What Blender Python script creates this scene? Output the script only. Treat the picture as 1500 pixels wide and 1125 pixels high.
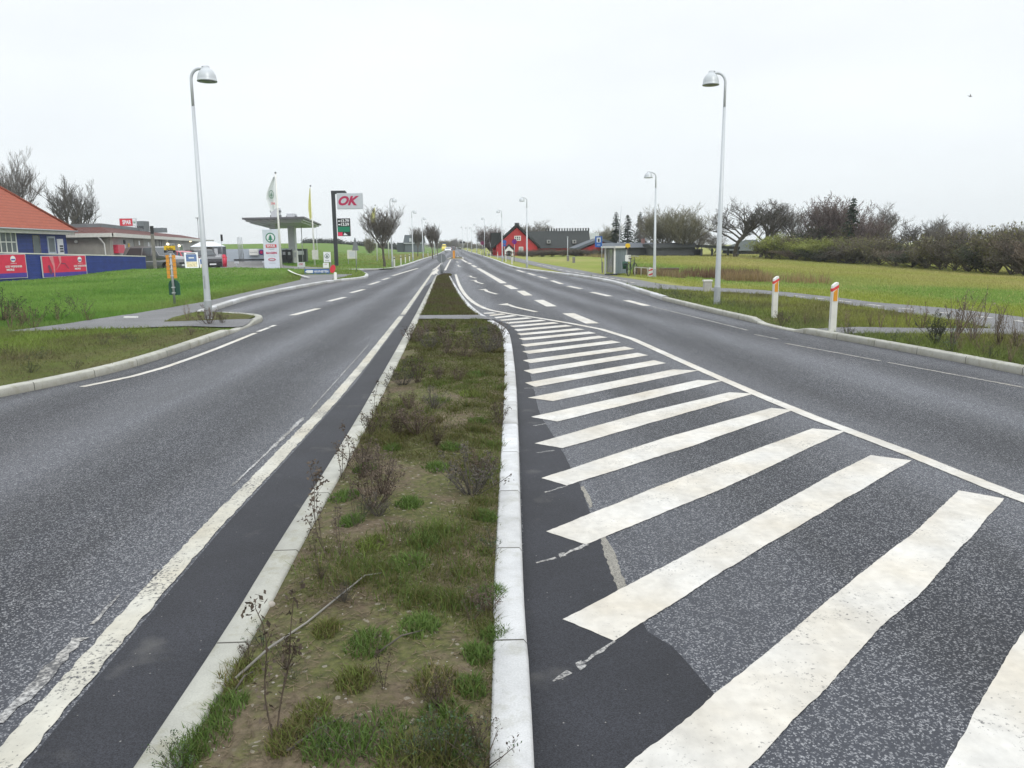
import bpy, math, random
import numpy as np
from mathutils import Vector, Matrix
from mathutils.geometry import tessellate_polygon
R = math.radians
PI = math.pi
random.seed(7)
for o in list(bpy.data.objects):
    bpy.data.objects.remove(o)
scene = bpy.context.scene
COL = scene.collection

# ------------------------------------------------------------------ camera
CAMH = 1.7
FPX = 1150.0          # focal length in pixels of the 1500 px wide photograph
PITCH = R(10.0)
ROLL = R(0.65)
_f = Vector((0, math.cos(PITCH), -math.sin(PITCH)))
_u0 = Vector((0, math.sin(PITCH), math.cos(PITCH)))
_r0 = Vector((1, 0, 0))
_r = math.cos(ROLL) * _r0 - math.sin(ROLL) * _u0
_u = math.sin(ROLL) * _r0 + math.cos(ROLL) * _u0
cd = bpy.data.cameras.new('camera')
cam = bpy.data.objects.new('camera', cd)
COL.objects.link(cam)
cd.sensor_width = 36.0
cd.lens = FPX / 1500 * 36
cd.clip_start = 0.05
cd.clip_end = 4000
m = Matrix.Identity(4)
for i in range(3):
    m[i][0] = _r[i]; m[i][1] = _u[i]; m[i][2] = -_f[i]
m[2][3] = CAMH
cam.matrix_world = m
scene.camera = cam

# ------------------------------------------------------------------ sky, sun, exposure
SUN_EL, SUN_AZ = R(38), R(150)      # azimuth clockwise from +Y
world = bpy.data.worlds.new('World')
scene.world = world
world.use_nodes = True
nt = world.node_tree
nt.nodes.clear()
out = nt.nodes.new('ShaderNodeOutputWorld')
bg = nt.nodes.new('ShaderNodeBackground')
sky = nt.nodes.new('ShaderNodeTexSky')
sky.sky_type = 'NISHITA'
sky.sun_disc = False
sky.sun_elevation = SUN_EL
sky.sun_rotation = SUN_AZ
tc = nt.nodes.new('ShaderNodeTexCoord')
sep = nt.nodes.new('ShaderNodeSeparateXYZ')
nt.links.new(tc.outputs['Generated'], sep.inputs[0])
# overcast cloud deck: brighter towards the zenith, faint broad cloud forms
ramp = nt.nodes.new('ShaderNodeValToRGB')
ramp.color_ramp.elements[0].position = 0.0
ramp.color_ramp.elements[0].color = (7.75, 8.2, 8.4, 1)
ramp.color_ramp.elements[1].position = 1.0
ramp.color_ramp.elements[1].color = (16.5, 17.2, 18.0, 1)
e = ramp.color_ramp.elements.new(0.12); e.color = (7.95, 8.3, 8.55, 1)
e = ramp.color_ramp.elements.new(0.35); e.color = (8.4, 8.7, 8.95, 1)
nt.links.new(sep.outputs['Z'], ramp.inputs[0])
mp = nt.nodes.new('ShaderNodeMapping')
mp.inputs['Scale'].default_value = (1.0, 1.0, 3.6)
nt.links.new(tc.outputs['Generated'], mp.inputs[0])
nz = nt.nodes.new('ShaderNodeTexNoise')
nz.inputs['Scale'].default_value = 1.7
nz.inputs['Detail'].default_value = 5
nz.inputs['Roughness'].default_value = 0.5
nt.links.new(mp.outputs[0], nz.inputs['Vector'])
nr = nt.nodes.new('ShaderNodeMapRange')
nr.inputs['From Min'].default_value = 0.3
nr.inputs['From Max'].default_value = 0.7
nr.inputs['To Min'].default_value = 0.91
nr.inputs['To Max'].default_value = 1.05
nt.links.new(nz.outputs['Fac'], nr.inputs['Value'])
mul = nt.nodes.new('ShaderNodeVectorMath'); mul.operation = 'SCALE'
nt.links.new(ramp.outputs[0], mul.inputs[0])
nt.links.new(nr.outputs[0], mul.inputs['Scale'])
mx = nt.nodes.new('ShaderNodeMix'); mx.data_type = 'RGBA'
mx.inputs[0].default_value = 0.94
nt.links.new(sky.outputs[0], mx.inputs[6])
nt.links.new(mul.outputs[0], mx.inputs[7])
nt.links.new(mx.outputs[2], bg.inputs[0])
bg.inputs[1].default_value = 0.1
nt.links.new(bg.outputs[0], out.inputs[0])

sd = bpy.data.lights.new('sun', 'SUN')
sd.energy = 0.9
sd.angle = R(22)
sd.color = (1.0, 0.96, 0.9)
sun = bpy.data.objects.new('sun', sd)
COL.objects.link(sun)
sv = Vector((math.sin(SUN_AZ) * math.cos(SUN_EL), math.cos(SUN_AZ) * math.cos(SUN_EL), math.sin(SUN_EL)))
sun.rotation_euler = sv.to_track_quat('Z', 'Y').to_euler()
sun.location = (0, 0, 60)
scene.view_settings.view_transform = 'Standard'
scene.view_settings.look = 'None'
scene.view_settings.exposure = 0.3
scene.view_settings.gamma = 1.0
scene.render.engine = 'CYCLES'
scene.cycles.max_bounces = 6
scene.cycles.transparent_max_bounces = 12

# ------------------------------------------------------------------ measuring helpers (photo survey -> metres)
def ray(x, y):
    x = float(x); y = float(y)
    return FPX * _f + (x - 750) * _r + (562.5 - y) * _u
def G(x, y, z=0.0):
    d = ray(x, y); t = (z - CAMH) / d.z
    return (d.x * t, d.y * t)
def At(x, y, Y):
    d = ray(x, y); t = Y / d.y
    return Vector((d.x * t, Y, CAMH + d.z * t))
def hit(px, py, A, B):
    d = ray(px, py)
    ex, ey = B[0] - A[0], B[1] - A[1]
    det = d.x * (-ey) - d.y * (-ex)
    t = (A[0] * (-ey) - A[1] * (-ex)) / det
    s = (d.x * A[1] - d.y * A[0]) / det
    return s, CAMH + d.z * t
def interp(pts, y, k=0):
    ys = [p[1] for p in pts]; xs = [p[0] for p in pts]
    return float(np.interp(y, ys, xs))

# ------------------------------------------------------------------ numpy value noise
def _h(ix, iy, s):
    n = (ix.astype(np.int64) * 374761393 + iy.astype(np.int64) * 668265263 + s * 1442695041) & 0xffffffff
    n = ((n ^ (n >> 13)) * 1274126177) & 0xffffffff
    return ((n ^ (n >> 16)) & 0xffff) / 65535.0
def vn(x, y, s=0):
    x = np.asarray(x, float); y = np.asarray(y, float)
    ix = np.floor(x); iy = np.floor(y); fx = x - ix; fy = y - iy
    fx = fx * fx * (3 - 2 * fx); fy = fy * fy * (3 - 2 * fy)
    a = _h(ix, iy, s); b = _h(ix + 1, iy, s); c = _h(ix, iy + 1, s); d = _h(ix + 1, iy + 1, s)
    return (a * (1 - fx) + b * fx) * (1 - fy) + (c * (1 - fx) + d * fx) * fy
def fbm(x, y, s=0, o=3):
    t = 0; a = .5; n = 0
    x = np.asarray(x, float); y = np.asarray(y, float)
    for i in range(o):
        t = t + a * vn(x * 2 ** i, y * 2 ** i, s + i); n += a; a *= .5
    return t / n
def sm(a, b, x):
    t = np.clip((np.asarray(x, float) - a) / (b - a), 0, 1)
    return t * t * (3 - 2 * t)
def inpoly(x, y, poly):
    r = np.zeros(np.shape(x), bool)
    j = len(poly) - 1
    for i in range(len(poly)):
        xi, yi = poly[i][0], poly[i][1]; xj, yj = poly[j][0], poly[j][1]
        if yi != yj:
            c = ((yi > y) != (yj > y)) & (x < (xj - xi) * (y - yi) / (yj - yi) + xi)
            r ^= c
        j = i
    return r

# ------------------------------------------------------------------ materials
MATS = {}
def nodes(name):
    mt = bpy.data.materials.new(name); mt.use_nodes = True
    n = mt.node_tree; b = n.nodes['Principled BSDF']
    return mt, n, b
def mat(name, col, rough=.6, metal=0, var=.12, scale=6, bump=0.0, bscale=40, spec=.5, emit=None, coat=0):
    if name in MATS: return MATS[name]
    mt, n, b = nodes(name)
    b.inputs['Roughness'].default_value = rough
    b.inputs['Metallic'].default_value = metal
    b.inputs['Specular IOR Level'].default_value = spec
    if coat: b.inputs['Coat Weight'].default_value = coat
    tcn = n.nodes.new('ShaderNodeTexCoord')
    z = n.nodes.new('ShaderNodeTexNoise'); z.inputs['Scale'].default_value = scale; z.inputs['Detail'].default_value = 6
    n.links.new(tcn.outputs['Object'], z.inputs['Vector'])
    mr = n.nodes.new('ShaderNodeMapRange')
    mr.inputs['From Min'].default_value = .25; mr.inputs['From Max'].default_value = .75
    mr.inputs['To Min'].default_value = 1 - var; mr.inputs['To Max'].default_value = 1 + var
    n.links.new(z.outputs['Fac'], mr.inputs['Value'])
    s = n.nodes.new('ShaderNodeVectorMath'); s.operation = 'SCALE'
    s.inputs[0].default_value = col[:3]
    n.links.new(mr.outputs[0], s.inputs['Scale'])
    n.links.new(s.outputs[0], b.inputs['Base Color'])
    if bump:
        z2 = n.nodes.new('ShaderNodeTexNoise'); z2.inputs['Scale'].default_value = bscale; z2.inputs['Detail'].default_value = 3
        n.links.new(tcn.outputs['Object'], z2.inputs['Vector'])
        bp = n.nodes.new('ShaderNodeBump'); bp.inputs['Strength'].default_value = bump; bp.inputs['Distance'].default_value = .01
        n.links.new(z2.outputs['Fac'], bp.inputs['Height']); n.links.new(bp.outputs[0], b.inputs['Normal'])
    if emit:
        b.inputs['Emission Color'].default_value = (*emit[:3], 1); b.inputs['Emission Strength'].default_value = emit[3]
    MATS[name] = mt
    return mt
class NB:
    """small node-building helper"""
    def __init__(s, name):
        s.m, s.n, s.b = nodes(name); MATS[name] = s.m
        s.tc = s.n.nodes.new('ShaderNodeTexCoord')
        s.obj = s.tc.outputs['Object']; s.uv = s.tc.outputs['UV']
    def mapping(s, v, sc=(1, 1, 1), rot=(0, 0, 0)):
        q = s.n.nodes.new('ShaderNodeMapping'); q.inputs['Scale'].default_value = sc; q.inputs['Rotation'].default_value = rot
        s.n.links.new(v, q.inputs[0]); return q.outputs[0]
    def noise(s, scale, detail=4, v=None, rough=.5):
        q = s.n.nodes.new('ShaderNodeTexNoise'); q.inputs['Scale'].default_value = scale; q.inputs['Detail'].default_value = detail
        q.inputs['Roughness'].default_value = rough
        s.n.links.new(v or s.obj, q.inputs['Vector']); return q.outputs['Fac']
    def voro(s, scale, v=None, feature='F1', out='Color'):
        q = s.n.nodes.new('ShaderNodeTexVoronoi'); q.inputs['Scale'].default_value = scale; q.feature = feature
        s.n.links.new(v or s.obj, q.inputs['Vector']); return q.outputs[out]
    def sepx(s, v):
        q = s.n.nodes.new('ShaderNodeSeparateXYZ'); s.n.links.new(v, q.inputs[0]); return q.outputs
    def mr(s, v, a, b, c=0, d=1, smooth=False):
        q = s.n.nodes.new('ShaderNodeMapRange')
        if smooth: q.interpolation_type = 'SMOOTHSTEP'
        for k, w in zip(('From Min', 'From Max', 'To Min', 'To Max'), (a, b, c, d)): q.inputs[k].default_value = w
        s.n.links.new(v, q.inputs['Value']); return q.outputs[0]
    def math(s, op, a, b=None, c=None):
        q = s.n.nodes.new('ShaderNodeMath'); q.operation = op
        for i, w in enumerate((a, b, c)):
            if w is None: continue
            if isinstance(w, (int, float)): q.inputs[i].default_value = w
            else: s.n.links.new(w, q.inputs[i])
        return q.outputs[0]
    def mix(s, f, a, b):
        q = s.n.nodes.new('ShaderNodeMix'); q.data_type = 'RGBA'
        for i, w in ((0, f), (6, a), (7, b)):
            if isinstance(w, (int, float)): q.inputs[i].default_value = w
            elif isinstance(w, tuple): q.inputs[i].default_value = (*w[:3], 1)
            else: s.n.links.new(w, q.inputs[i])
        return q.outputs[2]
    def scale(s, c, f):
        q = s.n.nodes.new('ShaderNodeVectorMath'); q.operation = 'SCALE'
        if isinstance(c, tuple): q.inputs[0].default_value = c[:3]
        else: s.n.links.new(c, q.inputs[0])
        if isinstance(f, (int, float)): q.inputs['Scale'].default_value = f
        else: s.n.links.new(f, q.inputs['Scale'])
        return q.outputs[0]
    def attr(s, name, out='Color'):
        q = s.n.nodes.new('ShaderNodeAttribute'); q.attribute_name = name; return q.outputs[out]
    def color(s, c): s.n.links.new(c, s.b.inputs['Base Color'])
    def rough(s, r):
        if isinstance(r, (int, float)): s.b.inputs['Roughness'].default_value = r
        else: s.n.links.new(r, s.b.inputs['Roughness'])
    def bump(s, h, st=.5, d=.01):
        q = s.n.nodes.new('ShaderNodeBump'); q.inputs['Strength'].default_value = st; q.inputs['Distance'].default_value = d
        s.n.links.new(h, q.inputs['Height']); s.n.links.new(q.outputs[0], s.b.inputs['Normal'])

# asphalt of the carriageway: dark binder, pale aggregate, wheel tracks along each lane (UV.x counts lanes)
def make_asphalt():
    q = NB('asphalt_road')
    cell = q.voro(145); gr = q.sepx(cell)[0]
    fine = q.voro(240); gf = q.sepx(fine)[1]
    big = q.noise(.55, 4)
    u = q.sepx(q.uv)[0]
    # wheel tracks: two per lane
    t = q.math('MULTIPLY', q.math('ADD', u, q.mr(q.noise(.12, 2), 0, 1, -.09, .09)), 2 * PI * 2)
    w = q.mr(q.math('COSINE', t), -1, 1, 0, 1)
    stones = q.mr(gr, .68, .82)
    c1 = q.mix(q.mr(gf, 0, 1), (.004, .005, .008), (.020, .023, .033))
    c2 = q.mix(gf, (.06, .066, .08), (.46, .46, .46))
    c = q.mix(q.math('MULTIPLY', stones, q.mr(w, 0, 1, .62, .9)), c1, c2)
    c = q.scale(c, q.mr(big, .3, .7, .82, 1.2))
    c = q.mix(q.mr(w, 0.3, 1, 0, .22), c, (.15, .16, .19))
    st = q.noise(1.0, 6, q.mapping(q.obj, (2.2, .16, 1)), .6)
    c = q.scale(c, q.mr(st, .3, .7, .72, 1.28))
    # isolated stains
    sp = q.mr(q.noise(2.3, 5, None, .65), .66, .8)
    c = q.mix(q.math('MULTIPLY', sp, .3), c, (.035, .034, .033))
    q.color(c)
    q.b.inputs['Specular IOR Level'].default_value = .42
    q.rough(q.mr(w, 0, 1, .60, .47))
    q.bump(q.math('ADD', gr, q.math('MULTIPLY', gf, .5)), .8, .006)
    return q.m
def make_patch(name, base, var):
    q = NB(name)
    f = q.voro(260); g = q.sepx(f)[0]
    c = q.scale(base, q.mr(g, 0, 1, .45, 1.7))
    sp = q.math('MULTIPLY', q.mr(q.sepx(q.voro(38))[1], .93, .94), q.mr(q.voro(38, None, 'F1', 'Distance'), .10, .16, 1, 0))
    c = q.mix(q.math('MULTIPLY', sp, .6), c, (.3, .29, .27))
    c = q.scale(c, q.mr(q.noise(1.1, 6, None, .6), .3, .7, 1 - var, 1 + var))
    c = q.mix(q.mr(q.noise(2.7, 4), .62, .78, 0, .35), c, (.17, .165, .15))
    q.color(c); q.rough(.62); q.b.inputs['Specular IOR Level'].default_value = .3
    q.bump(g, .35, .002)
    return q.m
def make_paint(name, base, wear, lo=.62, hi=.75):
    q = NB(name)
    a = q.noise(55, 4, None, .7)
    b = q.noise(2.2, 4)
    thr = q.math('ADD', a, q.mr(b, .3, .7, -.10, .08))
    hole = q.mr(thr, lo, hi, 0, wear)
    st = q.noise(1.6, 5)
    c = q.mix(q.mr(st, .35, .75), base, tuple(v * w for v, w in zip(base, (.86, .80, .70))))
    c = q.scale(c, q.mr(q.noise(16, 3, q.mapping(q.obj, (1, 1, 1))), .3, .7, .9, 1.06))
    c = q.scale(c, q.mr(q.noise(3.1, 5, q.mapping(q.obj, (1, .45, 1), (0, 0, .9)), .65), .35, .7, 1.06, .80))
    blk = q.mr(q.noise(9, 5, None, .8), .68, .74, 0, .5)
    c = q.mix(blk, c, (.3, .28, .25))
    c = q.mix(hole, c, (.07, .07, .072))
    q.color(c); q.rough(.62)
    q.bump(q.noise(120, 3), .35, .003)
    return q.m
def make_kerb(name, a, b, dirt):
    q = NB(name)
    u = q.sepx(q.uv)[0]
    blk = q.math('FLOOR', u)
    wn = q.n.nodes.new('ShaderNodeTexWhiteNoise'); wn.noise_dimensions = '1D'
    q.n.links.new(blk, wn.inputs['W'])
    fr = q.math('FRACT', u)
    joint = q.math('LESS_THAN', fr, .011)
    c = q.mix(wn.outputs['Value'], a, b)
    c = q.scale(c, q.mr(q.noise(5, 6, None, .6), .3, .7, .84, 1.12))
    c = q.mix(q.mr(q.noise(8, 5, None, .7), .5, .72, 0, dirt), c, (.22, .21, .13))
    c = q.scale(c, q.mr(q.noise(140, 2), .3, .7, .9, 1.08))
    # splash dirt on the lower face, a surface band of road grime
    v = q.sepx(q.uv)[1]
    c = q.mix(q.mr(v, 0, .45, .65, 0), c, (.13, .12, .09))
    c = q.mix(joint, c, (.06, .055, .045))
    q.color(c); q.rough(.75)
    q.bump(q.noise(90, 4), .3, .003)
    return q.m
def make_soil():
    q = NB('island_soil')
    n1 = q.noise(1.3, 6, None, .6)
    c = q.mix(q.mr(n1, .3, .7), (.105, .08, .052), (.18, .145, .10))
    c = q.scale(c, q.mr(q.noise(24, 5, None, .7), .3, .7, .6, 1.35))
    moss = q.mr(q.noise(2.1, 6, None, .7), .42, .56)
    mc = q.mix(q.mr(q.noise(30, 3), .3, .7), (.055, .07, .022), (.145, .155, .05))
    c = q.mix(q.math('MULTIPLY', moss, .8), c, mc)
    gr = q.sepx(q.voro(60))[0]
    c = q.mix(q.mr(gr, .965, .98, 0, .7), c, (.30, .27, .22))
    q.color(c); q.rough(.95); q.b.inputs['Specular IOR Level'].default_value = .15
    q.bump(q.math('ADD', q.noise(35, 5, None, .7), q.math('MULTIPLY', gr, .3)), .9, .02)
    return q.m
def make_turf(name, a, b, dry, dryamt, sc=.25):
    q = NB(name)
    n1 = q.noise(sc, 6, q.mapping(q.obj, (1, .55, 1)), .6)
    c = q.mix(q.noise(3.5, 5, None, .7), a, b)
    c = q.scale(c, q.mr(q.noise(11, 4, None, .7), .3, .7, .72, 1.25))
    c = q.mix(q.mr(n1, .42, .62, 0, dryamt), c, dry)
    c = q.scale(c, q.mr(q.noise(.7, 4), .3, .7, .85, 1.15))
    q.color(c); q.rough(.95); q.b.inputs['Specular IOR Level'].default_value = .1
    q.bump(q.noise(14, 5, None, .8), 1.0, .06)
    return q.m
def make_blades(name, trans=.25):
    q = NB(name)
    c = q.attr('Col')
    q.color(c); q.rough(.7); q.b.inputs['Specular IOR Level'].default_value = .25
    tr = q.n.nodes.new('ShaderNodeBsdfTranslucent'); q.n.links.new(c, tr.inputs[0])
    ms = q.n.nodes.new('ShaderNodeMixShader'); ms.inputs[0].default_value = trans
    o = q.n.nodes['Material Output']
    q.n.links.new(q.b.outputs[0], ms.inputs[1]); q.n.links.new(tr.outputs[0], ms.inputs[2]); q.n.links.new(ms.outputs[0], o.inputs[0])
    return q.m
def make_tiles(name, a, b, sx, sz):
    """roof tiles: UV in metres"""
    q = NB(name)
    u, v = q.sepx(q.uv)[0], q.sepx(q.uv)[1]
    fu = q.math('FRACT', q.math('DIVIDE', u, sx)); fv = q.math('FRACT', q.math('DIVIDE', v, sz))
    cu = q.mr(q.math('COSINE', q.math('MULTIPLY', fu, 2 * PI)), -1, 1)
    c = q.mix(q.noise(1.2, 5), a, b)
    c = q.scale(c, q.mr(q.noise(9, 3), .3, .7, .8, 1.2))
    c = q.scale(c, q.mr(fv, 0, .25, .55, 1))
    q.color(c); q.rough(.8)
    q.bump(q.math('ADD', cu, fv), 1.0, .06)
    return q.m
def make_boards(name, a, b, h, axis='z', gap=.06):
    """boarded or bricked wall, courses of height h along the UV's v"""
    q = NB(name)
    v = q.sepx(q.uv)[1] if axis == 'z' else q.sepx(q.uv)[0]
    k = q.math('DIVIDE', v, h); fv = q.math('FRACT', k)
    wn = q.n.nodes.new('ShaderNodeTexWhiteNoise'); wn.noise_dimensions = '1D'
    q.n.links.new(q.math('FLOOR', k), wn.inputs['W'])
    c = q.mix(wn.outputs['Value'], a, b)
    c = q.scale(c, q.mr(q.noise(2.5, 6, None, .7), .3, .7, .8, 1.2))
    c = q.mix(q.math('LESS_THAN', fv, gap), c, tuple(x * .35 for x in a))
    q.color(c); q.rough(.65)
    q.bump(q.mr(fv, 0, gap * 1.5), .8, .015)
    return q.m
M = dict(
    asphalt=make_asphalt(),
    patch=make_patch('asphalt_new_strip', (.020, .021, .026), .35),
    seam=make_patch('asphalt_seam', (.20, .19, .165), .2),
    path=make_patch('asphalt_path', (.135, .135, .137), .18),
    yard=make_patch('asphalt_yard', (.17, .165, .16), .2),
    paint=make_paint('marking_paint', (.61, .595, .555), .85, .61, .71),
    paint_old=make_paint('marking_paint_worn', (.52, .51, .45), 1.0, .54, .64),
    paint_dull=make_paint('marking_paint_dull', (.34, .335, .32), .9, .48, .62),
    paint_faint=make_paint('marking_paint_faint', (.5, .5, .49), 1.0, .36, .6),
    kerb_w=make_kerb('kerb_white_granite', (.60, .61, .62), (.42, .42, .41), .4),
    kerb_c=make_kerb('kerb_concrete', (.45, .445, .395), (.32, .32, .28), .7),
    soil=make_soil(),
    verge=make_turf('verge_turf', (.075, .11, .025), (.14, .155, .045), (.15, .13, .065), .8, .5),
    lawn=make_turf('lawn_turf', (.09, .17, .03), (.14, .23, .05), (.18, .19, .065), .35, .12),
    field=make_turf('field_turf', (.17, .23, .045), (.27, .29, .07), (.33, .30, .12), .8, .06),
    grass=make_blades('grass_blades', .3),
    twig=make_blades('plant_matter', .08),
)
mat('lamp_grey', (.50, .53, .55), .38, .15, .04)
mat('lamp_collar', (.33, .35, .36), .5, .2, .1)
mat('lamp_glass', (.22, .24, .25), .25, 0, .1)
mat('white_paint', (.74, .74, .71), .5, 0, .06, 4)
mat('off_white', (.60, .60, .55), .6, 0, .1, 5)
mat('orange_reflector', (.62, .27, .02), .35, 0, .12, 30)
mat('red_reflector', (.62, .05, .05), .35, 0, .1, 20)
mat('steel', (.36, .38, .39), .42, .6, .1)
mat('dark_steel', (.045, .05, .055), .5, .3, .1)
mat('black', (.018, .018, .02), .5, 0, .15)
mat('rubber', (.022, .022, .023), .8, 0, .15)
mat('glass_dark', (.035, .045, .05), .08, 0, .05, spec=.8)
mat('glass_pale', (.16, .19, .20), .12, 0, .2, 1.2, spec=.8)
mat('sign_back', (.20, .215, .225), .5, .4, .08)
mat('sign_blue', (.02, .10, .36), .4, 0, .05)
mat('sign_red', (.60, .035, .055), .4, 0, .05)
mat('sign_magenta', (.50, .02, .10), .4, 0, .05)
mat('sign_white', (.76, .78, .80), .4, 0, .04)
mat('sign_grey', (.52, .54, .57), .4, 0, .04)
mat('sign_green', (.005, .20, .105), .45, 0, .08)
mat('sign_dkgreen', (.012, .07, .045), .45, 0, .08)
mat('sign_yellow', (.68, .44, .02), .45, 0, .08)
mat('sign_orange', (.66, .28, .035), .5, 0, .14, 12)
mat('banner_red', (.60, .030, .075), .6, 0, .12, 3)
mat('banner_blue', (.07, .045, .30), .6, 0, .12, 3)
mat('wall_beige', (.30, .285, .25), .85, 0, .12, 2.5, .3)
mat('wall_grey', (.40, .40, .385), .85, 0, .12, 2.5, .3)
mat('wall_paleblue', (.42, .47, .53), .8, 0, .06, 2, .2)
mat('wall_red', (.42, .030, .032), .8, 0, .14, 2, .4)
mat('wall_dark', (.055, .06, .065), .8, 0, .2, 3, .3)
mat('roof_dark', (.022, .026, .024), .85, 0, .25, 3, .6)
mat('roof_slate', (.085, .10, .115), .7, 0, .15, 3, .3)
mat('roof_felt', (.17, .19, .20), .8, 0, .15, 2)
mat('concrete', (.40, .39, .36), .85, 0, .15, 6, .4)
mat('canopy_grey', (.58, .60, .63), .5, .1, .06)
mat('canopy_edge', (.15, .15, .165), .5, .2, .1)
mat('wood_brown', (.13, .075, .045), .85, 0, .3, 5, .4)
mat('wood_grey', (.20, .19, .17), .85, 0, .25, 5, .4)
mat('bark', (.085, .075, .06), .95, 0, .3, 8, .7)
mat('bark_pale', (.16, .145, .12), .95, 0, .3, 8, .7)
mat('stone', (.34, .31, .27), .9, 0, .3, 10, .5)
mat('red_plastic', (.55, .03, .07), .4, 0, .08)
mat('yellow_cloth', (.64, .64, .28), .8, 0, .12, 2)
mat('white_cloth', (.72, .75, .77), .8, 0, .06, 2)
mat('shelter_panel', (.20, .245, .265), .45, .1, .12, 2)
mat('glow_lamp', (.9, .85, .7), .5, 0, .02, emit=(1, .86, .55, 2.5))
mat('headlight', (.75, .78, .8), .15, 0, .05, spec=.9)
mat('car_grey', (.20, .205, .21), .3, .5, .04, coat=.6)
mat('car_silver', (.42, .43, .44), .3, .5, .04, coat=.6)
mat('car_red', (.50, .015, .05), .3, .1, .04, coat=.6)
mat('car_black', (.018, .018, .022), .25, .1, .04, coat=.6)
mat('car_white', (.72, .73, .74), .3, 0, .04, coat=.5)
mat('car_yellow', (.70, .56, .04), .35, 0, .06, coat=.5)
mat('car_maroon', (.14, .03, .03), .3, .1, .04, coat=.6)
mat('tail_light', (.4, .01, .01), .25, 0, .05)
M.update(MATS)
MATS = M
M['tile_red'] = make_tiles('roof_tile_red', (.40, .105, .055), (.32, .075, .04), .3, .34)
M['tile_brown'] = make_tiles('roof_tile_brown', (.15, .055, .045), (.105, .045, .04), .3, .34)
M['boards_blue'] = make_boards('boards_blue', (.022, .045, .20), (.03, .06, .25), .14)
M['brick_blue'] = make_boards('brick_blue', (.022, .045, .22), (.028, .055, .26), .075, 'z', .12)
M['fence_brown'] = make_boards('fence_pales', (.13, .085, .055), (.19, .14, .10), .12, 'x', .2)
M['thatch'] = M['roof_dark']

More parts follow.
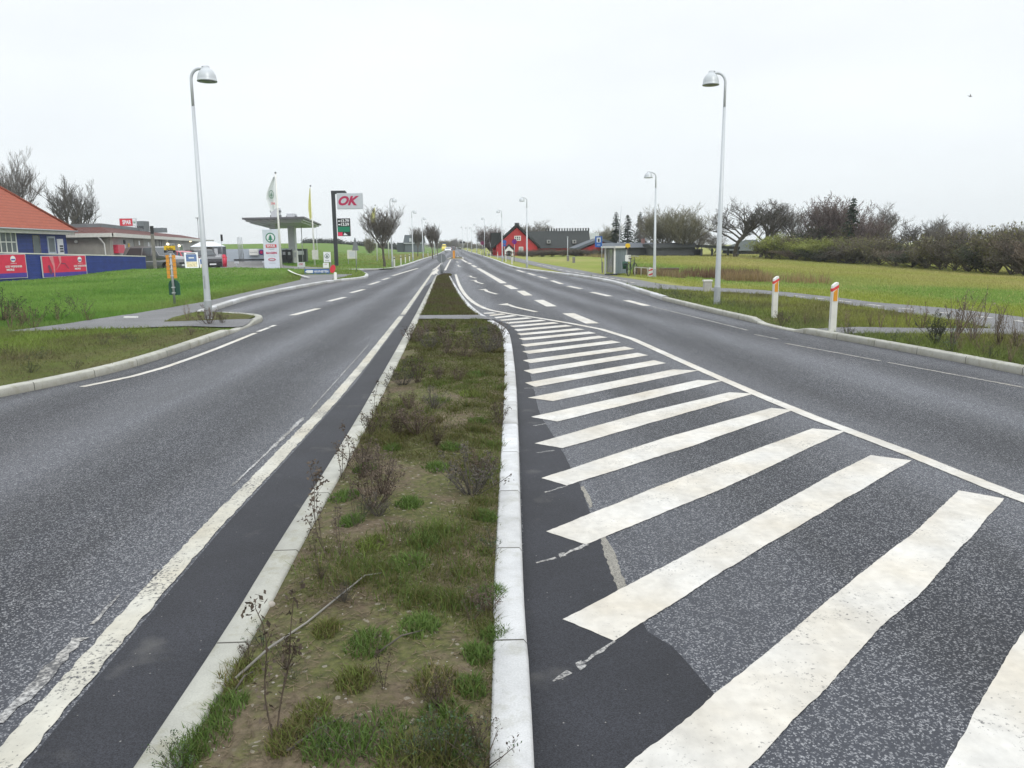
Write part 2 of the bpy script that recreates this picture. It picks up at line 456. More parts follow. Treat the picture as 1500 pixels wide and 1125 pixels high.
# ------------------------------------------------------------------ mesh builder
WL = {}
class MB:
    def __init__(s): s.v = []; s.f = []; s.m = []; s.uv = []; s.cur = 0; s.smooth = False; s.sf = []
    def face(s, idx, uv=None):
        s.f.append(tuple(idx)); s.m.append(s.cur); s.sf.append(s.smooth); s.uv.append(uv)
    def quad(s, a, b, c, d, uv=None):
        i = len(s.v); s.v += [tuple(a), tuple(b), tuple(c), tuple(d)]; s.face((i, i + 1, i + 2, i + 3), uv)
    def poly(s, pts, uv=None):
        i = len(s.v); s.v += [tuple(p) for p in pts]; s.face(range(i, i + len(pts)), uv)
    def hexa(s, p):      # p: 8 points, bottom 4 ccw then top 4
        i = len(s.v); s.v += [tuple(q) for q in p]
        for f in ((3, 2, 1, 0), (4, 5, 6, 7), (0, 1, 5, 4), (1, 2, 6, 5), (2, 3, 7, 6), (3, 0, 4, 7)):
            P = [Vector(s.v[i + k]) for k in f]
            uv = None
            if f[0] < 4 and f != (3, 2, 1, 0):
                L = (P[1] - P[0]).length
                uv = [(0, P[0].z), (L, P[1].z), (L, P[2].z), (0, P[3].z)]
            s.face([i + k for k in f], uv)
    def box(s, x0, x1, y0, y1, z0, z1, c=0):
        if c <= 0:
            s.hexa([(x0, y0, z0), (x1, y0, z0), (x1, y1, z0), (x0, y1, z0), (x0, y0, z1), (x1, y0, z1), (x1, y1, z1), (x0, y1, z1)]); return
        # box with chamfered vertical edges and top
        def ring(k, z): return [(x0 + k + c, y0 + k, z), (x1 - k - c, y0 + k, z), (x1 - k, y0 + k + c, z), (x1 - k, y1 - k - c, z), (x1 - k - c, y1 - k, z), (x0 + k + c, y1 - k, z), (x0 + k, y1 - k - c, z), (x0 + k, y0 + k + c, z)]
        i = len(s.v); s.v += ring(0, z0) + ring(0, z1 - c) + ring(c, z1)
        for a in range(2):
            for k in range(8):
                j = (k + 1) % 8
                s.face((i + a * 8 + k, i + a * 8 + j, i + a * 8 + 8 + j, i + a * 8 + 8 + k))
        s.face([i + 16 + k for k in range(8)]); s.face([i + 7 - k for k in range(8)])
    def tube(s, p0, p1, r0, r1=None, n=10, cap=True):
        r1 = r0 if r1 is None else r1
        p0 = Vector(p0); p1 = Vector(p1); d = (p1 - p0).normalized()
        a = d.orthogonal().normalized(); b = d.cross(a)
        i = len(s.v)
        for p, r in ((p0, r0), (p1, r1)):
            for k in range(n):
                t = 2 * PI * k / n; s.v.append(tuple(p + a * r * math.cos(t) + b * r * math.sin(t)))
        for k in range(n):
            j = (k + 1) % n; s.face((i + k, i + j, i + n + j, i + n + k))
        if cap: s.face([i + n - 1 - k for k in range(n)]); s.face([i + n + k for k in range(n)])
    def path(s, pts, rad, n=8, cap=True):
        pts = [Vector(p) for p in pts]
        if isinstance(rad, (int, float)): rad = [rad] * len(pts)
        i = len(s.v); a = None
        for q, p in enumerate(pts):
            d = (pts[min(q + 1, len(pts) - 1)] - pts[max(q - 1, 0)]).normalized()
            a = d.orthogonal().normalized() if a is None else (a - d * a.dot(d)).normalized()
            b = d.cross(a)
            for k in range(n):
                t = 2 * PI * k / n; s.v.append(tuple(p + (a * math.cos(t) + b * math.sin(t)) * rad[q]))
        for q in range(len(pts) - 1):
            for k in range(n):
                j = (k + 1) % n; s.face((i + q * n + k, i + q * n + j, i + q * n + n + j, i + q * n + n + k))
        if cap: s.face([i + n - 1 - k for k in range(n)]); s.face([i + (len(pts) - 1) * n + k for k in range(n)])
    def lathe(s, prof, c=(0, 0, 0), n=20, axis='z'):
        i = len(s.v)
        for r, z in prof:
            for k in range(n):
                t = 2 * PI * k / n
                if axis == 'z': s.v.append((c[0] + r * math.cos(t), c[1] + r * math.sin(t), c[2] + z))
                else: s.v.append((c[0] + r * math.cos(t), c[1] + z, c[2] + r * math.sin(t)))
        for q in range(len(prof) - 1):
            for k in range(n):
                j = (k + 1) % n; s.face((i + q * n + k, i + q * n + j, i + q * n + n + j, i + q * n + n + k))
    def prism(s, poly, y0, y1):       # polygon in x,z extruded along y (front y0)
        n = len(poly); i = len(s.v)
        s.v += [(p[0], y0, p[1]) for p in poly] + [(p[0], y1, p[1]) for p in poly]
        for t in tessellate_polygon([[Vector((p[0], p[1], 0)) for p in poly]]):
            s.face([i + k for k in t]); s.face([i + n + k for k in reversed(t)])
        for k in range(n):
            j = (k + 1) % n; s.face((i + k, i + j, i + n + j, i + n + k))
    def slab(s, poly, z0, z1):        # polygon in x,y extruded in z
        n = len(poly); i = len(s.v)
        s.v += [(p[0], p[1], z0) for p in poly] + [(p[0], p[1], z1) for p in poly]
        for t in tessellate_polygon([[Vector((p[0], p[1], 0)) for p in poly]]):
            s.face([i + k for k in reversed(t)]); s.face([i + n + k for k in t])
        for k in range(n):
            j = (k + 1) % n; s.face((i + k, i + j, i + n + j, i + n + k))
    def disc(s, cx, cz, r, y0, y1, n=28):
        s.prism([(cx + r * math.cos(2 * PI * k / n), cz + r * math.sin(2 * PI * k / n)) for k in range(n)], y0, y1)
    def build(s, name, mats, parent=None, local=True, fixn=True):
        me = bpy.data.meshes.new(name)
        off = Vector((0, 0, 0))
        if parent is not None and not local: off = WL.get(parent.name, Vector((0, 0, 0)))
        me.from_pydata([(v[0] - off.x, v[1] - off.y, v[2] - off.z) for v in s.v], [], s.f)
        if not isinstance(mats, (list, tuple)): mats = [mats]
        for q in mats: me.materials.append(M[q] if isinstance(q, str) else q)
        me.polygons.foreach_set('material_index', s.m)
        me.polygons.foreach_set('use_smooth', s.sf)
        if any(u is not None for u in s.uv):
            ul = me.uv_layers.new(name='UVMap')
            buf = []
            for f, u in zip(s.f, s.uv):
                for k in range(len(f)): buf += list(u[k]) if u is not None else [0, 0]
            ul.data.foreach_set('uv', buf)
        me.update()
        if fixn:
            import bmesh
            bm = bmesh.new(); bm.from_mesh(me); bmesh.ops.recalc_face_normals(bm, faces=bm.faces[:]); bm.to_mesh(me); bm.free()
        o = bpy.data.objects.new(name, me); COL.objects.link(o)
        if parent is not None:
            o.parent = parent; WL[o.name] = WL.get(parent.name, Vector((0, 0, 0)))
        return o
def npmesh(name, verts, faces, mats, col=None, parent=None, smooth=False, uv=None):
    """fast mesh from numpy arrays; faces: (n,k) array of one size"""
    me = bpy.data.meshes.new(name)
    nv = len(verts); nf, k = faces.shape
    me.vertices.add(nv); me.vertices.foreach_set('co', np.asarray(verts, np.float32).ravel())
    me.loops.add(nf * k); me.loops.foreach_set('vertex_index', faces.astype(np.int32).ravel())
    me.polygons.add(nf)
    me.polygons.foreach_set('loop_start', np.arange(nf, dtype=np.int32) * k)
    me.polygons.foreach_set('loop_total', np.full(nf, k, np.int32))
    if smooth: me.polygons.foreach_set('use_smooth', np.ones(nf, bool))
    if col is not None:
        a = me.color_attributes.new('Col', 'FLOAT_COLOR', 'POINT')
        c = np.ones((nv, 4), np.float32); c[:, :3] = col; a.data.foreach_set('color', c.ravel())
    if uv is not None:
        ul = me.uv_layers.new(name='UVMap')
        ul.data.foreach_set('uv', np.asarray(uv, np.float32)[faces.ravel()].ravel())
    me.materials.append(M[mats] if isinstance(mats, str) else mats)
    me.update(calc_edges=True)
    me.validate()
    o = bpy.data.objects.new(name, me); COL.objects.link(o)
    if parent is not None: o.parent = parent; WL[o.name] = WL.get(parent.name, Vector((0, 0, 0)))
    return o
def tag(o, label, cat, group=None, kind=None):
    if label: o['label'] = label
    if cat: o['category'] = cat
    if group: o['group'] = group
    if kind: o['kind'] = kind
    return o
def struct(o): o['kind'] = 'structure'; return o
def thing(name, label, cat, loc=(0, 0, 0), rz=0, group=None):
    o = bpy.data.objects.new(name, None); COL.objects.link(o)
    o.empty_display_size = .2
    o.location = loc; o.rotation_euler = (0, 0, rz); WL[o.name] = Vector(loc)
    return tag(o, label, cat, group)
KIDS = {}
def children_of(o): return [c for c in bpy.data.objects if c.parent == o]
def dup(root, loc, rz=0, label=None, scale=None, group=None):
    r = root.copy(); COL.objects.link(r); r.location = loc; r.rotation_euler = (0, 0, rz)
    if scale: r.scale = scale if isinstance(scale, (tuple, list)) else (scale,) * 3
    if label: r['label'] = label
    if group: r['group'] = group
    if root.name not in KIDS: KIDS[root.name] = [(c, children_of(c)) for c in children_of(root)]
    for ch, gs in KIDS[root.name]:
        c = ch.copy(); COL.objects.link(c); c.parent = r
        for g in gs:
            d = g.copy(); COL.objects.link(d); d.parent = c
    return r
def text2d(txt, h, bold=0.0, shear=0.0, xs=1.0):
    """lettering outlines as flat triangles, centred, cap height h"""
    cu = bpy.data.curves.new('lettering', 'FONT'); cu.body = txt; cu.offset = bold; cu.shear = shear
    cu.align_x = 'CENTER'; cu.fill_mode = 'BOTH'; cu.resolution_u = 3
    ob = bpy.data.objects.new('lettering', cu); COL.objects.link(ob)
    dg = bpy.context.evaluated_depsgraph_get(); dg.update()
    me = ob.evaluated_get(dg).to_mesh()
    vs = [(v.co.x, v.co.y) for v in me.vertices]; fs = [tuple(p.vertices) for p in me.polygons]
    ob.evaluated_get(dg).to_mesh_clear()
    bpy.data.objects.remove(ob); bpy.data.curves.remove(cu)
    ys = [v[1] for v in vs] or [0, 1]; xsv = [v[0] for v in vs] or [0, 1]
    k = h / max(max(ys) - min(ys), 1e-6); cx = (max(xsv) + min(xsv)) / 2; cy = (max(ys) + min(ys)) / 2
    return [((x - cx) * k * xs, (y - cy) * k) for x, y in vs], fs
def put_text(mb, txt, cx, cz, h, y, bold=.0, shear=0.0, width=None, xs=1.0):
    vs, fs = text2d(txt, h, bold, shear, xs)
    if width:
        w = max(v[0] for v in vs) - min(v[0] for v in vs); vs = [(v[0] * width / w, v[1]) for v in vs]
    i = len(mb.v); mb.v += [(cx + a, y, cz + b) for a, b in vs]
    for f in fs: mb.face([i + k for k in f])
# ================================================================== GROUND
XL = [(-10, -12), (-8.2, 2), (-6.75, 6.5), (-6.06, 9.13), (-5.82, 9.8), (-5.58, 10.9), (-5.52, 12.2), (-5.58, 13.89), (-5.67, 15.87), (-5.81, 17.86),
      (-5.88, 18.69), (-6.24, 19.45), (-7.06, 20.13), (-7.89, 20.32), (-8.14, 20.9), (-8.95, 27.3), (-9.06, 32.9), (-8.86, 39.75), (-7.86, 42.73),
      (-8.29, 46.66), (-10.23, 54.5), (-12.87, 56.84), (-12.9, 58.8), (-11.14, 59.35), (-8.97, 60.23), (-9.61, 75.5), (-11.06, 96.8), (-14.2, 153),
      (-25.5, 310), (-54, 700)]
XR = [(8.6, -12), (7.9, 2), (7.1, 6.5), (6.51, 9.84), (6.2, 11.76), (5.62, 14.38), (5.33, 15.6), (5.25, 16.72), (4.95, 19.55), (4.62, 24.05), (4.53, 29.67),
      (4.5, 35.74), (3.42, 43.23), (1.33, 53.35), (0.1, 60.26), (-2.1, 95.67), (-6.49, 158.16), (-17.6, 310), (-46, 700)]
ILp = [G(x, y, .1) for x, y in [(300, 965), (400, 800), (505, 640), (560, 545), (600, 475), (620, 438), (637, 405)]]
IRp = [G(x, y, .1) for x, y in [(780, 1000), (770, 900), (765, 790), (760, 640), (757, 560), (752, 515), (748, 490), (741, 479), (730, 473), (718, 466), (705, 459), (688, 445), (676, 430), (668, 418), (660, 405)]]
IL = [(-1.12, -6), (-1.14, -1)] + ILp
IR = [(.02, -6), (.06, -1)] + IRp
def xl(y): return np.interp(y, [p[1] for p in XL], [p[0] for p in XL])
def xr(y): return np.interp(y, [p[1] for p in XR], [p[0] for p in XR])
def il(y): return np.interp(y, [p[1] for p in IL], [p[0] for p in IL])
def ir(y): return np.interp(y, [p[1] for p in IR], [p[0] for p in IR])
def hL(X, Y):
    d = xl(Y) - X
    h = .088 + .012 * (fbm(X * .8, Y * .8, 3) - .5)
    h = h + .36 * np.exp(-((X + 21) / 9.5) ** 2 - ((Y - 51.5) / 4.6) ** 2)
    h = h + .22 * np.exp(-((X + 11.5) / 3) ** 2 - ((Y - 66) / 5) ** 2) * sm(.5, 3, d)
    h = h + sm(9, 45, d) * sm(95, 300, Y) * 3.3
    h = h + sm(2, 8, d) * .10 * (fbm(X * .25, Y * .25, 9) - .5)
    h = h - .055 * sm(15.8, 16.3, Y) * (1 - sm(17.3, 17.9, Y)) * (1 - sm(.1, 1.2, d))
    return h
def hR(X, Y):
    d = X - xr(Y)
    h = .088 + .012 * (fbm(X * .8, Y * .8, 5) - .5)
    h = h - .85 * sm(13, 38, X) * (1 - sm(58, 112, Y)) * sm(2, 6, d)
    h = h + sm(6, 14, X - 6) * .12 * (fbm(X * .2, Y * .2, 19) - .5)
    h = h - .07 * sm(14.6, 15.2, Y) * (1 - sm(16.6, 17.2, Y)) * (1 - sm(.1, 1.3, d))
    return h
def ground(x, y):
    if x < xl(y) - .1: return float(hL(x, y))
    if x > xr(y) + .1: return float(hR(x, y))
    if il(y) < x < ir(y) and y < 45: return .09
    return 0.0

ysR = np.unique(np.concatenate([np.arange(-12, 60, .5), np.arange(60, 160, 2.), np.arange(160, 401, 10.), np.arange(425, 701, 25.)]))
# the carriageway is one sheet under the kerbs and verges; UV.x counts lanes
AL = [(-6.2, -12), (-6.0, 9), (-5.7, 20), (-6.6, 40), (-8.0, 60), (-10.6, 97), (-13.8, 153), (-25, 310), (-53, 700)]
BL = [(-1.6, -12), (-1.73, 2.4), (-2.07, 9.75), (-2.54, 16.7), (-5.5, 59), (-7.4, 97), (-10.5, 153), (-21.5, 310), (-49.5, 700)]
CR = [(5.5, -12), (3.38, 4.98), (2.89, 7.93), (2.08, 15.3), (1.9, 17), (.95, 25), (.25, 31.5), (-.2, 36), (-3.0, 65), (-5.0, 97), (-10.0, 153), (-21, 310), (-49.4, 700)]
DR = [(9.2, -12), (6.5, 9.8), (5.54, 14.4), (3.9, 22), (2.72, 31), (2.0, 38), (.95, 50), (.1, 60), (-1.9, 95), (-6.4, 158), (-17.8, 310), (-46, 700)]
ipx = lambda L, y: np.interp(y, [p[1] for p in L], [p[0] for p in L])
cols = np.linspace(0, 1, 15)
V = []; U = []
for y in ysR:
    a = min(xl(y) - 1.6, xl(y + .6) - 1.6, xl(y - .6) - 1.6); b = xr(y) + 1.0
    if 44 < y < 62: a = min(a, -15.5)
    for c in cols:
        x = a + (b - a) * c; V.append((x, y, 0))
        q = [ipx(L, y) for L in (AL, BL, CR, DR)]
        U.append((np.interp(x, [q[0] - 3.6] + q + [q[3] + 3.6], [-1, 0, 1, 2, 3, 4]), y * .1))
V = np.array(V); nx = len(cols)
def gridfaces(ny, nx):
    i, j = np.meshgrid(np.arange(ny - 1), np.arange(nx - 1), indexing='ij'); k = (i * nx + j).ravel()
    return np.stack([k, k + 1, k + nx + 1, k + nx], 1)
struct(npmesh('road', V, gridfaces(len(ysR), nx), 'asphalt', uv=np.array(U)))

# land to the left and right of the road
def land(side, name, mats):
    ys = np.unique(np.concatenate([np.arange(-12, 30, .25), np.arange(30, 70, .5), np.arange(70, 160, 2.), np.arange(160, 901, 12.)]))
    ds = np.concatenate([[0, .2, .5, 1], np.arange(1.5, 12, .75), np.arange(12, 60, 2.), np.array([64, 70, 80, 95, 120, 160, 220, 320, 500, 800, 1200])])
    f = xl if side < 0 else xr; h = hL if side < 0 else hR
    Y, D = np.meshgrid(ys, ds, indexing='ij')
    yc = np.clip(Y, -12, 700)
    X = f(yc) + side * (.13 + D)
    Z = h(X, np.clip(Y, -12, 2000))
    fc = gridfaces(len(ys), len(ds))
    if side < 0: fc = fc[:, ::-1]
    return struct(npmesh(name, np.stack([X, Y, Z], -1).reshape(-1, 3), fc, mats, smooth=True))
land(-1, 'grass_ground', 'lawn')
land(1, 'field_ground', 'field')
# near verge on the left and the verge strips on the right carry their own rougher turf, draped 1 cm above
def resample(pl, n, smooth=True):
    P = np.array(pl, float)
    if smooth and len(P) > 2:
        for _ in range(2):
            q = P[:-1] * .75 + P[1:] * .25; r = P[:-1] * .25 + P[1:] * .75
            P = np.concatenate([P[:1], np.stack([q, r], 1).reshape(-1, P.shape[1]), P[-1:]])
    d = np.concatenate([[0], np.cumsum(np.linalg.norm(np.diff(P[:, :2], axis=0), axis=1))])
    t = np.linspace(0, d[-1], n)
    return np.stack([np.interp(t, d, P[:, k]) for k in range(P.shape[1])], 1)
def param(pl, n):
    P = np.array(pl, float); t = np.linspace(0, len(P) - 1, n); k = np.arange(len(P))
    return np.stack([np.interp(t, k, P[:, j]) for j in range(P.shape[1])], 1)
def drape(name, a, b, mats, dz, hf, n=80, m=8, byindex=True):
    A = param(a, n); B = param(b, n)
    t = np.linspace(0, 1, m)[None, :, None]
    P = A[:, None, :] * (1 - t) + B[:, None, :] * t
    Z = hf(P[..., 0], P[..., 1]) + dz
    V = np.concatenate([P, Z[..., None]], -1).reshape(-1, 3)
    f = gridfaces(n, m)
    c = np.cross(V[f[0, 1]] - V[f[0, 0]], V[f[0, 2]] - V[f[0, 0]])
    if c[2] < 0: f = f[:, ::-1]
    return npmesh(name, V, f, mats, smooth=True)
ysv = np.concatenate([np.arange(-6, 16.4, .4)])
struct(drape('verge', [(xl(y) - .13, y) for y in ysv], [(xl(y) - .13 - np.interp(y, [-6, 12, 16.2], [12, 5.2, 1.6]), y + .0) for y in ysv], 'verge', .006, hL, 120, 24))
struct(drape('verge', [(-7.75, 17.5), (-8.02, 18.6), (-8.1, 20.25)], [(-6.0, 17.95), (-6.1, 18.75), (-7.4, 20.0)], 'verge', .03, hL, 24, 14))
yv = np.arange(-8, 37, .4)
struct(drape('verge', [(xr(y) + .13, y) for y in yv], [(max(xr(y) + .3, np.interp(y, [-8, 14, 20, 27, 30.5, 37], [11, 9.6, 9.5, 9.1, 6.5, 4.7])), y) for y in yv], 'verge', .006, hR, 150, 20))
PA_L = [(-10.3, 15.75), (-9.84, 17.4), (-9.57, 20), (-9.42, 24.2), (-9.92, 31.2), (-10.69, 40.2), (-12.3, 46.5)]
PA_R = [(-7.2, 16.35), (-7.75, 17.5), (-8.08, 20.3), (-9.08, 27.3), (-9.19, 32.9), (-9.05, 39.75), (-9.3, 47)]
struct(drape('footpath', PA_L, PA_R, 'path', .022, hL, 120, 12))
struct(drape('footpath', [(-7.6, 16.3), (-6.2, 16.55), (-5.75, 16.75)], [(-7.75, 17.5), (-6.9, 17.75), (-5.9, 17.95)], 'path', .027, hL, 20, 8))
CF = [(722, 370), (740, 374), (790, 385), (840, 394), (890, 403.5), (932, 409.5), (962, 415), (1000, 419.5), (1060, 422.5), (1109, 424.6), (1160, 429), (1216, 435), (1280, 443), (1390, 452), (1500, 465), (1700, 495)]
CN = [(712, 373), (735, 378), (790, 391), (830, 400), (870, 408), (905, 415), (925, 420.5), (975, 424), (1060, 428), (1127, 431.7), (1170, 437), (1216, 443), (1280, 452), (1400, 470), (1500, 492), (1700, 540)]
def off_kerb(P, k=.24): return [(max(p[0], float(xr(p[1])) + k), p[1]) for p in P]
cf = [G(x, y, .1) for x, y in CF]; cn = off_kerb([G(x, y, .1) for x, y in CN])
struct(drape('cycle_path', cf, cn, 'path', .02, hR, 200, 8))
XPF = [G(x, y, .1) for x, y in [(1132, 474), (1160, 478), (1300, 480), (1400, 481), (1500, 482)]]
XPN = [G(x, y, .1) for x, y in [(1160, 485), (1192, 489), (1300, 488.5), (1400, 489), (1500, 491)]]
XPF = off_kerb(XPF, .17); XPN = off_kerb(XPN, .17)
struct(drape('footpath', XPF, XPN, 'path', .018, hR, 60, 8))
struct(drape('forecourt', [(-75, 57), (-30, 56), (-24, 56.5), (-19, 57.5), (-12.9, 57)], [(-75, 118), (-45, 116), (-34, 112), (-21, 74), (-12.9, 59.2)], 'yard', .03, hL, 60, 30))

# kerbs
def chaikin(P, n=2):
    P = [np.array(p, float) for p in P]
    for _ in range(n):
        Q = [P[0]]
        for a, b in zip(P[:-1], P[1:]): Q += [a * .75 + b * .25, a * .25 + b * .75]
        Q.append(P[-1]); P = Q
    return P
def kerb(name, pts, side, mats, w=.15, h=.1, hf=None, n=2, z0=-.02):
    P = np.array(chaikin(pts, n)); s = np.concatenate([[0], np.cumsum(np.linalg.norm(np.diff(P, axis=0), axis=1))])
    t = np.arange(0, s[-1], .12 if s[-1] < 60 else 1.0); t = np.append(t, s[-1])
    Q = np.stack([np.interp(t, s, P[:, 0]), np.interp(t, s, P[:, 1])], 1)
    d = np.gradient(Q, axis=0); d /= np.linalg.norm(d, axis=1)[:, None]
    nr_ = np.stack([-d[:, 1], d[:, 0]], 1) * side
    hh = np.full(len(t), h) if hf is None else np.array([hf(*q) for q in Q])
    prof = [(0, None, 0), (.004, .82, .35), (.018, 1.0, .5), (w - .012, 1.0, .9), (w, .9, .95), (w, None, 1)]
    V = []; U = []
    jit = .003 * (vn(t * .8, t * 0, 5) - .5)
    for a, k, v in prof:
        z = np.full(len(t), z0) if k is None else hh * k
        q = Q + nr_ * (a + jit)[:, None] if isinstance(jit, np.ndarray) else Q + nr_ * a
        V.append(np.concatenate([q, z[:, None]], 1)); U.append(np.stack([t, np.full(len(t), v)], 1))
    V = np.stack(V, 1).reshape(-1, 3); U = np.stack(U, 1).reshape(-1, 2)
    f = gridfaces(len(t), len(prof))
    if side > 0: f = f[:, ::-1]
    return struct(npmesh(name, V, f[:, ::-1] if False else f, mats, uv=U))
cut = lambda L, a, b: [p for p in L if a <= p[1] <= b]
kerb('kerb', cut(XL, -12, 20.33), 1, 'kerb_c', .17, .105, lambda x, y: .105 - .06 * float(sm(15.6, 16.3, y)) * (1 - float(sm(17.2, 18.0, y))))
kerb('kerb', cut(XL, 20.3, 56.9), 1, 'kerb_w', .2, .12)
kerb('kerb', cut(XL, 58.7, 700), 1, 'kerb_w', .22, .12)
kerb('kerb', cut(XR, -12, 24.1), -1, 'kerb_c', .16, .105, lambda x, y: .105 - .075 * float(sm(14.7, 15.2, y)) * (1 - float(sm(16.5, 17.2, y))))
kerb('kerb', cut(XR, 24, 700), -1, 'kerb_w', .2, .12)
isl = [tuple(p) for p in IL] + [(-4.2, 45.9), (-3.9, 46.1), (-3.55, 45.9)] + [tuple(p) for p in reversed(IR)]
kerb('island_kerb', [p for p in IL] + [(-4.28, 45.7)], -1, 'kerb_c', .145, .1)
kerb('island_kerb', [p for p in IR] + [(-3.55, 45.7)], 1, 'kerb_w', .145, .1)
kerb('island_kerb', [(-4.28, 45.6), (-4.2, 46.0), (-3.9, 46.15), (-3.62, 46.0), (-3.55, 45.6)], -1, 'kerb_c', .14, .1, z0=.0)
# island planting bed
ysi = np.concatenate([np.arange(-1, 22, .06), np.arange(22, 45.9, .3)]); m_ = 34
A = np.stack([il(ysi) + .14, ysi], 1); B = np.stack([ir(ysi) - .14, ysi], 1)
t = np.linspace(0, 1, m_)[None, :, None]; P = A[:, None] * (1 - t) + B[:, None] * t
tt = np.linspace(0, 1, m_)[None, :]
Z = .082 + .045 * (fbm(P[..., 0] * 2.3, P[..., 1] * 2.3, 31, 4) - .42) * np.clip(np.minimum(tt, 1 - tt) * 9, 0, 1) + .03 * np.sin(tt * PI)
def hI(x, y):
    w = ir(y) - il(y) - .28; q = np.clip((x - il(y) - .14) / w, 0, 1)
    return .082 + .045 * (fbm(x * 2.3, y * 2.3, 31, 4) - .42) * np.clip(np.minimum(q, 1 - q) * 9, 0, 1) + .03 * np.sin(q * PI)
struct(npmesh('island_soil', np.concatenate([P, Z[..., None]], -1).reshape(-1, 3), gridfaces(len(ysi), m_), 'soil', smooth=True))
struct(drape('footpath', [(il(17.35) + .15, 17.35), (-.33, 17.05)], [(il(18.25) + .15, 18.25), (-.75, 18.15)], 'path', .015, lambda x, y: hI(x, y) * 0 + .118, 20, 6))
# second island further on
SI = [(-8.35, 104), (-8.5, 107), (-6.2, 107), (-6.0, 104), (-7.2, 103.2)]
mb = MB(); mb.slab([(-8.3, 104), (-7.2, 103.3), (-6.1, 104), (-6.9, 116), (-7.9, 118), (-8.8, 116)], 0, .12); struct(mb.build('traffic_island', 'concrete'))
mb = MB(); mb.slab([(-8.1, 104.2), (-7.2, 103.6), (-6.3, 104.2), (-7.1, 115.8), (-7.9, 117.5), (-8.6, 115.8)], .1, .135); struct(mb.build('traffic_island_soil', 'soil'))

# ------------------------------------------------------------------ sheets on the asphalt
def jag(pl, step, amp, seed=1):
    """subdivide a closed outline and wobble it a few millimetres"""
    r = np.random.RandomState(seed); out_ = []
    n = len(pl)
    for i in range(n):
        a = np.array(pl[i], float); b = np.array(pl[(i + 1) % n], float); L = np.linalg.norm(b - a)
        k = max(1, int(L / step)); d = (b - a) / max(L, 1e-6); nn = np.array([-d[1], d[0]])
        ph = r.rand() * 99
        for j in range(k):
            p = a + (b - a) * j / k
            if j: p = p + nn * ((r.rand() - .5) * amp + (float(vn(ph + j * step * 3, 0, 3)) - .5) * amp * 2.2)
            out_.append((p[0], p[1]))
    return out_
def sheet(mb, pl, z):
    i = len(mb.v); mb.v += [(p[0], p[1], z) for p in pl]
    for t in tessellate_polygon([[Vector((p[0], p[1], 0)) for p in pl]]):
        a, b, c = [Vector((pl[k][0], pl[k][1])) for k in t]
        cr = (b.x - a.x) * (c.y - a.y) - (b.y - a.y) * (c.x - a.x)
        if abs(cr) < 1e-9: continue
        mb.face([i + k for k in (t if cr > 0 else reversed(t))])
def ribbon(mb, pts, w, z, a=0, amp=.0, n=2, seed=3):
    P = np.array(chaikin(pts, n)); s = np.concatenate([[0], np.cumsum(np.linalg.norm(np.diff(P, axis=0), axis=1))])
    st = .05 if amp and s[-1] < 60 else 1.0
    t = np.append(np.arange(0, s[-1], st), s[-1])
    Q = np.stack([np.interp(t, s, P[:, 0]), np.interp(t, s, P[:, 1])], 1)
    d = np.gradient(Q, axis=0); d /= np.linalg.norm(d, axis=1)[:, None]; nn = np.stack([-d[:, 1], d[:, 0]], 1)
    r = np.random.RandomState(seed)
    wl = w / 2 + (r.rand(len(t)) - .5) * amp; wr = w / 2 + (r.rand(len(t)) - .5) * amp
    L = Q + nn * (a + wl)[:, None] if amp else Q + nn * (a + w / 2); Rr = Q + nn * (a - wr)[:, None] if amp else Q + nn * (a - w / 2)
    i = len(mb.v)
    for p, q in zip(L, Rr): mb.v += [(p[0], p[1], z), (q[0], q[1], z)]
    for k in range(len(t) - 1): mb.face((i + 2 * k, i + 2 * k + 1, i + 2 * k + 3, i + 2 * k + 2))
EDG = [(-1.45, -3), (-1.62, 1)] + [G(x, y) for x, y in [(10, 1113), (176, 922), (301, 781), (387, 693), (510, 563), (575, 480)]]
mb = MB()
pl = [(x + .08, y) for x, y in EDG] + [G(601, 452), G(622, 420)] + [(il(y) - .0, y) for y in (40, 30, 22, 16, 12, 8, 5, 3, 1, -3)]
sheet(mb, pl, .002)
rb = [G(x, y) for x, y in [(720, 466), (752, 478), (762, 492), (772, 520), (779, 560), (792, 610), (812, 640), (850, 712), (880, 790), (915, 865), (948, 925), (985, 948), (1010, 975), (1048, 1018)]]
pl = [(.02, -3), (.02, 1), (.06, 5), (.06, 9), (.02, 13), (-.03, 15.2), (-.2, 16.8), (-.45, 18)] + rb + [(.62, 2.2), (.7, 1), (.8, -3)]
sheet(mb, jag(pl, .05, .004, 5), .002)
struct(mb.build('new_asphalt_strip', 'patch', fixn=False))
mb = MB(); sheet(mb, jag([G(878, 788), G(888, 786), G(918, 858), G(905, 866)], .03, .012), .003); sheet(mb, jag([G(850, 714), G(856, 712), G(868, 742), G(864, 745)], .03, .01), .003)
struct(mb.build('asphalt_seam', 'seam', fixn=False))

# hatched stripes
def S(*px): return [G(x, y) for x, y in px]
stripes = [
    S((1500, 925), (1460, 990), (1420, 1060), (1375, 1140), (1560, 1250), (1700, 1130), (1620, 1000)),
    S((1404, 719), (1338, 781), (1247, 852), (1064, 1004), (917, 1125), (790, 1240), (1010, 1240), (1097, 1125), (1196, 1024), (1297, 913), (1348, 870), (1414, 796), (1471, 731)),
    S((1275, 667), (1211, 700), (1030, 800), (824, 908), (900, 940), (1064, 834), (1196, 756), (1292, 700), (1335, 675)),
    S((1190, 628), (1010, 695), (800, 779), (859, 798), (1064, 714), (1238, 632)),
    S((1130, 598), (970, 643), (793, 701), (830, 712), (1010, 655), (1163, 601)),
    S((1068, 575), (930, 608), (783, 650), (824, 657), (960, 618), (1104, 577)),
    S((1022, 557), (778, 611), (816, 618), (1060, 558)),
    S((986, 541.5), (773, 583), (810, 588), (1023, 543)),
]
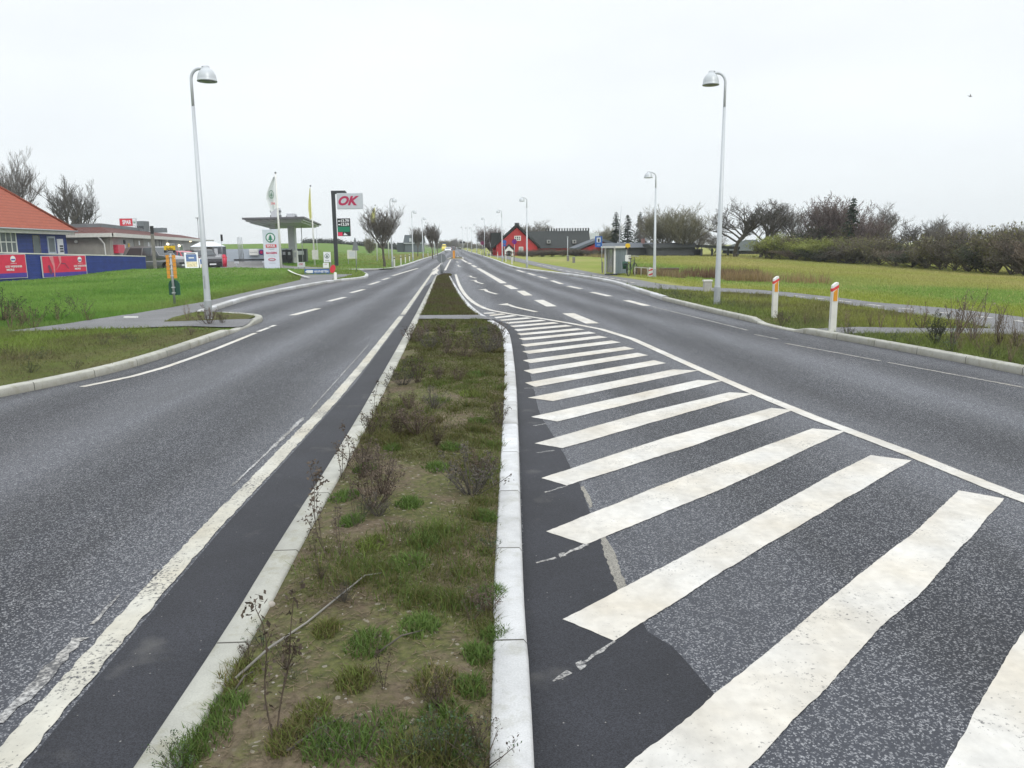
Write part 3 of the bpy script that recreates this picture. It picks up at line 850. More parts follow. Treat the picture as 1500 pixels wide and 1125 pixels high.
tl_ = [(769, 561), (767, 543), (766, 528), (765, 515), (762.5, 505), (760, 496), (757, 489), (753, 483), (747, 477.5), (740, 472.6), (732, 468.6), (724, 465), (716, 461.5), (708, 458.5)]
tr_ = [(958, 528), (934, 517), (915, 508), (896, 499), (878, 492), (862, 486), (846, 481), (829, 476), (810, 472), (792, 468.5), (772, 465), (750, 461.5), (735, 459.3), (722, 457.8)]
for k, (a, b) in enumerate(zip(tl_, tr_)):
    A_, B_ = G(*a), G(*b)
    w = .30
    stripes.append([B_, A_, (A_[0] + .12 * (1 - k / 20), A_[1] - w), (B_[0] + .12, B_[1] - w)])
mb = MB()
for k, s in enumerate(stripes): sheet(mb, jag(s, .03 if k < 8 else .1, .005 if k < 8 else .003, k + 3), .004)
struct(mb.build('hatched_marking', 'paint', fixn=False))
mb = MB()
HL = [(5.2, -3), (4.1, 1.6)] + [G(x, y) for x, y in [(1500, 733), (1330, 664), (1160, 600), (1020, 539), (905, 487), (815, 470), (725, 456.5)]]
TL = [G(x, y) for x, y in [(725, 456.5), (705, 450), (690, 441), (678, 428), (671, 414), (667.5, 402)]]
ribbon(mb, HL[:4], .13, .004, 0, .008, 1)
ribbon(mb, [HL[3]] + HL[4:] + TL[1:], .13, .0045, 0, .006, 1)
struct(mb.build('edge_line', 'paint', fixn=False))
mb = MB(); ribbon(mb, EDG + [G(588, 463)], .12, .004, 0, .014, 1, 9); ribbon(mb, [G(590, 461), G(612, 430), G(635, 397)], .12, .004, 0, .008, 1)
struct(mb.build('edge_line', 'paint_old', fixn=False))
# remains of the older line beside it
mb = MB()
for a, b, w in [((0, 1060), (118, 935), .05), ((135, 915), (175, 872), .02), ((222, 842), (232, 835), .03), ((340, 712), (400, 655), .02), ((400, 655), (445, 612), .035), ((505, 565), (545, 520), .02), ((455, 600), (540, 505), .015)]:
    ribbon(mb, [G(*a), G(*b)], w, .0032, 0, w * .6, 1, int(a[0]))
for a, b in [((850, 975), (900, 940)), ((822, 815), (860, 798)), ((798, 722), (832, 712)), ((786, 664), (812, 660)), ((782, 624), (800, 621)), ((810, 999), (835, 985)), ((785, 825), (815, 818)), ((768, 569), (800, 568))]:
    ribbon(mb, [G(*a), G(*b)], .022, .0034, 0, .016, 1, int(a[0]))
sheet(mb, jag([G(843, 972), G(852, 968), G(860, 975), G(850, 983)], .02, .02), .0036)
sheet(mb, jag([G(818, 812), G(828, 810), G(830, 815), G(821, 818)], .02, .02), .0036)
struct(mb.build('worn_line', 'paint_faint', fixn=False))
# left kerb line, bay dashes, lane dashes
mb = MB()
lk = [G(x, y) for x, y in [(-120, 612), (0, 597), (120, 567), (216, 547), (300, 518), (374, 488)]]
ribbon(mb, lk[2:], .1, .004, 0, .008, 1)
for a, b in [((378, 486), (394, 480)), ((396, 479), (403, 476.5)), ((428, 462), (466, 452)), ((481, 441.5), (505, 435.5)), ((514, 429), (533, 424)), ((541, 417), (556, 412.5)), ((560, 410), (570, 407)), ((575, 404), (612, 393))]:
    ribbon(mb, [G(*a), G(*b)], .2 if a[0] > 410 else .1, .004)
for a, b in [((634, 396), (640, 392)), ((640, 392), (652, 381)), ((652, 396), (657, 386)), ((657, 386), (661, 379)), ((640, 401), (637, 397))]:
    ribbon(mb, [G(*a), G(*b)], .16, .004)
sheet(mb, [G(x, y) for x, y in [(631, 402), (640, 393), (643, 396), (636, 402.5)]], .0046)
# right carriageway
def dash(px, w=.2): ribbon(mb, [G(*px[0]), G(*px[1])], w, .004)
mb_main = mb; mb = MB()
for q in [((1500, 568), (1300, 531)), ((1290, 529), (1150, 503)), ((1140, 497), (1105, 490)), ((1095, 484), (955, 449))]:
    ribbon(mb, [G(*q[0]), G(*q[1])], 0.055, .004, 0, .02, 1, 4)
struct(mb.build('worn_line', 'paint_dull', fixn=False)); mb = mb_main
for q in [((917, 440), (948, 448)), ((867, 428), (893, 434)), ((832, 419), (851, 423)), ((808, 411), (823, 416)), ((789, 405), (801, 408)), ((773, 400), (784, 403.5)), ((757, 395.5), (768, 399))]: dash(q, .22)
for q in [((832, 459), (868, 474)), ((789, 439.5), (808, 449)), ((762, 426), (774, 433)), ((742, 417.5), (754, 423.5)), ((700, 393), (738, 415)), ((692, 388.5), (697, 391.5)), ((686, 385), (690, 387)), ((670, 376), (684, 384.5))]: dash(q, .3)
for (x, y), (ux, uy) in [((1171, 434.3), (8, .8)), ((1202, 438), (8.5, .9)), ((1238, 442), (9, 1)), ((1281, 447.3), (10, 1.3)), ((1328, 453), (12.5, 1)), ((1382, 459), (12.5, 1)), ((1440, 465), (13, 1.6)), ((1500, 472), (13, 2))]:
    ribbon(mb, [G(x - ux, y - uy, .1), G(x + ux, y + uy, .1)], .09, float(hR(*G(x, y, .1))) + .025)
for x, y in [(790, 388), (798, 389.5), (804.5, 391.3), (812, 393), (821, 395), (832, 397.5), (845, 399.6), (853, 401), (871.5, 404), (880, 405.2), (888, 406.5), (897, 408.2), (906, 409.8), (916, 411.8), (926, 414)]:
    ribbon(mb, [G(x - 3, y - .55, .1), G(x + 3, y + .55, .1)], .1, float(hR(*G(x, y, .1))) + .025)
# turn arrows
def arrow(tip, tail, k=1.0):
    T = Vector(tip); B = Vector(tail); ln = (T - B).length
    st = [B, B + (T - B) * .33 + Vector((-.02, .2)) * k, B + (T - B) * .6 + Vector((.02, .26)) * k, T + Vector((.30, .02)) * k]
    ribbon(mb, [tuple(p) for p in st], .13 * k, .004)
    sheet(mb, [tuple(T), tuple(T + Vector((.34, -.42)) * k), tuple(T + Vector((.30, .50)) * k)], .0046)
for tp, tlp in [((729, 446.3), (786, 457)), ((700, 424.5), (728, 431)), ((688, 411), (708, 416)), ((682, 404.5), (698, 407.5)), ((667, 388.5), (675, 391)), ((666, 383), (672, 384.5))]:
    arrow(G(*tp), G(*tlp), 1.0)
struct(mb.build('lane_marking', 'paint', fixn=False))

# ================================================================== GRASS AND GROUND COVER
def blades(P, h, w, lean, nb, colf, seed=0, segs=2, radius=.03):
    """nb bent blades per root; P (n,3)"""
    r = np.random.RandomState(seed); n = len(P)
    P = np.repeat(P, nb, 0); h = np.repeat(h, nb) * (.55 + .6 * r.rand(n * nb)); w = np.repeat(np.broadcast_to(w, n), nb) * (.7 + .6 * r.rand(n * nb))
    N = n * nb
    an = r.rand(N) * 2 * PI; ln = np.repeat(np.broadcast_to(lean, n), nb) * (.3 + r.rand(N)) * h
    rad = np.repeat(np.broadcast_to(radius, n), nb) * np.sqrt(r.rand(N)); a2 = r.rand(N) * 2 * PI
    B = P + np.stack([rad * np.cos(a2), rad * np.sin(a2), -.01 * np.ones(N)], 1)
    face = r.rand(N) * PI
    side = np.stack([np.cos(face), np.sin(face), np.zeros(N)], 1) * (w / 2)[:, None]
    dr = np.stack([np.cos(an), np.sin(an), np.zeros(N)], 1) * ln[:, None]
    up = np.zeros((N, 3)); up[:, 2] = h
    if segs == 2:
        mid = B + up * .6 + dr * .3; tip = B + up * .95 + dr
        V = np.stack([B - side, B + side, mid + side * .8, mid - side * .8, tip], 1)
        b = np.arange(N) * 5
        F = np.concatenate([np.stack([b, b + 1, b + 2], 1), np.stack([b, b + 2, b + 3], 1), np.stack([b + 3, b + 2, b + 4], 1)])
        k = 5
    else:
        tip = B + up + dr; V = np.stack([B - side, B + side, tip], 1); b = np.arange(N) * 3
        F = np.stack([b, b + 1, b + 2], 1); k = 3
    C = colf(P[:, 0], P[:, 1], r.rand(N), r)
    return V.reshape(-1, 3), F, np.repeat(C, k, 0)
class Cover:
    def __init__(s): s.v = []; s.f = []; s.c = []; s.n = 0
    def add(s, V, F, C): s.v.append(V); s.f.append(F + s.n); s.c.append(C); s.n += len(V)
    def build(s, name, label, cat, mats='grass'):
        o = npmesh(name, np.concatenate(s.v), np.concatenate(s.f), mats, np.concatenate(s.c))
        return tag(o, label, cat, None, 'stuff')
def lerpc(a, b, t): return np.array(a)[None] * (1 - t[:, None]) + np.array(b)[None] * t[:, None]
GREEN = (.085, .14, .03); LIME = (.16, .21, .05); OLIVE = (.12, .115, .04); STRAW = (.26, .20, .11); BROWN = (.10, .075, .05); MOSS = (.10, .11, .032)
def mixcol(*cs):
    def f(x, y, u, r):
        k = np.clip((u * .55 + fbm(x * 1.3, y * 1.3, 77) * .9 - .22), 0, .999) * (len(cs) - 1)
        i = k.astype(int); t = (k - i)[:, None]
        c = np.array(cs); return (c[i] * (1 - t) + c[np.minimum(i + 1, len(cs) - 1)] * t) * (.75 + .5 * r.rand(len(u)))[:, None]
    return f
rs = np.random.RandomState(11)
def scatter(n, x0, x1, y0, y1, ypow=1.0):
    y = y0 + (y1 - y0) * rs.rand(n) ** ypow; x = x0 + (x1 - x0) * rs.rand(n); return x, y
def pts(x, y, h): return np.stack([x, y, h], 1)
# --- island: mossy mat, patchy grass tufts, litter
cv = Cover()
def island(n, keep, ymax=20, ymin=1.6):
    y = ymin * (ymax / ymin) ** rs.rand(n)
    q = rs.rand(n); x = il(y) + .16 + q * (ir(y) - il(y) - .30)
    k = keep(x, y, q); return x[k], y[k]
dens = lambda x, y: fbm(x * 1.6 + 5, y * 1.1, 51, 4)
x, y = island(52000, lambda x, y, q: (dens(x, y) + .14 * (q - .45) + .22 * sm(3.5, 8, y) + .16 * np.clip((q - .86) * 7, 0, 1) > .53 + .16 * rs.rand(len(x))) & ~((y > 17.3) & (y < 18.3)))
cv.add(*blades(pts(x, y, hI(x, y)), np.interp(y, [2, 8, 20], [.022, .03, .045]) * (.6 + rs.rand(len(x))), np.interp(y, [2, 8, 20], [.0028, .006, .014]), 1.3, 3, mixcol(BROWN, MOSS, MOSS, (.10, .14, .025)), 1, 2, .03))
# grass clumps with centres chosen; blades crowd round each centre
x, y = island(360, lambda x, y, q: (dens(x, y) + .10 * q + .10 * sm(4, 9, y) > .56) & ~((y > 17.3) & (y < 18.3)))
nb = 60
rr = np.repeat(.03 + .055 * rs.rand(len(x)), nb); X = np.repeat(x, nb) + rs.randn(len(x) * nb) * rr; Yy = np.repeat(y, nb) + rs.randn(len(x) * nb) * rr
k = (X > il(Yy) + .13) & (X < ir(Yy) - .12); X, Yy = X[k], Yy[k]
hh = np.repeat(.04 + .07 * rs.rand(len(x)) ** 1.5, nb)[k]
cv.add(*blades(pts(X, Yy, hI(X, Yy)), hh, np.interp(Yy, [2, 8, 20], [.003, .006, .012]), .8, 2, mixcol(BROWN, OLIVE, OLIVE, GREEN, LIME), 2, 2, .01))
# bright green clumps read off the photograph
CL = [(345, 990, .07), (330, 1040, .06), (300, 1085, .07), (540, 955, .07), (520, 1010, .055), (615, 925, .065), (600, 830, .075), (620, 800, .06), (545, 805, .06), (600, 745, .055), (505, 730, .06), (515, 770, .05), (640, 1010, .07),
      (650, 1060, .07), (560, 1085, .09), (520, 1120, .09), (600, 1120, .08), (700, 960, .05), (660, 1100, .07), (720, 870, .05), (480, 930, .045), (640, 690, .06), (660, 660, .05), (700, 620, .06), (690, 580, .07), (700, 550, .07), (575, 660, .04), (535, 690, .05), (455, 1060, .06), (480, 1100, .07), (260, 1115, .06), (690, 1010, .05), (420, 1095, .05), (710, 760, .05), (725, 930, .045)]
for i, (px, py, rd) in enumerate(CL):
    gx, gy = G(px, py, .09); n = 190; rd *= 1.0
    a = rs.rand(n) * 2 * PI; q = np.sqrt(rs.rand(n)) * rd * (1 + gy * .12)
    X = gx + q * np.cos(a); Yy = gy + q * np.sin(a) * 1.3
    k = (X > il(Yy) + .1) & (X < ir(Yy) - .08); X, Yy = X[k], Yy[k]
    cv.add(*blades(pts(X, Yy, hI(X, Yy)), (.035 + .035 * (1 - q[k] / q.max())) * (1 + .3 * rs.rand()), .0032 + .0006 * gy, .75, 2, mixcol(OLIVE, GREEN, (.11, .18, .045), (.18, .25, .065)) if i % 4 else mixcol(STRAW, OLIVE, LIME, (.13, .2, .03)), 100 + i, 2, .006))
# dry straws and leaf litter lying flat
x, y = island(7000, lambda x, y, q: q > -1, 14)
P3 = pts(x, y, hI(x, y) + .006); n = len(P3); a = rs.rand(n) * PI; L = (.015 + .05 * rs.rand(n) ** 2)
d = np.stack([np.cos(a), np.sin(a), .08 * rs.randn(n)], 1) * L[:, None]; sd_ = np.stack([-np.sin(a), np.cos(a), 0 * a], 1) * (.0012 + .0005 * y)[:, None]
V = np.stack([P3 - sd_, P3 + sd_, P3 + d + sd_ * .5], 1).reshape(-1, 3); b = np.arange(n) * 3
cv.add(V, np.stack([b, b + 1, b + 2], 1), np.repeat(lerpc(BROWN, (.24, .19, .12), rs.rand(n)), 3, 0))
cv.build('island_grass', 'patchy moss and short grass tufts growing over the bare soil of the central island', 'grass')
# --- far part of the island
cv = Cover()
n = 26000; y = 18.3 + 27 * rs.rand(n); x = il(y) + .16 + rs.rand(n) * (ir(y) - il(y) - .3)
cv.add(*blades(pts(x, y, hI(x, y)), .05 + .05 * rs.rand(n), np.interp(y, [18, 45], [.014, .035]), .8, 2, mixcol(BROWN, BROWN, MOSS, (.075, .10, .022)), 3, 1, .04))
cv.build('island_ground_cover', 'low dark weeds covering the far narrowing end of the island', 'ground cover')
# --- left verge
cv = Cover()
def paths_clear(x, y):
    PA = [tuple(p) for p in PA_L] + [tuple(p) for p in reversed(PA_R)]
    PB = [(-7.8, 16.35), (-6.2, 16.6), (-5.7, 16.8), (-5.7, 17.95), (-6.9, 17.72), (-7.8, 17.45)]
    return ~(inpoly(x, y, PA) | inpoly(x, y, PB))
x, y = scatter(60000, -15, -5.6, 8, 20.4)
k = (x < xl(y) - .16) & paths_clear(x, y) & ((y < 16.6) | (x > -8.1)) & (x > -y * .72)
x, y = x[k], y[k]; q = (xl(y) - x)
k = rs.rand(len(x)) < .35 + .6 * sm(.2, 2.6, q); x, y = x[k], y[k]; q = xl(y) - x
def vcol(x, y, u, r):
    t = np.clip(sm(.3, 3.2, xl(y) - x) * .8 + (fbm(x * .9, y * .9, 61) - .5) * 1.9 + (u - .5) * .35, 0, 1)
    return lerpc((.13, .115, .06), (.18, .25, .05), t) * (.7 + .6 * r.rand(len(u)))[:, None]
cv.add(*blades(pts(x, y, hL(x, y)), (.035 + .07 * rs.rand(len(x)) ** 2) * (.7 + .6 * sm(.3, 3, q)), .009, .8, 3, vcol, 4, 2, .05))
cv.build('verge_grass', 'mixed green and brown grass on the near left verge beside the kerb', 'grass')
# --- lawn
cv = Cover()
def fan(n, y0, y1, a0, a1, p=1.6):
    y = y0 * (y1 / y0) ** (rs.rand(n)); a = a0 + (a1 - a0) * rs.rand(n); return y * a, y
x, y = fan(120000, 15.2, 57, -.72, -.17)
k = paths_clear(x, y) & (x < xl(y) - .3) & ~((y < 20.5) & (x > -8.2)) & ~((y < 16.9) & (x > -9.9)); x, y = x[k], y[k]
def lcol(x, y, u, r):
    t = np.clip(fbm(x * .35, y * .22, 71, 4) * 2.0 - .5 + (u - .5) * .5, 0, 1)
    c = lerpc((.10, .22, .035), (.20, .33, .07), t)
    ed = np.clip(1.2 - (np.maximum(np.interp(y, [p[1] for p in PA_L], [p[0] for p in PA_L]) - x, 0)) / 1.6, 0, 1) * sm(19, 24, y)
    c = c * (1 - .5 * ed[:, None]) + np.array((.20, .19, .07)) * .5 * ed[:, None]
    ug = (sm(19.5, 16.5, y) * .6)[:, None]
    return (c * (1 - ug) + np.array((.15, .20, .06)) * ug) * (.75 + .5 * r.rand(len(u)))[:, None]
cv.add(*blades(pts(x, y, hL(x, y)), .05 + .05 * rs.rand(len(x)) + .05 * (fbm(x * .8, y * .8, 5) > .62), np.interp(y, [15, 57], [.012, .04]), .6, 2, lcol, 5, 1, .06))
cv.build('lawn_grass', 'bright green mown lawn between the footpath and the blue fence', 'grass')
# --- right verge, field edge and meadow
cv = Cover()
x, y = fan(105000, 8.6, 46, .08, .78)
cp = [tuple(p) for p in cf] + [tuple(p) for p in reversed(cn)]
xp = [tuple(p) for p in XPF] + [tuple(p) for p in reversed(XPN)]
onp = inpoly(x, y, cp) | inpoly(x, y, xp)
k = (x > xr(y) + .15) & ~onp; x, y = x[k], y[k]
cyx = lambda y: np.interp(y, [p[1] for p in reversed(cn)], [p[0] for p in reversed(cn)])
inner = x < cyx(y)
x, y = x[inner], y[inner]
def rcol(x, y, u, r):
    t = np.clip((fbm(x * .8, y * .8, 81) - .5) * 2.6 + .5 + (u - .5) * .4, 0, 1)
    c = lerpc((.15, .14, .06), (.25, .28, .06), t)
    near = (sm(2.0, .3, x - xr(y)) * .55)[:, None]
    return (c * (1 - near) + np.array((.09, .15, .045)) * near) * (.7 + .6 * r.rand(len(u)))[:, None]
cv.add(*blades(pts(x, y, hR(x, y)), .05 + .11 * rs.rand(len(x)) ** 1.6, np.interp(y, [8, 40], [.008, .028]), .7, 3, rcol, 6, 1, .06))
cv.build('verge_grass', 'yellow green rough grass on the right verge between kerb and cycle path', 'grass')
cv = Cover()
x, y = fan(150000, 15, 112, .12, .75)
fx = np.interp(y, [p[1] for p in reversed(cf)], [p[0] for p in reversed(cf)])
k = (x > fx + .1) & (x > xr(y) + 2.2); x, y = x[k], y[k]
def fcol(x, y, u, r):
    d = x - np.interp(y, [p[1] for p in reversed(cf)], [p[0] for p in reversed(cf)])
    t = sm(1.2, 3.5, d) * (1 - sm(6, 13, d + 8 * (fbm(x * .1, y * .1, 91) - .5)))
    g = lerpc((.27, .32, .06), (.19, .31, .07), t)
    dry = np.clip(sm(5, 17, d) * .72 + (fbm(x * .22, y * .1, 93) - .5) * 1.3, 0, 1)[:, None]
    return (g * (1 - dry) + np.array((.40, .36, .14)) * dry) * (.78 + .44 * r.rand(len(u)))[:, None]
cv.add(*blades(pts(x, y, hR(x, y)), (.04 + .05 * rs.rand(len(x))) * np.interp(y, [15, 110], [1, 2.0]), np.interp(y, [15, 110], [.014, .09]), .6, 2, fcol, 7, 1, .08))
cv.build('meadow_grass', 'green and straw coloured meadow grass in the field right of the cycle path', 'grass')
# --- tall dry grass and reeds
cv = Cover()
def reeds(n, px0, px1, py0, py1, h0, h1, cols_, seed, w=.03):
    u = px0 + (px1 - px0) * rs.rand(n); v = py0 + (py1 - py0) * rs.rand(n) + np.interp(u, [px0, px1], [0, 6])
    g = np.array([G(a, b, .0) for a, b in zip(u, v)]); k = (g[:, 0] > xr(g[:, 1]) + .5)
    g = g[k]; cl = fbm(g[:, 0] * .7, g[:, 1] * .25, seed); k = rs.rand(len(g)) < sm(.3, .6, cl) + .15; g = g[k]
    cv.add(*blades(pts(g[:, 0], g[:, 1], hR(g[:, 0], g[:, 1])), h0 + (h1 - h0) * rs.rand(len(g)), w, .35, 3, mixcol(*cols_), seed, 1, .15))
reeds(1500, 1000, 1115, 402, 409, .25, .60, ((.10, .06, .045), (.17, .11, .07), (.24, .17, .10)), 7, .035)
reeds(1700, 1060, 1215, 409, 415, .22, .55, ((.20, .16, .08), (.30, .22, .12), (.25, .2, .08)), 8, .028)
reeds(700, 930, 1000, 401, 405, .25, .55, ((.16, .11, .07), (.26, .19, .11), (.12, .13, .05)), 9, .035)
reeds(1300, 800, 888, 368, 373, .3, .6, ((.2, .16, .08), (.28, .22, .1)), 10, .08)
cv.build('tall_dry_grass', 'tall brown and straw coloured dead grass standing at the edge of the field', 'dry grass')
# --- far left verge
cv = Cover()
x, y = fan(30000, 42.8, 190, -.42, -.06)
k = (x < xl(y) - .3) & ~inpoly(x, y, [(-75, 57), (-30, 56), (-24, 56.5), (-19, 57.5), (-12.9, 57), (-12.9, 59.2), (-21, 74), (-34, 112), (-75, 118)]) & ((y > 59.5) | (x > -12.3)) & paths_clear(x, y); x, y = x[k], y[k]
def flc(x, y, u, r):
    d = xl(y) - x
    t = np.clip(sm(14, 1, d) * .6 + sm(90, 110, y) * .5 + (fbm(x * .3, y * .15, 95) - .5), 0, 1)
    return lerpc((.13, .28, .04), (.32, .28, .11), t) * (.75 + .5 * r.rand(len(u)))[:, None]
cv.add(*blades(pts(x, y, hL(x, y)), .07 + .11 * rs.rand(len(x)), np.interp(y, [42, 190], [.035, .15]), .5, 2, flc, 8, 1, .15))
cv.build('roadside_grass', 'green and tan grass on the far left roadside around the petrol station entrance', 'grass')
# pebbles on the soil
mbp = MB()
for i in range(230):
    yy = 1.9 * (9 / 1.9) ** random.random(); xx = float(il(yy)) + .2 + random.random() * (float(ir(yy)) - float(il(yy)) - .4)
    s_ = random.uniform(.002, .0065) * (1.8 if random.random() < .06 else 1); zz = float(hI(xx, yy)) + s_ * .3
    top = (xx, yy, zz + s_ * .7); k0 = len(mbp.v); n = 5
    mbp.v += [(xx + s_ * math.cos(a) * random.uniform(.7, 1.2), yy + s_ * math.sin(a) * random.uniform(.7, 1.2), zz) for a in [2 * PI * j / n + random.random() * .4 for j in range(n)]] + [top]
    for j in range(n): mbp.face((k0 + j, k0 + (j + 1) % n, k0 + n))
tag(mbp.build('pebbles', 'stone', fixn=False), 'small pale pebbles scattered over the bare island soil', 'pebbles', None, 'stuff')
# ================================================================== STREET LAMPS
def make_lamp():
    t = thing('street_lamp', 'x', 'street lamp', (0, 0, 0))
    H = 5.25
    b = MB(); b.smooth = True
    b.path([(0, 0, -.2), (0, 0, .0), (0, 0, 1.1), (0, 0, H - .75)], [.078, .078, .066, .036], 14)
    b.build('pole', 'lamp_grey', t)
    b = MB(); b.smooth = True
    b.lathe([(.086, -.2), (.086, .42), (.083, .44), (.072, .445)], n=14); b.build('base_sleeve', 'lamp_collar', t)
    b = MB(); b.smooth = True
    arc = [(0, 0, H - .78), (0, 0, H - .24)] + [(.2 - .2 * math.cos(a), 0, H - .22 + .22 * math.sin(a)) for a in np.linspace(0, PI / 2, 9)] + [(.30, 0, H), (.37, 0, H)]
    b.path(arc, .032, 12); b.build('arm', 'lamp_grey', t)
    b = MB(); b.smooth = True
    prof = [(.02, .13), (.10, .12), (.11, .08), (.17, .055), (.23, .0), (.275, -.07), (.295, -.15), (.298, -.19), (.31, -.20), (.31, -.225), (.28, -.215), (.27, -.16), (.02, -.05)]
    prof = [(a * .68, z * .85) for a, z in prof]
    b.lathe(prof, (.36, 0, H - .07), 28)
    hd = b.build('lamp_head', 'lamp_grey', t)
    b = MB(); b.smooth = True; b.lathe([(.001, -.187), (.10, -.20), (.182, -.174)], (.36, 0, H - .07), 24); b.build('diffuser', 'lamp_glass', hd)
    b = MB(); b.box(.26, .42, -.025, .025, H + .02, H + .05, .01); b.build('clamp', 'lamp_collar', hd)
    b = MB(); b.box(-.012, .012, -.089, -.08, .7, .98); b.build('service_door', 'lamp_collar', t)
    return t
lamp0 = make_lamp()
lamps = [
    (306, 468, 97, 0, 'tall grey street lamp on the small grass wedge at the left kerb'),
    (1050, 446, 107, 1, 'tall grey street lamp in the right verge near the two orange marker posts'),
    (958.5, 406, 253, 1, 'grey street lamp beside the striped barrier board right of the bus shelter'),
    (575, 391, 291, 0, 'grey street lamp beside the bare round tree at the left roadside'),
    (605, 382, 309, 0, 'grey street lamp in front of the dark billboard shaped barn, left side'),
    (620, 378.4, 319, 0, 'grey street lamp just left of the pair of slim bare roadside trees'),
    (637, 373.5, 331, 0, 'small distant grey street lamp among the far trees on the left side'),
    (772, 392, 290, 1, 'grey street lamp standing in front of the right half of the red gable'),
    (736, 383, 308, 1, 'grey street lamp at the left edge of the red farmhouse by the blue round sign'),
    (710, 374, 319, 1, 'grey street lamp beside the white road board on the right verge'),
    (698, 370.5, 328, 1, 'thin distant street lamp just left of the white road board'),
    (691, 368.6, 333, 1, 'thin distant street lamp, second in the faint far row'),
    (685, 367, 333, 1, 'thin distant street lamp, third in the faint far row'),
    (678, 366, 332, 1, 'thin distant street lamp at the far left end of the right hand row'),
]
for i, (px, py, ty, rs_, lab) in enumerate(lamps):
    x, y = G(px, py, .1)
    if y > 120 and i > 8: y = min(y, 150 + 22 * (i - 9)); x = At(px, py, y).x
    if i == 6: y = 150; x = At(px, py, y).x
    z = .08
    top = At(px, ty, y).z + .06
    sc = (top - z) / 5.3
    if i == 0: sc = (At(px - 12, ty, y).z - z) / 5.3
    o = lamp0 if i == 0 else dup(lamp0, (0, 0, 0))
    o.location = (x, y, z); o.rotation_euler = (0, R(.25 * (-1) ** i), (PI - .1 if rs_ else -.08)); k = 1 if i < 2 else 1
    o.scale = (1, 1, sc) if abs(sc - 1) < .12 else (1, 1, sc); o['label'] = lab; o['group'] = 'street lamps along the road'

# ================================================================== POSTS AND SIGNS BY THE ROAD
def make_post():
    t = thing('marker_post', 'x', 'marker post')
    b = MB(); w, d = .058, .03
    b.prism([(-w, -.1), (w, -.1), (w, .88), (-w, .80)], -d, d); b.build('post', 'off_white', t)
    b = MB(); b.prism([(-w - .004, .745), (w + .004, .815), (w + .004, .868), (-w - .004, .798)], -d - .004, d + .004); b.build('red_band', 'red_reflector', t)
    b = MB()
    b.prism([(-w, .805), (w, .885), (w * .8, .915), (w * .1, .905), (-w * .9, .855)], -d - .002, d + .002); b.build('cap', 'white_paint', t)
    b = MB(); b.prism([(-w * .62, .57), (w * .68, .57), (w * .68, .80), (-w * .62, .735)], -d - .008, -d + .001); b.build('reflector', 'orange_reflector', t)
    return t
post0 = make_post()
x, y = G(1134, 465, .09); post0.location = (x, y, .09); post0.rotation_euler = (0, 0, R(12)); post0['label'] = 'white marker post with orange reflector, left and farther one of the near pair'
post0['group'] = 'orange reflector marker posts'; post0.scale = (1, 1, .98)
x, y = G(1219, 486, .09); q = dup(post0, (x, y, .09), R(12), 'white marker post with orange reflector, right and nearer one of the near pair')
q.scale = (1, 1, .98)
def make_wpost():
    t = thing('roadside_post', 'x', 'roadside post')
    b = MB(); b.box(-.055, .055, -.03, .03, -.1, .84, .01); b.build('post', 'off_white', t)
    b = MB(); b.box(-.058, .058, -.033, .033, .66, .76); b.build('band', 'dark_steel', t)
    return t
wp = make_wpost()
wpos = [(578, 391, 'left', 'white roadside post at the foot of the left street lamp by the round tree')] + \
       [(587.5, 388, 'l', 'white roadside post, second of the row on the left verge'), (594, 385.5, 'l', 'white roadside post, third of the row on the left verge'), (600, 383.5, 'l', 'white roadside post on the left verge just before the second street lamp'),
        (627, 376, 'l', 'small white roadside post under the slim bare trees, nearer of three'), (633, 374, 'l', 'small white roadside post under the slim bare trees, middle of three'), (640, 372, 'l', 'small white roadside post under the slim bare trees, farthest of three'),
        (750, 387, 'r', 'white roadside post in front of the red gable, nearest of the right row'), (741, 383.5, 'r', 'white roadside post in front of the white porch'), (729, 378.5, 'r', 'white roadside post left of the red farmhouse'),
        (719, 376, 'r', 'small white roadside post right of the round no stopping sign'), (714, 374.5, 'r', 'small white roadside post below the round no stopping sign'), (704, 372, 'r', 'tiny white roadside post at the far end of the right verge')]
for i, (px, py, s_, lab) in enumerate(wpos):
    x, y = G(px, py, .1)
    o = wp if i == 0 else dup(wp, (0, 0, 0))
    o.location = (x, y, .08); o.rotation_euler = (0, 0, R(5)); o['label'] = lab; o['group'] = 'white roadside posts'
# concrete stub by the cycle path
x, y = G(1036, 427, .1)
t = thing('concrete_marker', 'short pale concrete marker block left of the near right street lamp', 'marker', (x, y, .08))
b = MB(); b.box(-.13, .13, -.1, .1, -.1, .36, .02); b.build('block', 'concrete', t); b = MB(); b.box(-.15, .15, -.12, .12, .36, .41, .01); b.build('cap', 'off_white', t)

def S_at(px, py, Y): return At(px, py, Y)
def pole_thing(name, label, cat, px, Y, rz=0, group=None):
    p = At(px, 380, Y); z = ground(p.x, Y)
    return thing(name, label, cat, (p.x, Y, z), rz, group), p.x, z
# keep-side sign on the island nose (seen from behind)
x0, y0 = -3.9, 44.9
t = thing('keep_side_sign', 'round grey sign seen from behind with a cylinder marker below, on the island nose', 'road sign', (x0, y0, .1))
b = MB(); b.smooth = True; b.path([(0, 0, -.1), (0, 0, 1.1)], .03, 8); b.build('post', 'steel', t)
b = MB(); b.disc(0, .94, .255, -.015, .01); b.build('round_plate', 'sign_back', t)
b = MB(); b.box(-.022, .022, -.04, -.015, .72, 1.16); b.build('bracket', 'steel', t)
b = MB(); b.smooth = True; b.lathe([(.001, .62), (.085, .60), (.095, .55), (.095, .16), (.08, .1), (.001, .08)], (0, -.0, 0), 14); b.build('cylinder_marker', 'sign_back', t)
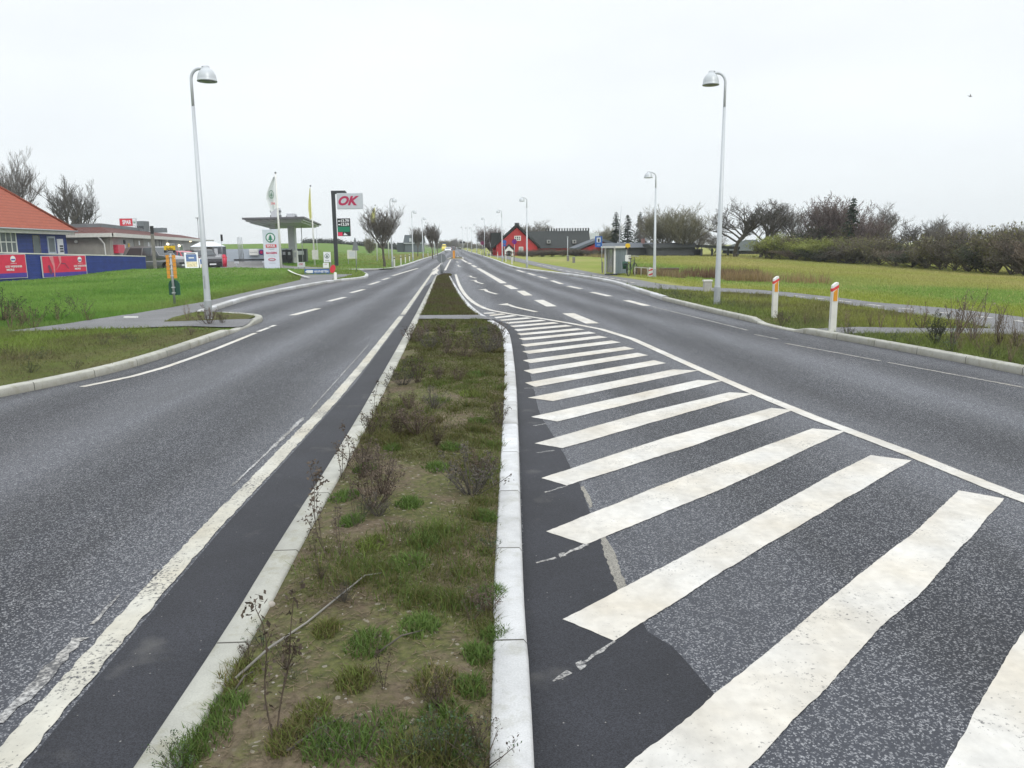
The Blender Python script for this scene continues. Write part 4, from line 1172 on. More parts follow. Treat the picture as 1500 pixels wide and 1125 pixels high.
# the far one is yellow
p = At(665, 377.5, 104.6)
t = thing('keep_side_sign', 'round grey sign on a yellow bollard standing on the far traffic island', 'road sign', (p.x, 104.6, .12))
b = MB(); b.box(-.14, .14, -.1, .1, 0, 1.0, .02); b.build('bollard', 'sign_orange', t)
b = MB(); b.disc(0, 1.25, .2, -.03, .0); b.build('round_plate', 'sign_back', t)
# small red plate on white bollard at the petrol station exit
x, y = G(491.5, 410, .1); 
t = thing('bollard', 'white bollard with a tilted round red plate at the petrol station exit', 'bollard', (x, y, .09))
b = MB(); b.smooth = True; b.lathe([(.075, -.1), (.075, .35), (.06, .38), (.001, .39)], n=12); b.build('post', 'white_paint', t)
b = MB(); k = []
for j in range(20):
    a = 2 * PI * j / 20; k.append((-.11 + .17 * math.cos(a) * .8 + .04 * math.sin(a), .56 + .2 * math.sin(a)))
b.prism(k, -.02, .01); b.build('red_plate', 'sign_red', t)
# direction sign post with orange finger boards, left
x, y = G(256, 446, .12)
t = thing('direction_sign', 'tall sign post with yellow top plate, two columns of orange boards and dark green plate', 'road sign', (x, y, hL(x, y)), R(6))
def zz(py): return At(253, py, y).z - float(hL(x, y))
pw = (At(262, 400, y).x - At(245, 400, y).x)
b = MB(); b.smooth = True; b.path([(0, 0, -.2), (-.0, 0, zz(362))], .034, 10); b.build('post', 'steel', t)
b = MB(); b.box(-pw * .46, pw * .46, -.035, -.01, zz(366.2), zz(360), .0); c_ = b.build('top_plate', 'sign_yellow', t)
b = MB(); put_text(b, 'Nordskov', 0, (zz(363) + zz(366)) / 2, .09, -.04, .012, width=pw * .55); b.build('lettering', 'black', c_, fixn=False)
b = MB(); b.box(-pw * .48, pw * .46, -.036, -.01, zz(370), zz(366.4)); c_ = b.build('black_plate', 'black', t)
b = MB(); put_text(b, 'Centrum', 0, (zz(366.4) + zz(370)) / 2, .06, -.04, .008, width=pw * .5); b.build('lettering', 'sign_grey', c_, fixn=False)
for j in range(6):
    za, zb = zz(373.5 + j * 5.75 + 5.3), zz(373.5 + j * 5.75)
    dx = .012 * j
    for s_ in (-1, 1):
        b = MB(); xa = s_ * pw * .13; xb = s_ * pw * .40
        b.box(min(xa, xb), max(xa, xb), -.03, -.006, za, zb, 0); b.build('orange_board', 'sign_orange', t)
for zc in (376, 387, 394, 404, 421, 429):
    b = MB(); b.box(-.045, .045, -.045, .045, zz(zc) - .014, zz(zc) + .014, .004); b.build('clamp', 'lamp_grey', t)
gp = [(-pw * .42, zz(432)), (pw * .50, zz(432)), (pw * .50, zz(416)), (pw * .36, zz(412)), (pw * .12, zz(410)), (-pw * .05, zz(410)), (-pw * .3, zz(412)), (-pw * .42, zz(416))]
b = MB(); b.prism(gp, .036, .05); b.build('green_plate', 'sign_dkgreen', t)
b = MB(); b.prism([(a * 1.03, (c - zz(421)) * 1.03 + zz(421)) for a, c in gp], .051, .056); b.build('green_plate_rim', 'sign_green', t)
# A litter scrap
x, y = G(192, 465, .12)
t = MB(); t.box(x - .16, x + .16, y - .03, y + .03, float(hL(x, y)) + .02, float(hL(x, y)) + .055); tag(t.build('litter', 'white_paint'), 'white scrap of litter on the grass at the edge of the left footpath', 'litter')
# stick lying on the island
b = MB(); b.smooth = True
P_ = [G(x, y, .1) for x, y in [(345, 995), (395, 955), (450, 915), (500, 880), (535, 858), (560, 848)]]
b.path([(p[0], p[1], float(hI(p[0], p[1])) + .018 + .012 * math.sin(i * 2)) for i, p in enumerate(P_)], [.006, .006, .005, .005, .004, .002], 6)
tag(b.build('dry_stalk', 'wood_grey'), 'long thin grey dead stalk lying across the bare island soil', 'stalk')
for (a, c, lab) in [((420, 1108), (505, 1062), 'short dark twig lying on the soil at the bottom of the island'), ((555, 965), (620, 930), 'short dark twig lying beside a bright green grass clump'), ((345, 1010), (372, 985), 'short broken twig lying against the left island kerb')]:
    b = MB(); b.smooth = True; A_, B_ = G(*a, .1), G(*c, .1)
    b.path([(A_[0], A_[1], float(hI(*A_)) + .01), ((A_[0] + B_[0]) / 2, (A_[1] + B_[1]) / 2, float(hI(*A_)) + .03), (B_[0], B_[1], float(hI(*B_)) + .012)], [.005, .004, .003], 6); tag(b.build('twig', 'bark'), lab, 'twig')
# stone near the left kerb
x, y = G(397, 882, .1); b = MB(); b.smooth = True; b.lathe([(.001, .02), (.012, .017), (.02, .006), (.018, -.01)], (x, y, float(hI(x, y))), 9)
tag(b.build('pale_stone', 'stone'), 'single larger pale stone beside the left island kerb', 'stone')

# ================================================================== PLANTS
def stalks(seed, H, n, spread, side, leaf, dark=(.055, .043, .034), wbase=.0035, droop=.0, leafcol=None, upright=.8):
    """dead branching herb: stems, side shoots and withered leaf / seed scraps"""
    r = random.Random(seed); V = []; F = []; C = []
    def seg(p, q, r0, r1, c):
        d = (q - p).normalized(); a = d.orthogonal().normalized(); b = d.cross(a); i = len(V)
        for pp, rr in ((p, r0), (q, r1)):
            for k in range(3): V.append(tuple(pp + (a * math.cos(k * 2.094) + b * math.sin(k * 2.094)) * rr)); C.append(c)
        for k in range(3):
            j = (k + 1) % 3; F.append((i + k, i + j, i + 3 + j)); F.append((i + k, i + 3 + j, i + 3 + k))
    def scrap(p, s, c):
        i = len(V); a = Vector((r.uniform(-1, 1), r.uniform(-1, 1), r.uniform(-1, 1))).normalized() * s; b = a.orthogonal().normalized() * s * r.uniform(.3, .7)
        for q in (p - a, p + b, p + a, p - b): V.append(tuple(q)); C.append(c)
        F.append((i, i + 1, i + 2)); F.append((i, i + 2, i + 3))
    def shoot(p, d, L, w, lev):
        k = max(3, int(L / .045)); st = L / k
        for j in range(k):
            d = (d + Vector((r.gauss(0, .10), r.gauss(0, .10), r.gauss(0, .05) - droop * lev + .05))).normalized()
            q = p + d * st; w1 = w * (1 - .6 * (j + 1) / k)
            m_ = r.uniform(.7, 1.5); c = tuple(v * m_ for v in dark)
            seg(p, q, w * (1 - .6 * j / k), w1, c); p = q
            if lev < 2 and j > k * .2 and r.random() < side:
                s = Vector((r.uniform(-1, 1), r.uniform(-1, 1), r.uniform(.2, 1.1))).normalized()
                shoot(p, (d * .5 + s).normalized(), L * r.uniform(.18, .4) * (1.15 - j / k), w1 * .7, lev + 1)
            if r.random() < leaf * (.5 + j / k):
                for _ in range(r.randint(2, 6)):
                    lc = leafcol if (leafcol and r.random() < .6) else dark
                    m_ = r.uniform(.6, 1.5); scrap(p + Vector((r.gauss(0, .012), r.gauss(0, .012), r.gauss(0, .012))), r.uniform(.004, .0115) * (H ** .5) * 1.5, tuple(v * m_ for v in lc))
    for i in range(n):
        a = r.uniform(0, 2 * PI); l = r.uniform(.1, 1) * spread
        d = Vector((math.cos(a) * l, math.sin(a) * l, upright)).normalized()
        shoot(Vector((r.gauss(0, .002) * H, r.gauss(0, .002) * H, -.03)), d, H * r.uniform(.55, 1.0), wbase * r.uniform(.7, 1.2), 0)
    return np.array(V, float), np.array(F), np.array(C)
DK = (.085, .066, .05); PU = (.105, .078, .062); TN = (.17, .13, .085); GN = (.05, .085, .03)
WV = {
    'spike': [stalks(1, .5, 2, .10, .45, 3.2, DK, .0034), stalks(2, .45, 3, .25, .6, 2.0, DK, .003), stalks(3, .5, 2, .35, .55, 1.6, DK, .003)],
    'bush': [stalks(4, .32, 16, .8, .65, .8, DK, .0038), stalks(5, .3, 20, 1.0, .6, .8, PU, .0036), stalks(6, .34, 14, .7, .65, .7, DK, .0038), stalks(7, .26, 24, 1.2, .55, 1.0, (.08, .072, .06), .0036, .02)],
    'mix': [stalks(8, .28, 8, .9, .4, .8, DK, .003, .0, GN), stalks(9, .24, 12, 1.1, .35, 1.0, (.06, .06, .04), .0028, .03, (.055, .09, .045))],
    'shrub': [stalks(10, 1.0, 12, .35, .45, .12, (.15, .12, .09), .008), stalks(11, 1.0, 16, .5, .4, .1, (.17, .14, .11), .007), stalks(12, .8, 22, .6, .5, .7, (.07, .072, .055), .006, .02, (.06, .07, .045))],
    'tuft': [stalks(13, .5, 10, .45, .2, .25, TN, .004, .02), stalks(14, .45, 14, .6, .25, .3, (.12, .09, .055), .004, .02)],
}
WM = {}
def plant_mesh(kind, i):
    if (kind, i) not in WM:
        V, F, C = WV[kind][i % len(WV[kind])]
        o = npmesh('plant', V, F, 'twig', C); WM[(kind, i)] = o.data; bpy.data.objects.remove(o)
    return WM[(kind, i)]
def plant(name, kind, i, x, y, z, sc, label, cat, group):
    o = bpy.data.objects.new(name, plant_mesh(kind, i % len(WV[kind]))); COL.objects.link(o)
    o.location = (x, y, z); o.rotation_euler = (0, 0, random.uniform(0, 6.28)); o.scale = (sc, sc, sc)
    tag(o, label, cat, group); return o
PL = [('spike', 402, 1085, 812, 'tall dark dead weed spike at the bottom left of the island, head above the kerb'), ('spike', 562, 1015, 905, 'thin dark dead spike in the bare soil low in the island'), ('spike', 478, 812, 655, 'dead weed leaning over the left kerb at mid island'),
      ('spike', 500, 818, 715, 'dark dead weed beside the leaning spike near the left kerb'), ('spike', 462, 815, 750, None), ('bush', 545, 748, 672, 'largest dark bushy dead weed, mid island left'), ('bush', 560, 725, 655, None), ('spike', 500, 700, 600, None),
      ('bush', 585, 640, 590, None), ('bush', 612, 638, 585, None), ('spike', 560, 620, 540, None), ('bush', 690, 722, 640, 'dark dead weed near the right island kerb, nearest there'), ('spike', 738, 712, 655, 'dead shoot leaning onto the white right island kerb'), ('bush', 700, 700, 655, None),
      ('bush', 612, 562, 518, None), ('bush', 590, 565, 520, None), ('bush', 640, 560, 530, None), ('spike', 565, 600, 545, None), ('bush', 655, 520, 478, None), ('bush', 630, 512, 478, None), ('bush', 645, 498, 468, None), ('bush', 680, 525, 488, None), ('spike', 706, 520, 470, None),
      ('bush', 716, 515, 470, None), ('bush', 732, 508, 472, None), ('bush', 612, 500, 472, None), ('bush', 595, 498, 475, None), ('bush', 700, 492, 468, None), ('bush', 665, 488, 468, None), ('bush', 625, 486, 466, None), ('bush', 725, 488, 470, None),
      ('mix', 650, 1120, 1020, 'grey green bushy weed at the bottom edge of the island beside the white kerb'), ('mix', 705, 1118, 1030, None), ('mix', 610, 1120, 1040, None), ('bush', 640, 1040, 985, None), ('mix', 265, 1125, 1060, None), ('mix', 525, 1120, 1030, None),
      ('mix', 530, 760, 715, None), ('mix', 520, 775, 740, None), ('bush', 505, 885, 845, None), ('mix', 690, 905, 860, None), ('bush', 715, 890, 850, None), ('bush', 330, 965, 938, None), ('mix', 385, 940, 900, None), ('mix', 590, 790, 760, None), ('bush', 600, 600, 570, None), ('bush', 545, 640, 600, None),
      ('mix', 480, 1100, 1070, None), ('spike', 520, 760, 690, None), ('bush', 670, 560, 535, None), ('bush', 735, 620, 585, None), ('mix', 720, 800, 765, None), ('bush', 470, 850, 820, None), ('mix', 430, 1000, 965, None), ('bush', 420, 980, 935, None), ('bush', 635, 600, 560, None), ('bush', 530, 700, 640, None),
      ('mix', 745, 1105, 1075, 'leafy weed spilling over the white right kerb at the bottom'), ('bush', 700, 1090, 1040, None), ('bush', 555, 760, 715, None), ('bush', 640, 655, 620, None)]
for i, (kd, px, by, ty, lab) in enumerate(PL):
    x, y = G(px, by, .1); x = min(max(x, float(il(y)) + .17), float(ir(y)) - .17); z = float(hI(x, y))
    hh = max(At(px, ty, y).z - z, .08); base = .47 if kd == 'spike' else .27
    lab = lab or ('dark dried weed stalks growing in the island bed' if kd != 'mix' else 'low grey green weed growing in the island bed')
    plant('dead_weed' if kd != 'mix' else 'leafy_weed', kd, i, x, y, z, hh / base * .95, lab, 'weed', 'weeds growing in the central island')
# verge plants, left
for i, (kd, px, by, ty, lab) in enumerate([('tuft', 275, 470, 440, 'dark dead stalks left of the near left lamp foot'), ('bush', 306, 474, 446, 'dead stalks tangled round the foot of the near left lamp'), ('bush', 325, 472, 457, 'low dead weed right of the near left lamp foot'),
        ('mix', 20, 455, 428, 'dark green bushy weed at the lawn edge, far left'), ('mix', 60, 468, 440, 'dark bushy weed at the lawn edge near the footpath end'), ('tuft', 30, 478, 440, 'dry brown weeds at the left picture edge beside the lawn'), ('mix', 110, 450, 425, 'olive green weed clump on the lawn above the footpath end'),
        ('tuft', 130, 470, 445, 'pale dry weed clump beside the footpath end'), ('mix', 110, 540, 520, None), ('mix', 45, 545, 520, None), ('mix', 180, 497, 480, None), ('mix', 195, 500, 486, None), ('mix', 15, 520, 500, None), ('bush', 280, 490, 478, None), ('mix', 150, 505, 488, None), ('mix', 60, 525, 508, None), ('tuft', 85, 470, 445, None), ('tuft', 5, 470, 430, None), ('mix', 40, 472, 432, 'large olive bushy weed at the lawn edge below the left banner'), ('mix', 85, 468, 436, 'olive bushy weed at the lawn edge just left of the footpath end'), ('mix', 120, 462, 432, 'grey green weed clump on the lawn right of the olive ones'), ('tuft', 50, 480, 445, None), ('tuft', 15, 482, 440, None), ('mix', 5, 470, 420, 'dark bushy weed cut by the left picture edge')]):
    x, y = G(px, by, .1); z = float(hL(x, y)); hh = At(px, ty, y).z - z; base = {'tuft': .42, 'bush': .27, 'mix': .24}[kd]
    plant('verge_weed', kd, i, x, y, z, hh / base, lab or 'small dark weed in the near left verge', 'weed', 'weeds in the left verge')
# verge plants, right
for i, (kd, px, by, ty, lab) in enumerate([('shrub', 1395, 508, 425, 'bare brown upright shrub in the right verge, third from the left'), ('shrub', 1425, 500, 420, 'tallest bare upright shrub in the right verge'), ('shrub', 1370, 505, 445, 'dense dark green upright shrub in the right verge'), ('shrub', 1462, 508, 440, 'bare spreading shrub in the right verge, far right'),
        ('shrub', 1490, 510, 450, 'bare grey shrub at the right picture edge'), ('mix', 1358, 515, 478, 'dark grey leafy bush low beside the right kerb'), ('bush', 1125, 472, 456, 'dark weed at the foot of the left marker post'), ('bush', 1190, 489, 473, 'small dark weed growing from the paved strip between the marker posts'),
        ('tuft', 1240, 480, 455, None), ('tuft', 1275, 478, 450, None), ('tuft', 1290, 480, 448, None), ('tuft', 1180, 472, 452, None), ('tuft', 1310, 478, 450, None), ('mix', 1300, 500, 482, None), ('mix', 1320, 505, 485, None), ('mix', 990, 432, 418, None), ('mix', 1010, 438, 424, None), ('mix', 1030, 440, 428, None), ('mix', 970, 425, 412, None), ('mix', 1075, 450, 436, None), ('mix', 1100, 455, 444, None), ('mix', 1055, 448, 434, None),
        ('tuft', 1330, 478, 440, None), ('tuft', 1350, 480, 440, None), ('tuft', 1405, 515, 480, None), ('tuft', 1440, 520, 485, None), ('tuft', 1480, 530, 490, None), ('mix', 1390, 525, 500, None), ('mix', 1450, 535, 510, None), ('tuft', 1200, 470, 455, None), ('tuft', 1240, 470, 452, None)]):
    x, y = G(px, by, .1); x = max(x, float(xr(y)) + .22); z = float(hR(x, y)); hh = At(px, ty, y).z - z; base = {'tuft': .42, 'bush': .27, 'mix': .24, 'shrub': .85}[kd]
    nm = 'shrub' if kd == 'shrub' else 'verge_weed'
    plant(nm, kd, i, x, y, z, hh / base, lab or 'small brown and green weed in the right verge', 'shrub' if kd == 'shrub' else 'weed', 'bare shrubs in the right verge' if kd == 'shrub' else 'weeds in the right verge')
# more small verge weeds between kerb and shrubs (orange brown leaves)

# ---- trees
def tree_segs(seed, H, th, spread, levels=4, nb=(7, 5, 5, 4), up=.35, wig=.13, r0=.16, taper=.55, start=.25, lens=(.62, .5, .45, .42)):
    r = random.Random(seed); T = []; B = []
    def grow(p, d, L, w, lev, store):
        k = 5 if lev < 2 else (3 if lev < 4 else 2); st = L / k; pts_ = [(p, w)]
        for j in range(k):
            d = (d + Vector((r.gauss(0, wig), r.gauss(0, wig), r.gauss(0, wig * .5) + (up * .22 if lev else .05)))).normalized()
            q = p + d * st; w1 = w * (1 - (1 - taper) * (j + 1) / k) if lev < levels else w * (1 - .7 * (j + 1) / k)
            store.append((p, q, pts_[-1][1], w1, lev)); p = q; pts_.append((p, w1))
        if lev >= levels: return
        n = nb[lev]
        for i in range(n):
            f = start + (1 - start) * (i + r.random() * .8) / n if lev == 0 else .25 + .75 * (i + r.random()) / n
            f = min(f, .999); idx = min(int(f * k), k - 1); fr = f * k - idx
            a, b = pts_[idx], pts_[idx + 1]; q = a[0].lerp(b[0], fr); wq = a[1] * (1 - fr) + b[1] * fr
            az = r.uniform(0, 2 * PI) if lev else (i * 2.4 + r.uniform(-.5, .5))
            o_ = Vector((math.cos(az), math.sin(az), 0))
            if lev == 0: dd = (o_ * spread + Vector((0, 0, .55 + up))).normalized()
            else: dd = (d * .55 + (o_ + Vector((0, 0, r.uniform(-.2, .6)))) * .62 + Vector((0, 0, up * .3))).normalized()
            grow(q, dd, L * lens[lev] * r.uniform(.75, 1.15) * (1.15 - .45 * f if lev == 0 else 1), wq * (.62 if lev < 2 else .55), lev + 1, B)
        if lev == 0:      # leader
            grow(p, d, L * .5, w * taper, 1, B)
    grow(Vector((0, 0, -.1)), Vector((r.gauss(0, .03), r.gauss(0, .03), 1)).normalized(), H * th, r0, 0, T)
    return T, B
def segs_mesh(name, S_, mats, parent, minr=.006, col=None):
    V = []; F = []; i = 0
    P0 = np.array([s[0] for s in S_]); P1 = np.array([s[1] for s in S_]); r0 = np.maximum(np.array([s[2] for s in S_]), minr); r1 = np.maximum(np.array([s[3] for s in S_]), minr)
    big = r0 > .03
    outv = []; outf = []; off = 0
    for mask, k in ((big, 6), (~big, 3)):
        a, b, ra, rb = P0[mask], P1[mask], r0[mask], r1[mask]
        if not len(a): continue
        d = b - a; d /= np.linalg.norm(d, axis=1)[:, None] + 1e-9
        ref = np.where(np.abs(d[:, 2:3]) > .9, np.array([[1., 0, 0]]), np.array([[0, 0, 1.]])); u = np.cross(d, ref); u /= np.linalg.norm(u, axis=1)[:, None]; w = np.cross(d, u)
        t = 2 * PI * np.arange(k) / k
        ring = u[:, None] * np.cos(t)[None, :, None] + w[:, None] * np.sin(t)[None, :, None]
        V = np.concatenate([a[:, None] + ring * ra[:, None, None], b[:, None] + ring * rb[:, None, None]], 1).reshape(-1, 3)
        base = off + np.arange(len(a))[:, None] * 2 * k; j = np.arange(k)[None]; jn = (np.arange(k) + 1)[None] % k
        F = np.stack([base + j, base + jn, base + k + jn, base + k + j], -1).reshape(-1, 4)
        outv.append(V); outf.append(F); off += len(V)
    V = np.concatenate(outv)
    c = None
    if col is not None:
        rr = np.random.RandomState(len(V)); c = np.array(col)[None] * (.7 + .6 * rr.rand(len(V) // 6 + 1).repeat(6)[:len(V)])[:, None]
    return npmesh(name, V, np.concatenate(outf), mats, c, parent)
def leaf_cloud(name, parent, centres, n, s, cols_, seed):
    r = np.random.RandomState(seed); c = np.array(centres); P = c[r.randint(len(c), size=n)] + r.randn(n, 3) * s * 2.2
    a = r.randn(n, 3); a /= np.linalg.norm(a, axis=1)[:, None]; b = r.randn(n, 3); b -= a * (a * b).sum(1)[:, None]; b /= np.linalg.norm(b, axis=1)[:, None]
    sz = s * (.5 + r.rand(n))[:, None]
    V = np.stack([P - a * sz, P + b * sz * .6, P + a * sz, P - b * sz * .6], 1).reshape(-1, 3); f = np.arange(n)[:, None] * 4 + np.arange(4)[None]
    C = lerpc(cols_[0], cols_[1], r.rand(n)).repeat(4, 0)
    return npmesh(name, V, f, 'grass', C, parent)
TREES = {}
def make_tree(key, name, **kw):
    """kw: tree_segs arguments plus bark, twigcol, leaves=(n, size, c0, c1), minr"""
    leaves = kw.pop('leaves', None); tw = kw.pop('twigcol', (.09, .078, .065)); minr = kw.pop('minr', .011); H = kw['H']
    T, B = tree_segs(**kw)
    t = thing(name, 'x', 'tree')
    segs_mesh('trunk', T, 'bark', t)
    segs_mesh('branches', B, 'twig', t, minr, tw)
    if leaves: leaf_cloud('foliage', t, [tuple(s[1]) for s in B if s[4] >= 2], leaves[0], leaves[1], leaves[2:], kw['seed'])
    zs = float(np.percentile([s[1].z for s in B], 99)); xs_ = [abs(s[1].x) for s in B] + [abs(s[1].y) for s in B]
    TREES[key] = [t, zs, float(np.percentile(xs_, 95)) if True else 0, False]
    return t
def put_tree(key, px, by, ty, Y, label, cat='tree', group=None, wpx=None, rz=None, name=None):
    proto, hgt, rad, used = TREES[key]
    p = At(px, by, Y); z = p.z if by < 500 else 0
    h = At(px, ty, Y).z - z
    s = h / hgt; sx = s
    if wpx: sx = (At(px + wpx / 2, by, Y).x - At(px - wpx / 2, by, Y).x) / (2 * rad) * 1.12
    z = min(z, ground(p.x, Y)) if abs(z - ground(p.x, Y)) > .01 else z
    s = (At(px, ty, Y).z - z) / hgt
    rz = random.uniform(0, 6.28) if rz is None else rz
    if not used: TREES[key][3] = True; o = proto; o.location = (p.x, Y, z); o.rotation_euler = (0, 0, rz); o['label'] = label
    else: o = dup(proto, (p.x, Y, z), rz, label)
    o.scale = (sx, sx, s); o['category'] = cat
    if group: o['group'] = group
    return o
make_tree('lime', 'bare_tree', seed=21, H=7, th=.36, spread=.75, nb=(13, 9, 7, 5), up=.5, wig=.10, r0=.12, start=.7, lens=(1.25, .55, .5, .45), twigcol=(.17, .155, .135), minr=.008)
make_tree('lime2', 'bare_tree', seed=33, H=7, th=.42, spread=.55, nb=(10, 8, 7, 4), up=.55, wig=.10, r0=.12, start=.5, lens=(.95, .5, .5, .45), twigcol=(.13, .115, .10), minr=.012)
make_tree('oak', 'bare_tree', seed=45, H=10, th=.42, spread=1.0, nb=(10, 7, 6, 6), up=.3, wig=.18, r0=.20, start=.3, lens=(.85, .52, .48, .42), twigcol=(.115, .105, .09), minr=.011)
make_tree('oak2', 'bare_tree', seed=46, H=10, th=.30, spread=1.35, nb=(9, 7, 6, 6), up=.16, wig=.22, r0=.22, start=.5, lens=(1.15, .55, .5, .42), twigcol=(.10, .092, .08), minr=.011)
make_tree('wild', 'bare_tree', seed=47, H=10, th=.5, spread=.8, nb=(14, 8, 7, 5), up=.4, wig=.18, r0=.15, start=.12, lens=(.75, .5, .5, .45), twigcol=(.18, .165, .145), minr=.010)
make_tree('willow', 'bushy_tree', seed=48, H=9, th=.22, spread=.9, nb=(18, 8, 8, 4), up=.45, wig=.12, r0=.16, start=.05, lens=(2.3, .5, .5, .42), twigcol=(.19, .18, .12), minr=.012, leaves=(2600, .06, (.15, .15, .07), (.22, .20, .10)))
make_tree('birchy', 'bushy_tree', seed=49, H=9, th=.35, spread=.7, nb=(14, 8, 6, 4), up=.5, wig=.13, r0=.2, start=.1, lens=(1.2, .5, .48, .42), twigcol=(.18, .14, .13), minr=.015, leaves=(1900, .085, (.09, .08, .065), (.16, .125, .11)))
make_tree('bushA', 'hedge_bush', seed=50, H=4, th=.2, spread=1.2, nb=(16, 7, 6, 3), up=.3, wig=.2, r0=.08, start=.0, lens=(3.0, .5, .5, .4), twigcol=(.13, .11, .09), minr=.012, leaves=(2400, .075, (.06, .055, .042), (.12, .11, .075)))
make_tree('bushB', 'hedge_bush', seed=51, H=4, th=.2, spread=1.3, nb=(16, 7, 6, 3), up=.3, wig=.2, r0=.08, start=.0, lens=(2.8, .5, .5, .4), twigcol=(.15, .13, .10), minr=.012, leaves=(2400, .075, (.13, .125, .06), (.21, .20, .09)))
make_tree('bushY', 'willow_bush', seed=52, H=4, th=.2, spread=1.1, nb=(16, 7, 6, 3), up=.45, wig=.16, r0=.07, start=.0, lens=(3.0, .5, .5, .4), twigcol=(.24, .25, .08), minr=.012, leaves=(3000, .07, (.20, .25, .05), (.33, .37, .09)))
make_tree('bushC', 'hedge_bush', seed=53, H=4, th=.2, spread=1.1, nb=(14, 7, 7, 3), up=.5, wig=.16, r0=.07, start=.0, lens=(3.0, .5, .5, .4), twigcol=(.20, .16, .13), minr=.012, leaves=(900, .07, (.12, .09, .07), (.19, .15, .11)))
make_tree('bushD', 'hedge_bush', seed=54, H=4, th=.2, spread=1.3, nb=(14, 7, 7, 3), up=.4, wig=.2, r0=.07, start=.0, lens=(2.7, .5, .5, .4), twigcol=(.11, .11, .085), minr=.012, leaves=(3000, .08, (.045, .055, .035), (.10, .115, .06)))
for k_ in ('bushA', 'bushB', 'bushY', 'bushC', 'bushD'): TREES[k_][0]['category'] = 'bush'
def make_spruce(key, seed, H, W, dens=1.0, col=((.018, .038, .022), (.05, .08, .045))):
    r = random.Random(seed); t = thing('spruce', 'x', 'conifer')
    b = MB(); b.smooth = True; b.path([(0, 0, -.2), (0, 0, H * .5), (.05, 0, H)], [.16, .09, .02], 8); b.build('trunk', 'bark', t)
    V = []; Cc = []
    z = H * .08
    while z < H * .98:
        f = z / H; L = W * (1 - f) ** .75 * r.uniform(.75, 1.15) + .15
        for k in range(int(6 + 5 * (1 - f))):
            a = r.uniform(0, 6.28); n = int(L / .16 * dens) + 2; Lk = L * r.uniform(.6, 1.1)
            for j in range(n):
                q = (j + .5) / n; dr = .35 * math.sin(q * 2.6) - .55 * q * q
                c = Vector((math.cos(a) * Lk * q, math.sin(a) * Lk * q, z + dr * Lk * .45 + r.gauss(0, .03)))
                for _ in range(3):
                    s = r.uniform(.14, .30); d1 = Vector((math.cos(a + r.gauss(0, .8)), math.sin(a + r.gauss(0, .8)), r.uniform(-.7, .05))).normalized() * s
                    d2 = Vector((-d1.y, d1.x, r.uniform(-.1, .1))).normalized() * s * .4
                    V += [c - d2, c + d2, c + d1 + d2 * .4, c + d1 - d2 * .4]
                    cc = np.array(col[0]) * (1 - q) + np.array(col[1]) * q; Cc += [cc * r.uniform(.7, 1.3)] * 4
        z += H * .028 * r.uniform(.7, 1.3)
    V = np.array([tuple(v) for v in V]); f = np.arange(len(V) // 4)[:, None] * 4 + np.arange(4)[None]
    npmesh('foliage', V, f, 'grass', np.array(Cc), t)
    TREES[key] = [t, H, W, False]
make_spruce('spruce', 5, 10, 2.2, 1.3)
make_spruce('spruce2', 6, 10, 2.5, 1.2)

# trees on the left
put_tree('lime', 563, 391, 306, 64, 'bare round crowned roadside tree in front of the yellow flag', group=None, wpx=40)
put_tree('lime2', 634, 377, 329, 112, 'slim bare roadside tree, left one of the pair near the vanishing point', wpx=19)
put_tree('lime2', 641, 373, 336, 145, 'slim bare roadside tree, right one of the pair near the vanishing point', wpx=13)
put_tree('lime', 612, 376, 334, 128, 'faint bare tree rising behind the dark barn', wpx=16)
put_tree('oak', 108, 372, 262, 120, 'large dark bare tree behind the brown tiled shop roof', wpx=54)
put_tree('oak2', 130, 372, 277, 124, 'broad bare tree right of the large one behind the shop roof', wpx=40)
put_tree('wild', 30, 372, 226, 88, 'tall sprawling bare tree behind the red tiled roof, its tips crossing the sky', wpx=48)
put_tree('oak', 2, 372, 250, 92, 'dark dense bare tree at the left edge behind the red tiled roof', wpx=38)
put_tree('bushB', 543, 375, 348, 190, 'small dark bush on the skyline left of the round tree', 'bush', wpx=14)
# trees behind the farm
put_tree('wild', 668, 362, 349, 420, 'small green topped tree at the very end of the road', wpx=14)
put_tree('birchy', 722, 376, 333, 150, 'grey bare bushy tree left of the red farmhouse', wpx=34)
put_tree('birchy', 731, 377, 335, 138, 'dark bushy tree against the left wall of the red farmhouse', wpx=18)
put_tree('wild', 783, 366, 325, 175, 'pale bare tree rising behind the farmhouse ridge', wpx=40)
put_tree('lime2', 765, 366, 331, 178, 'bare tree behind the gable tip of the farmhouse', wpx=26)
put_tree('willow', 880, 366, 340, 150, 'greenish tree behind the white gable end', wpx=30)
put_tree('willow', 893, 368, 332, 150, 'olive green tree left of the two dark spruces', wpx=26)
put_tree('spruce', 902, 370, 309, 128, 'dark spruce with drooping branches, leftmost of the three by the antenna', 'conifer', wpx=26)
put_tree('spruce2', 919, 370, 313, 130, 'dark spruce just right of the tall antenna', 'conifer', wpx=28)
put_tree('spruce', 937, 370, 309, 132, 'dark spruce right of the antenna, beside the pale bare trees', 'conifer', wpx=24)
put_tree('wild', 950, 370, 312, 122, 'pale bare tree between spruce and the round willow', wpx=36)
put_tree('willow', 972, 372, 308, 112, 'round yellowish bare willow behind the third street lamp, left one', wpx=46)
put_tree('willow', 1000, 374, 306, 108, 'largest round yellowish bare willow, right of the third street lamp', wpx=56)
put_tree('wild', 1022, 374, 335, 118, 'low pale bare tree right of the round willow', wpx=32)
put_tree('wild', 1045, 374, 345, 125, 'low bare scrub behind the dark carport', wpx=30)
put_tree('oak2', 1078, 377, 300, 98, 'dark spreading bare tree with a forked trunk, left of the pair in the field edge', wpx=82)
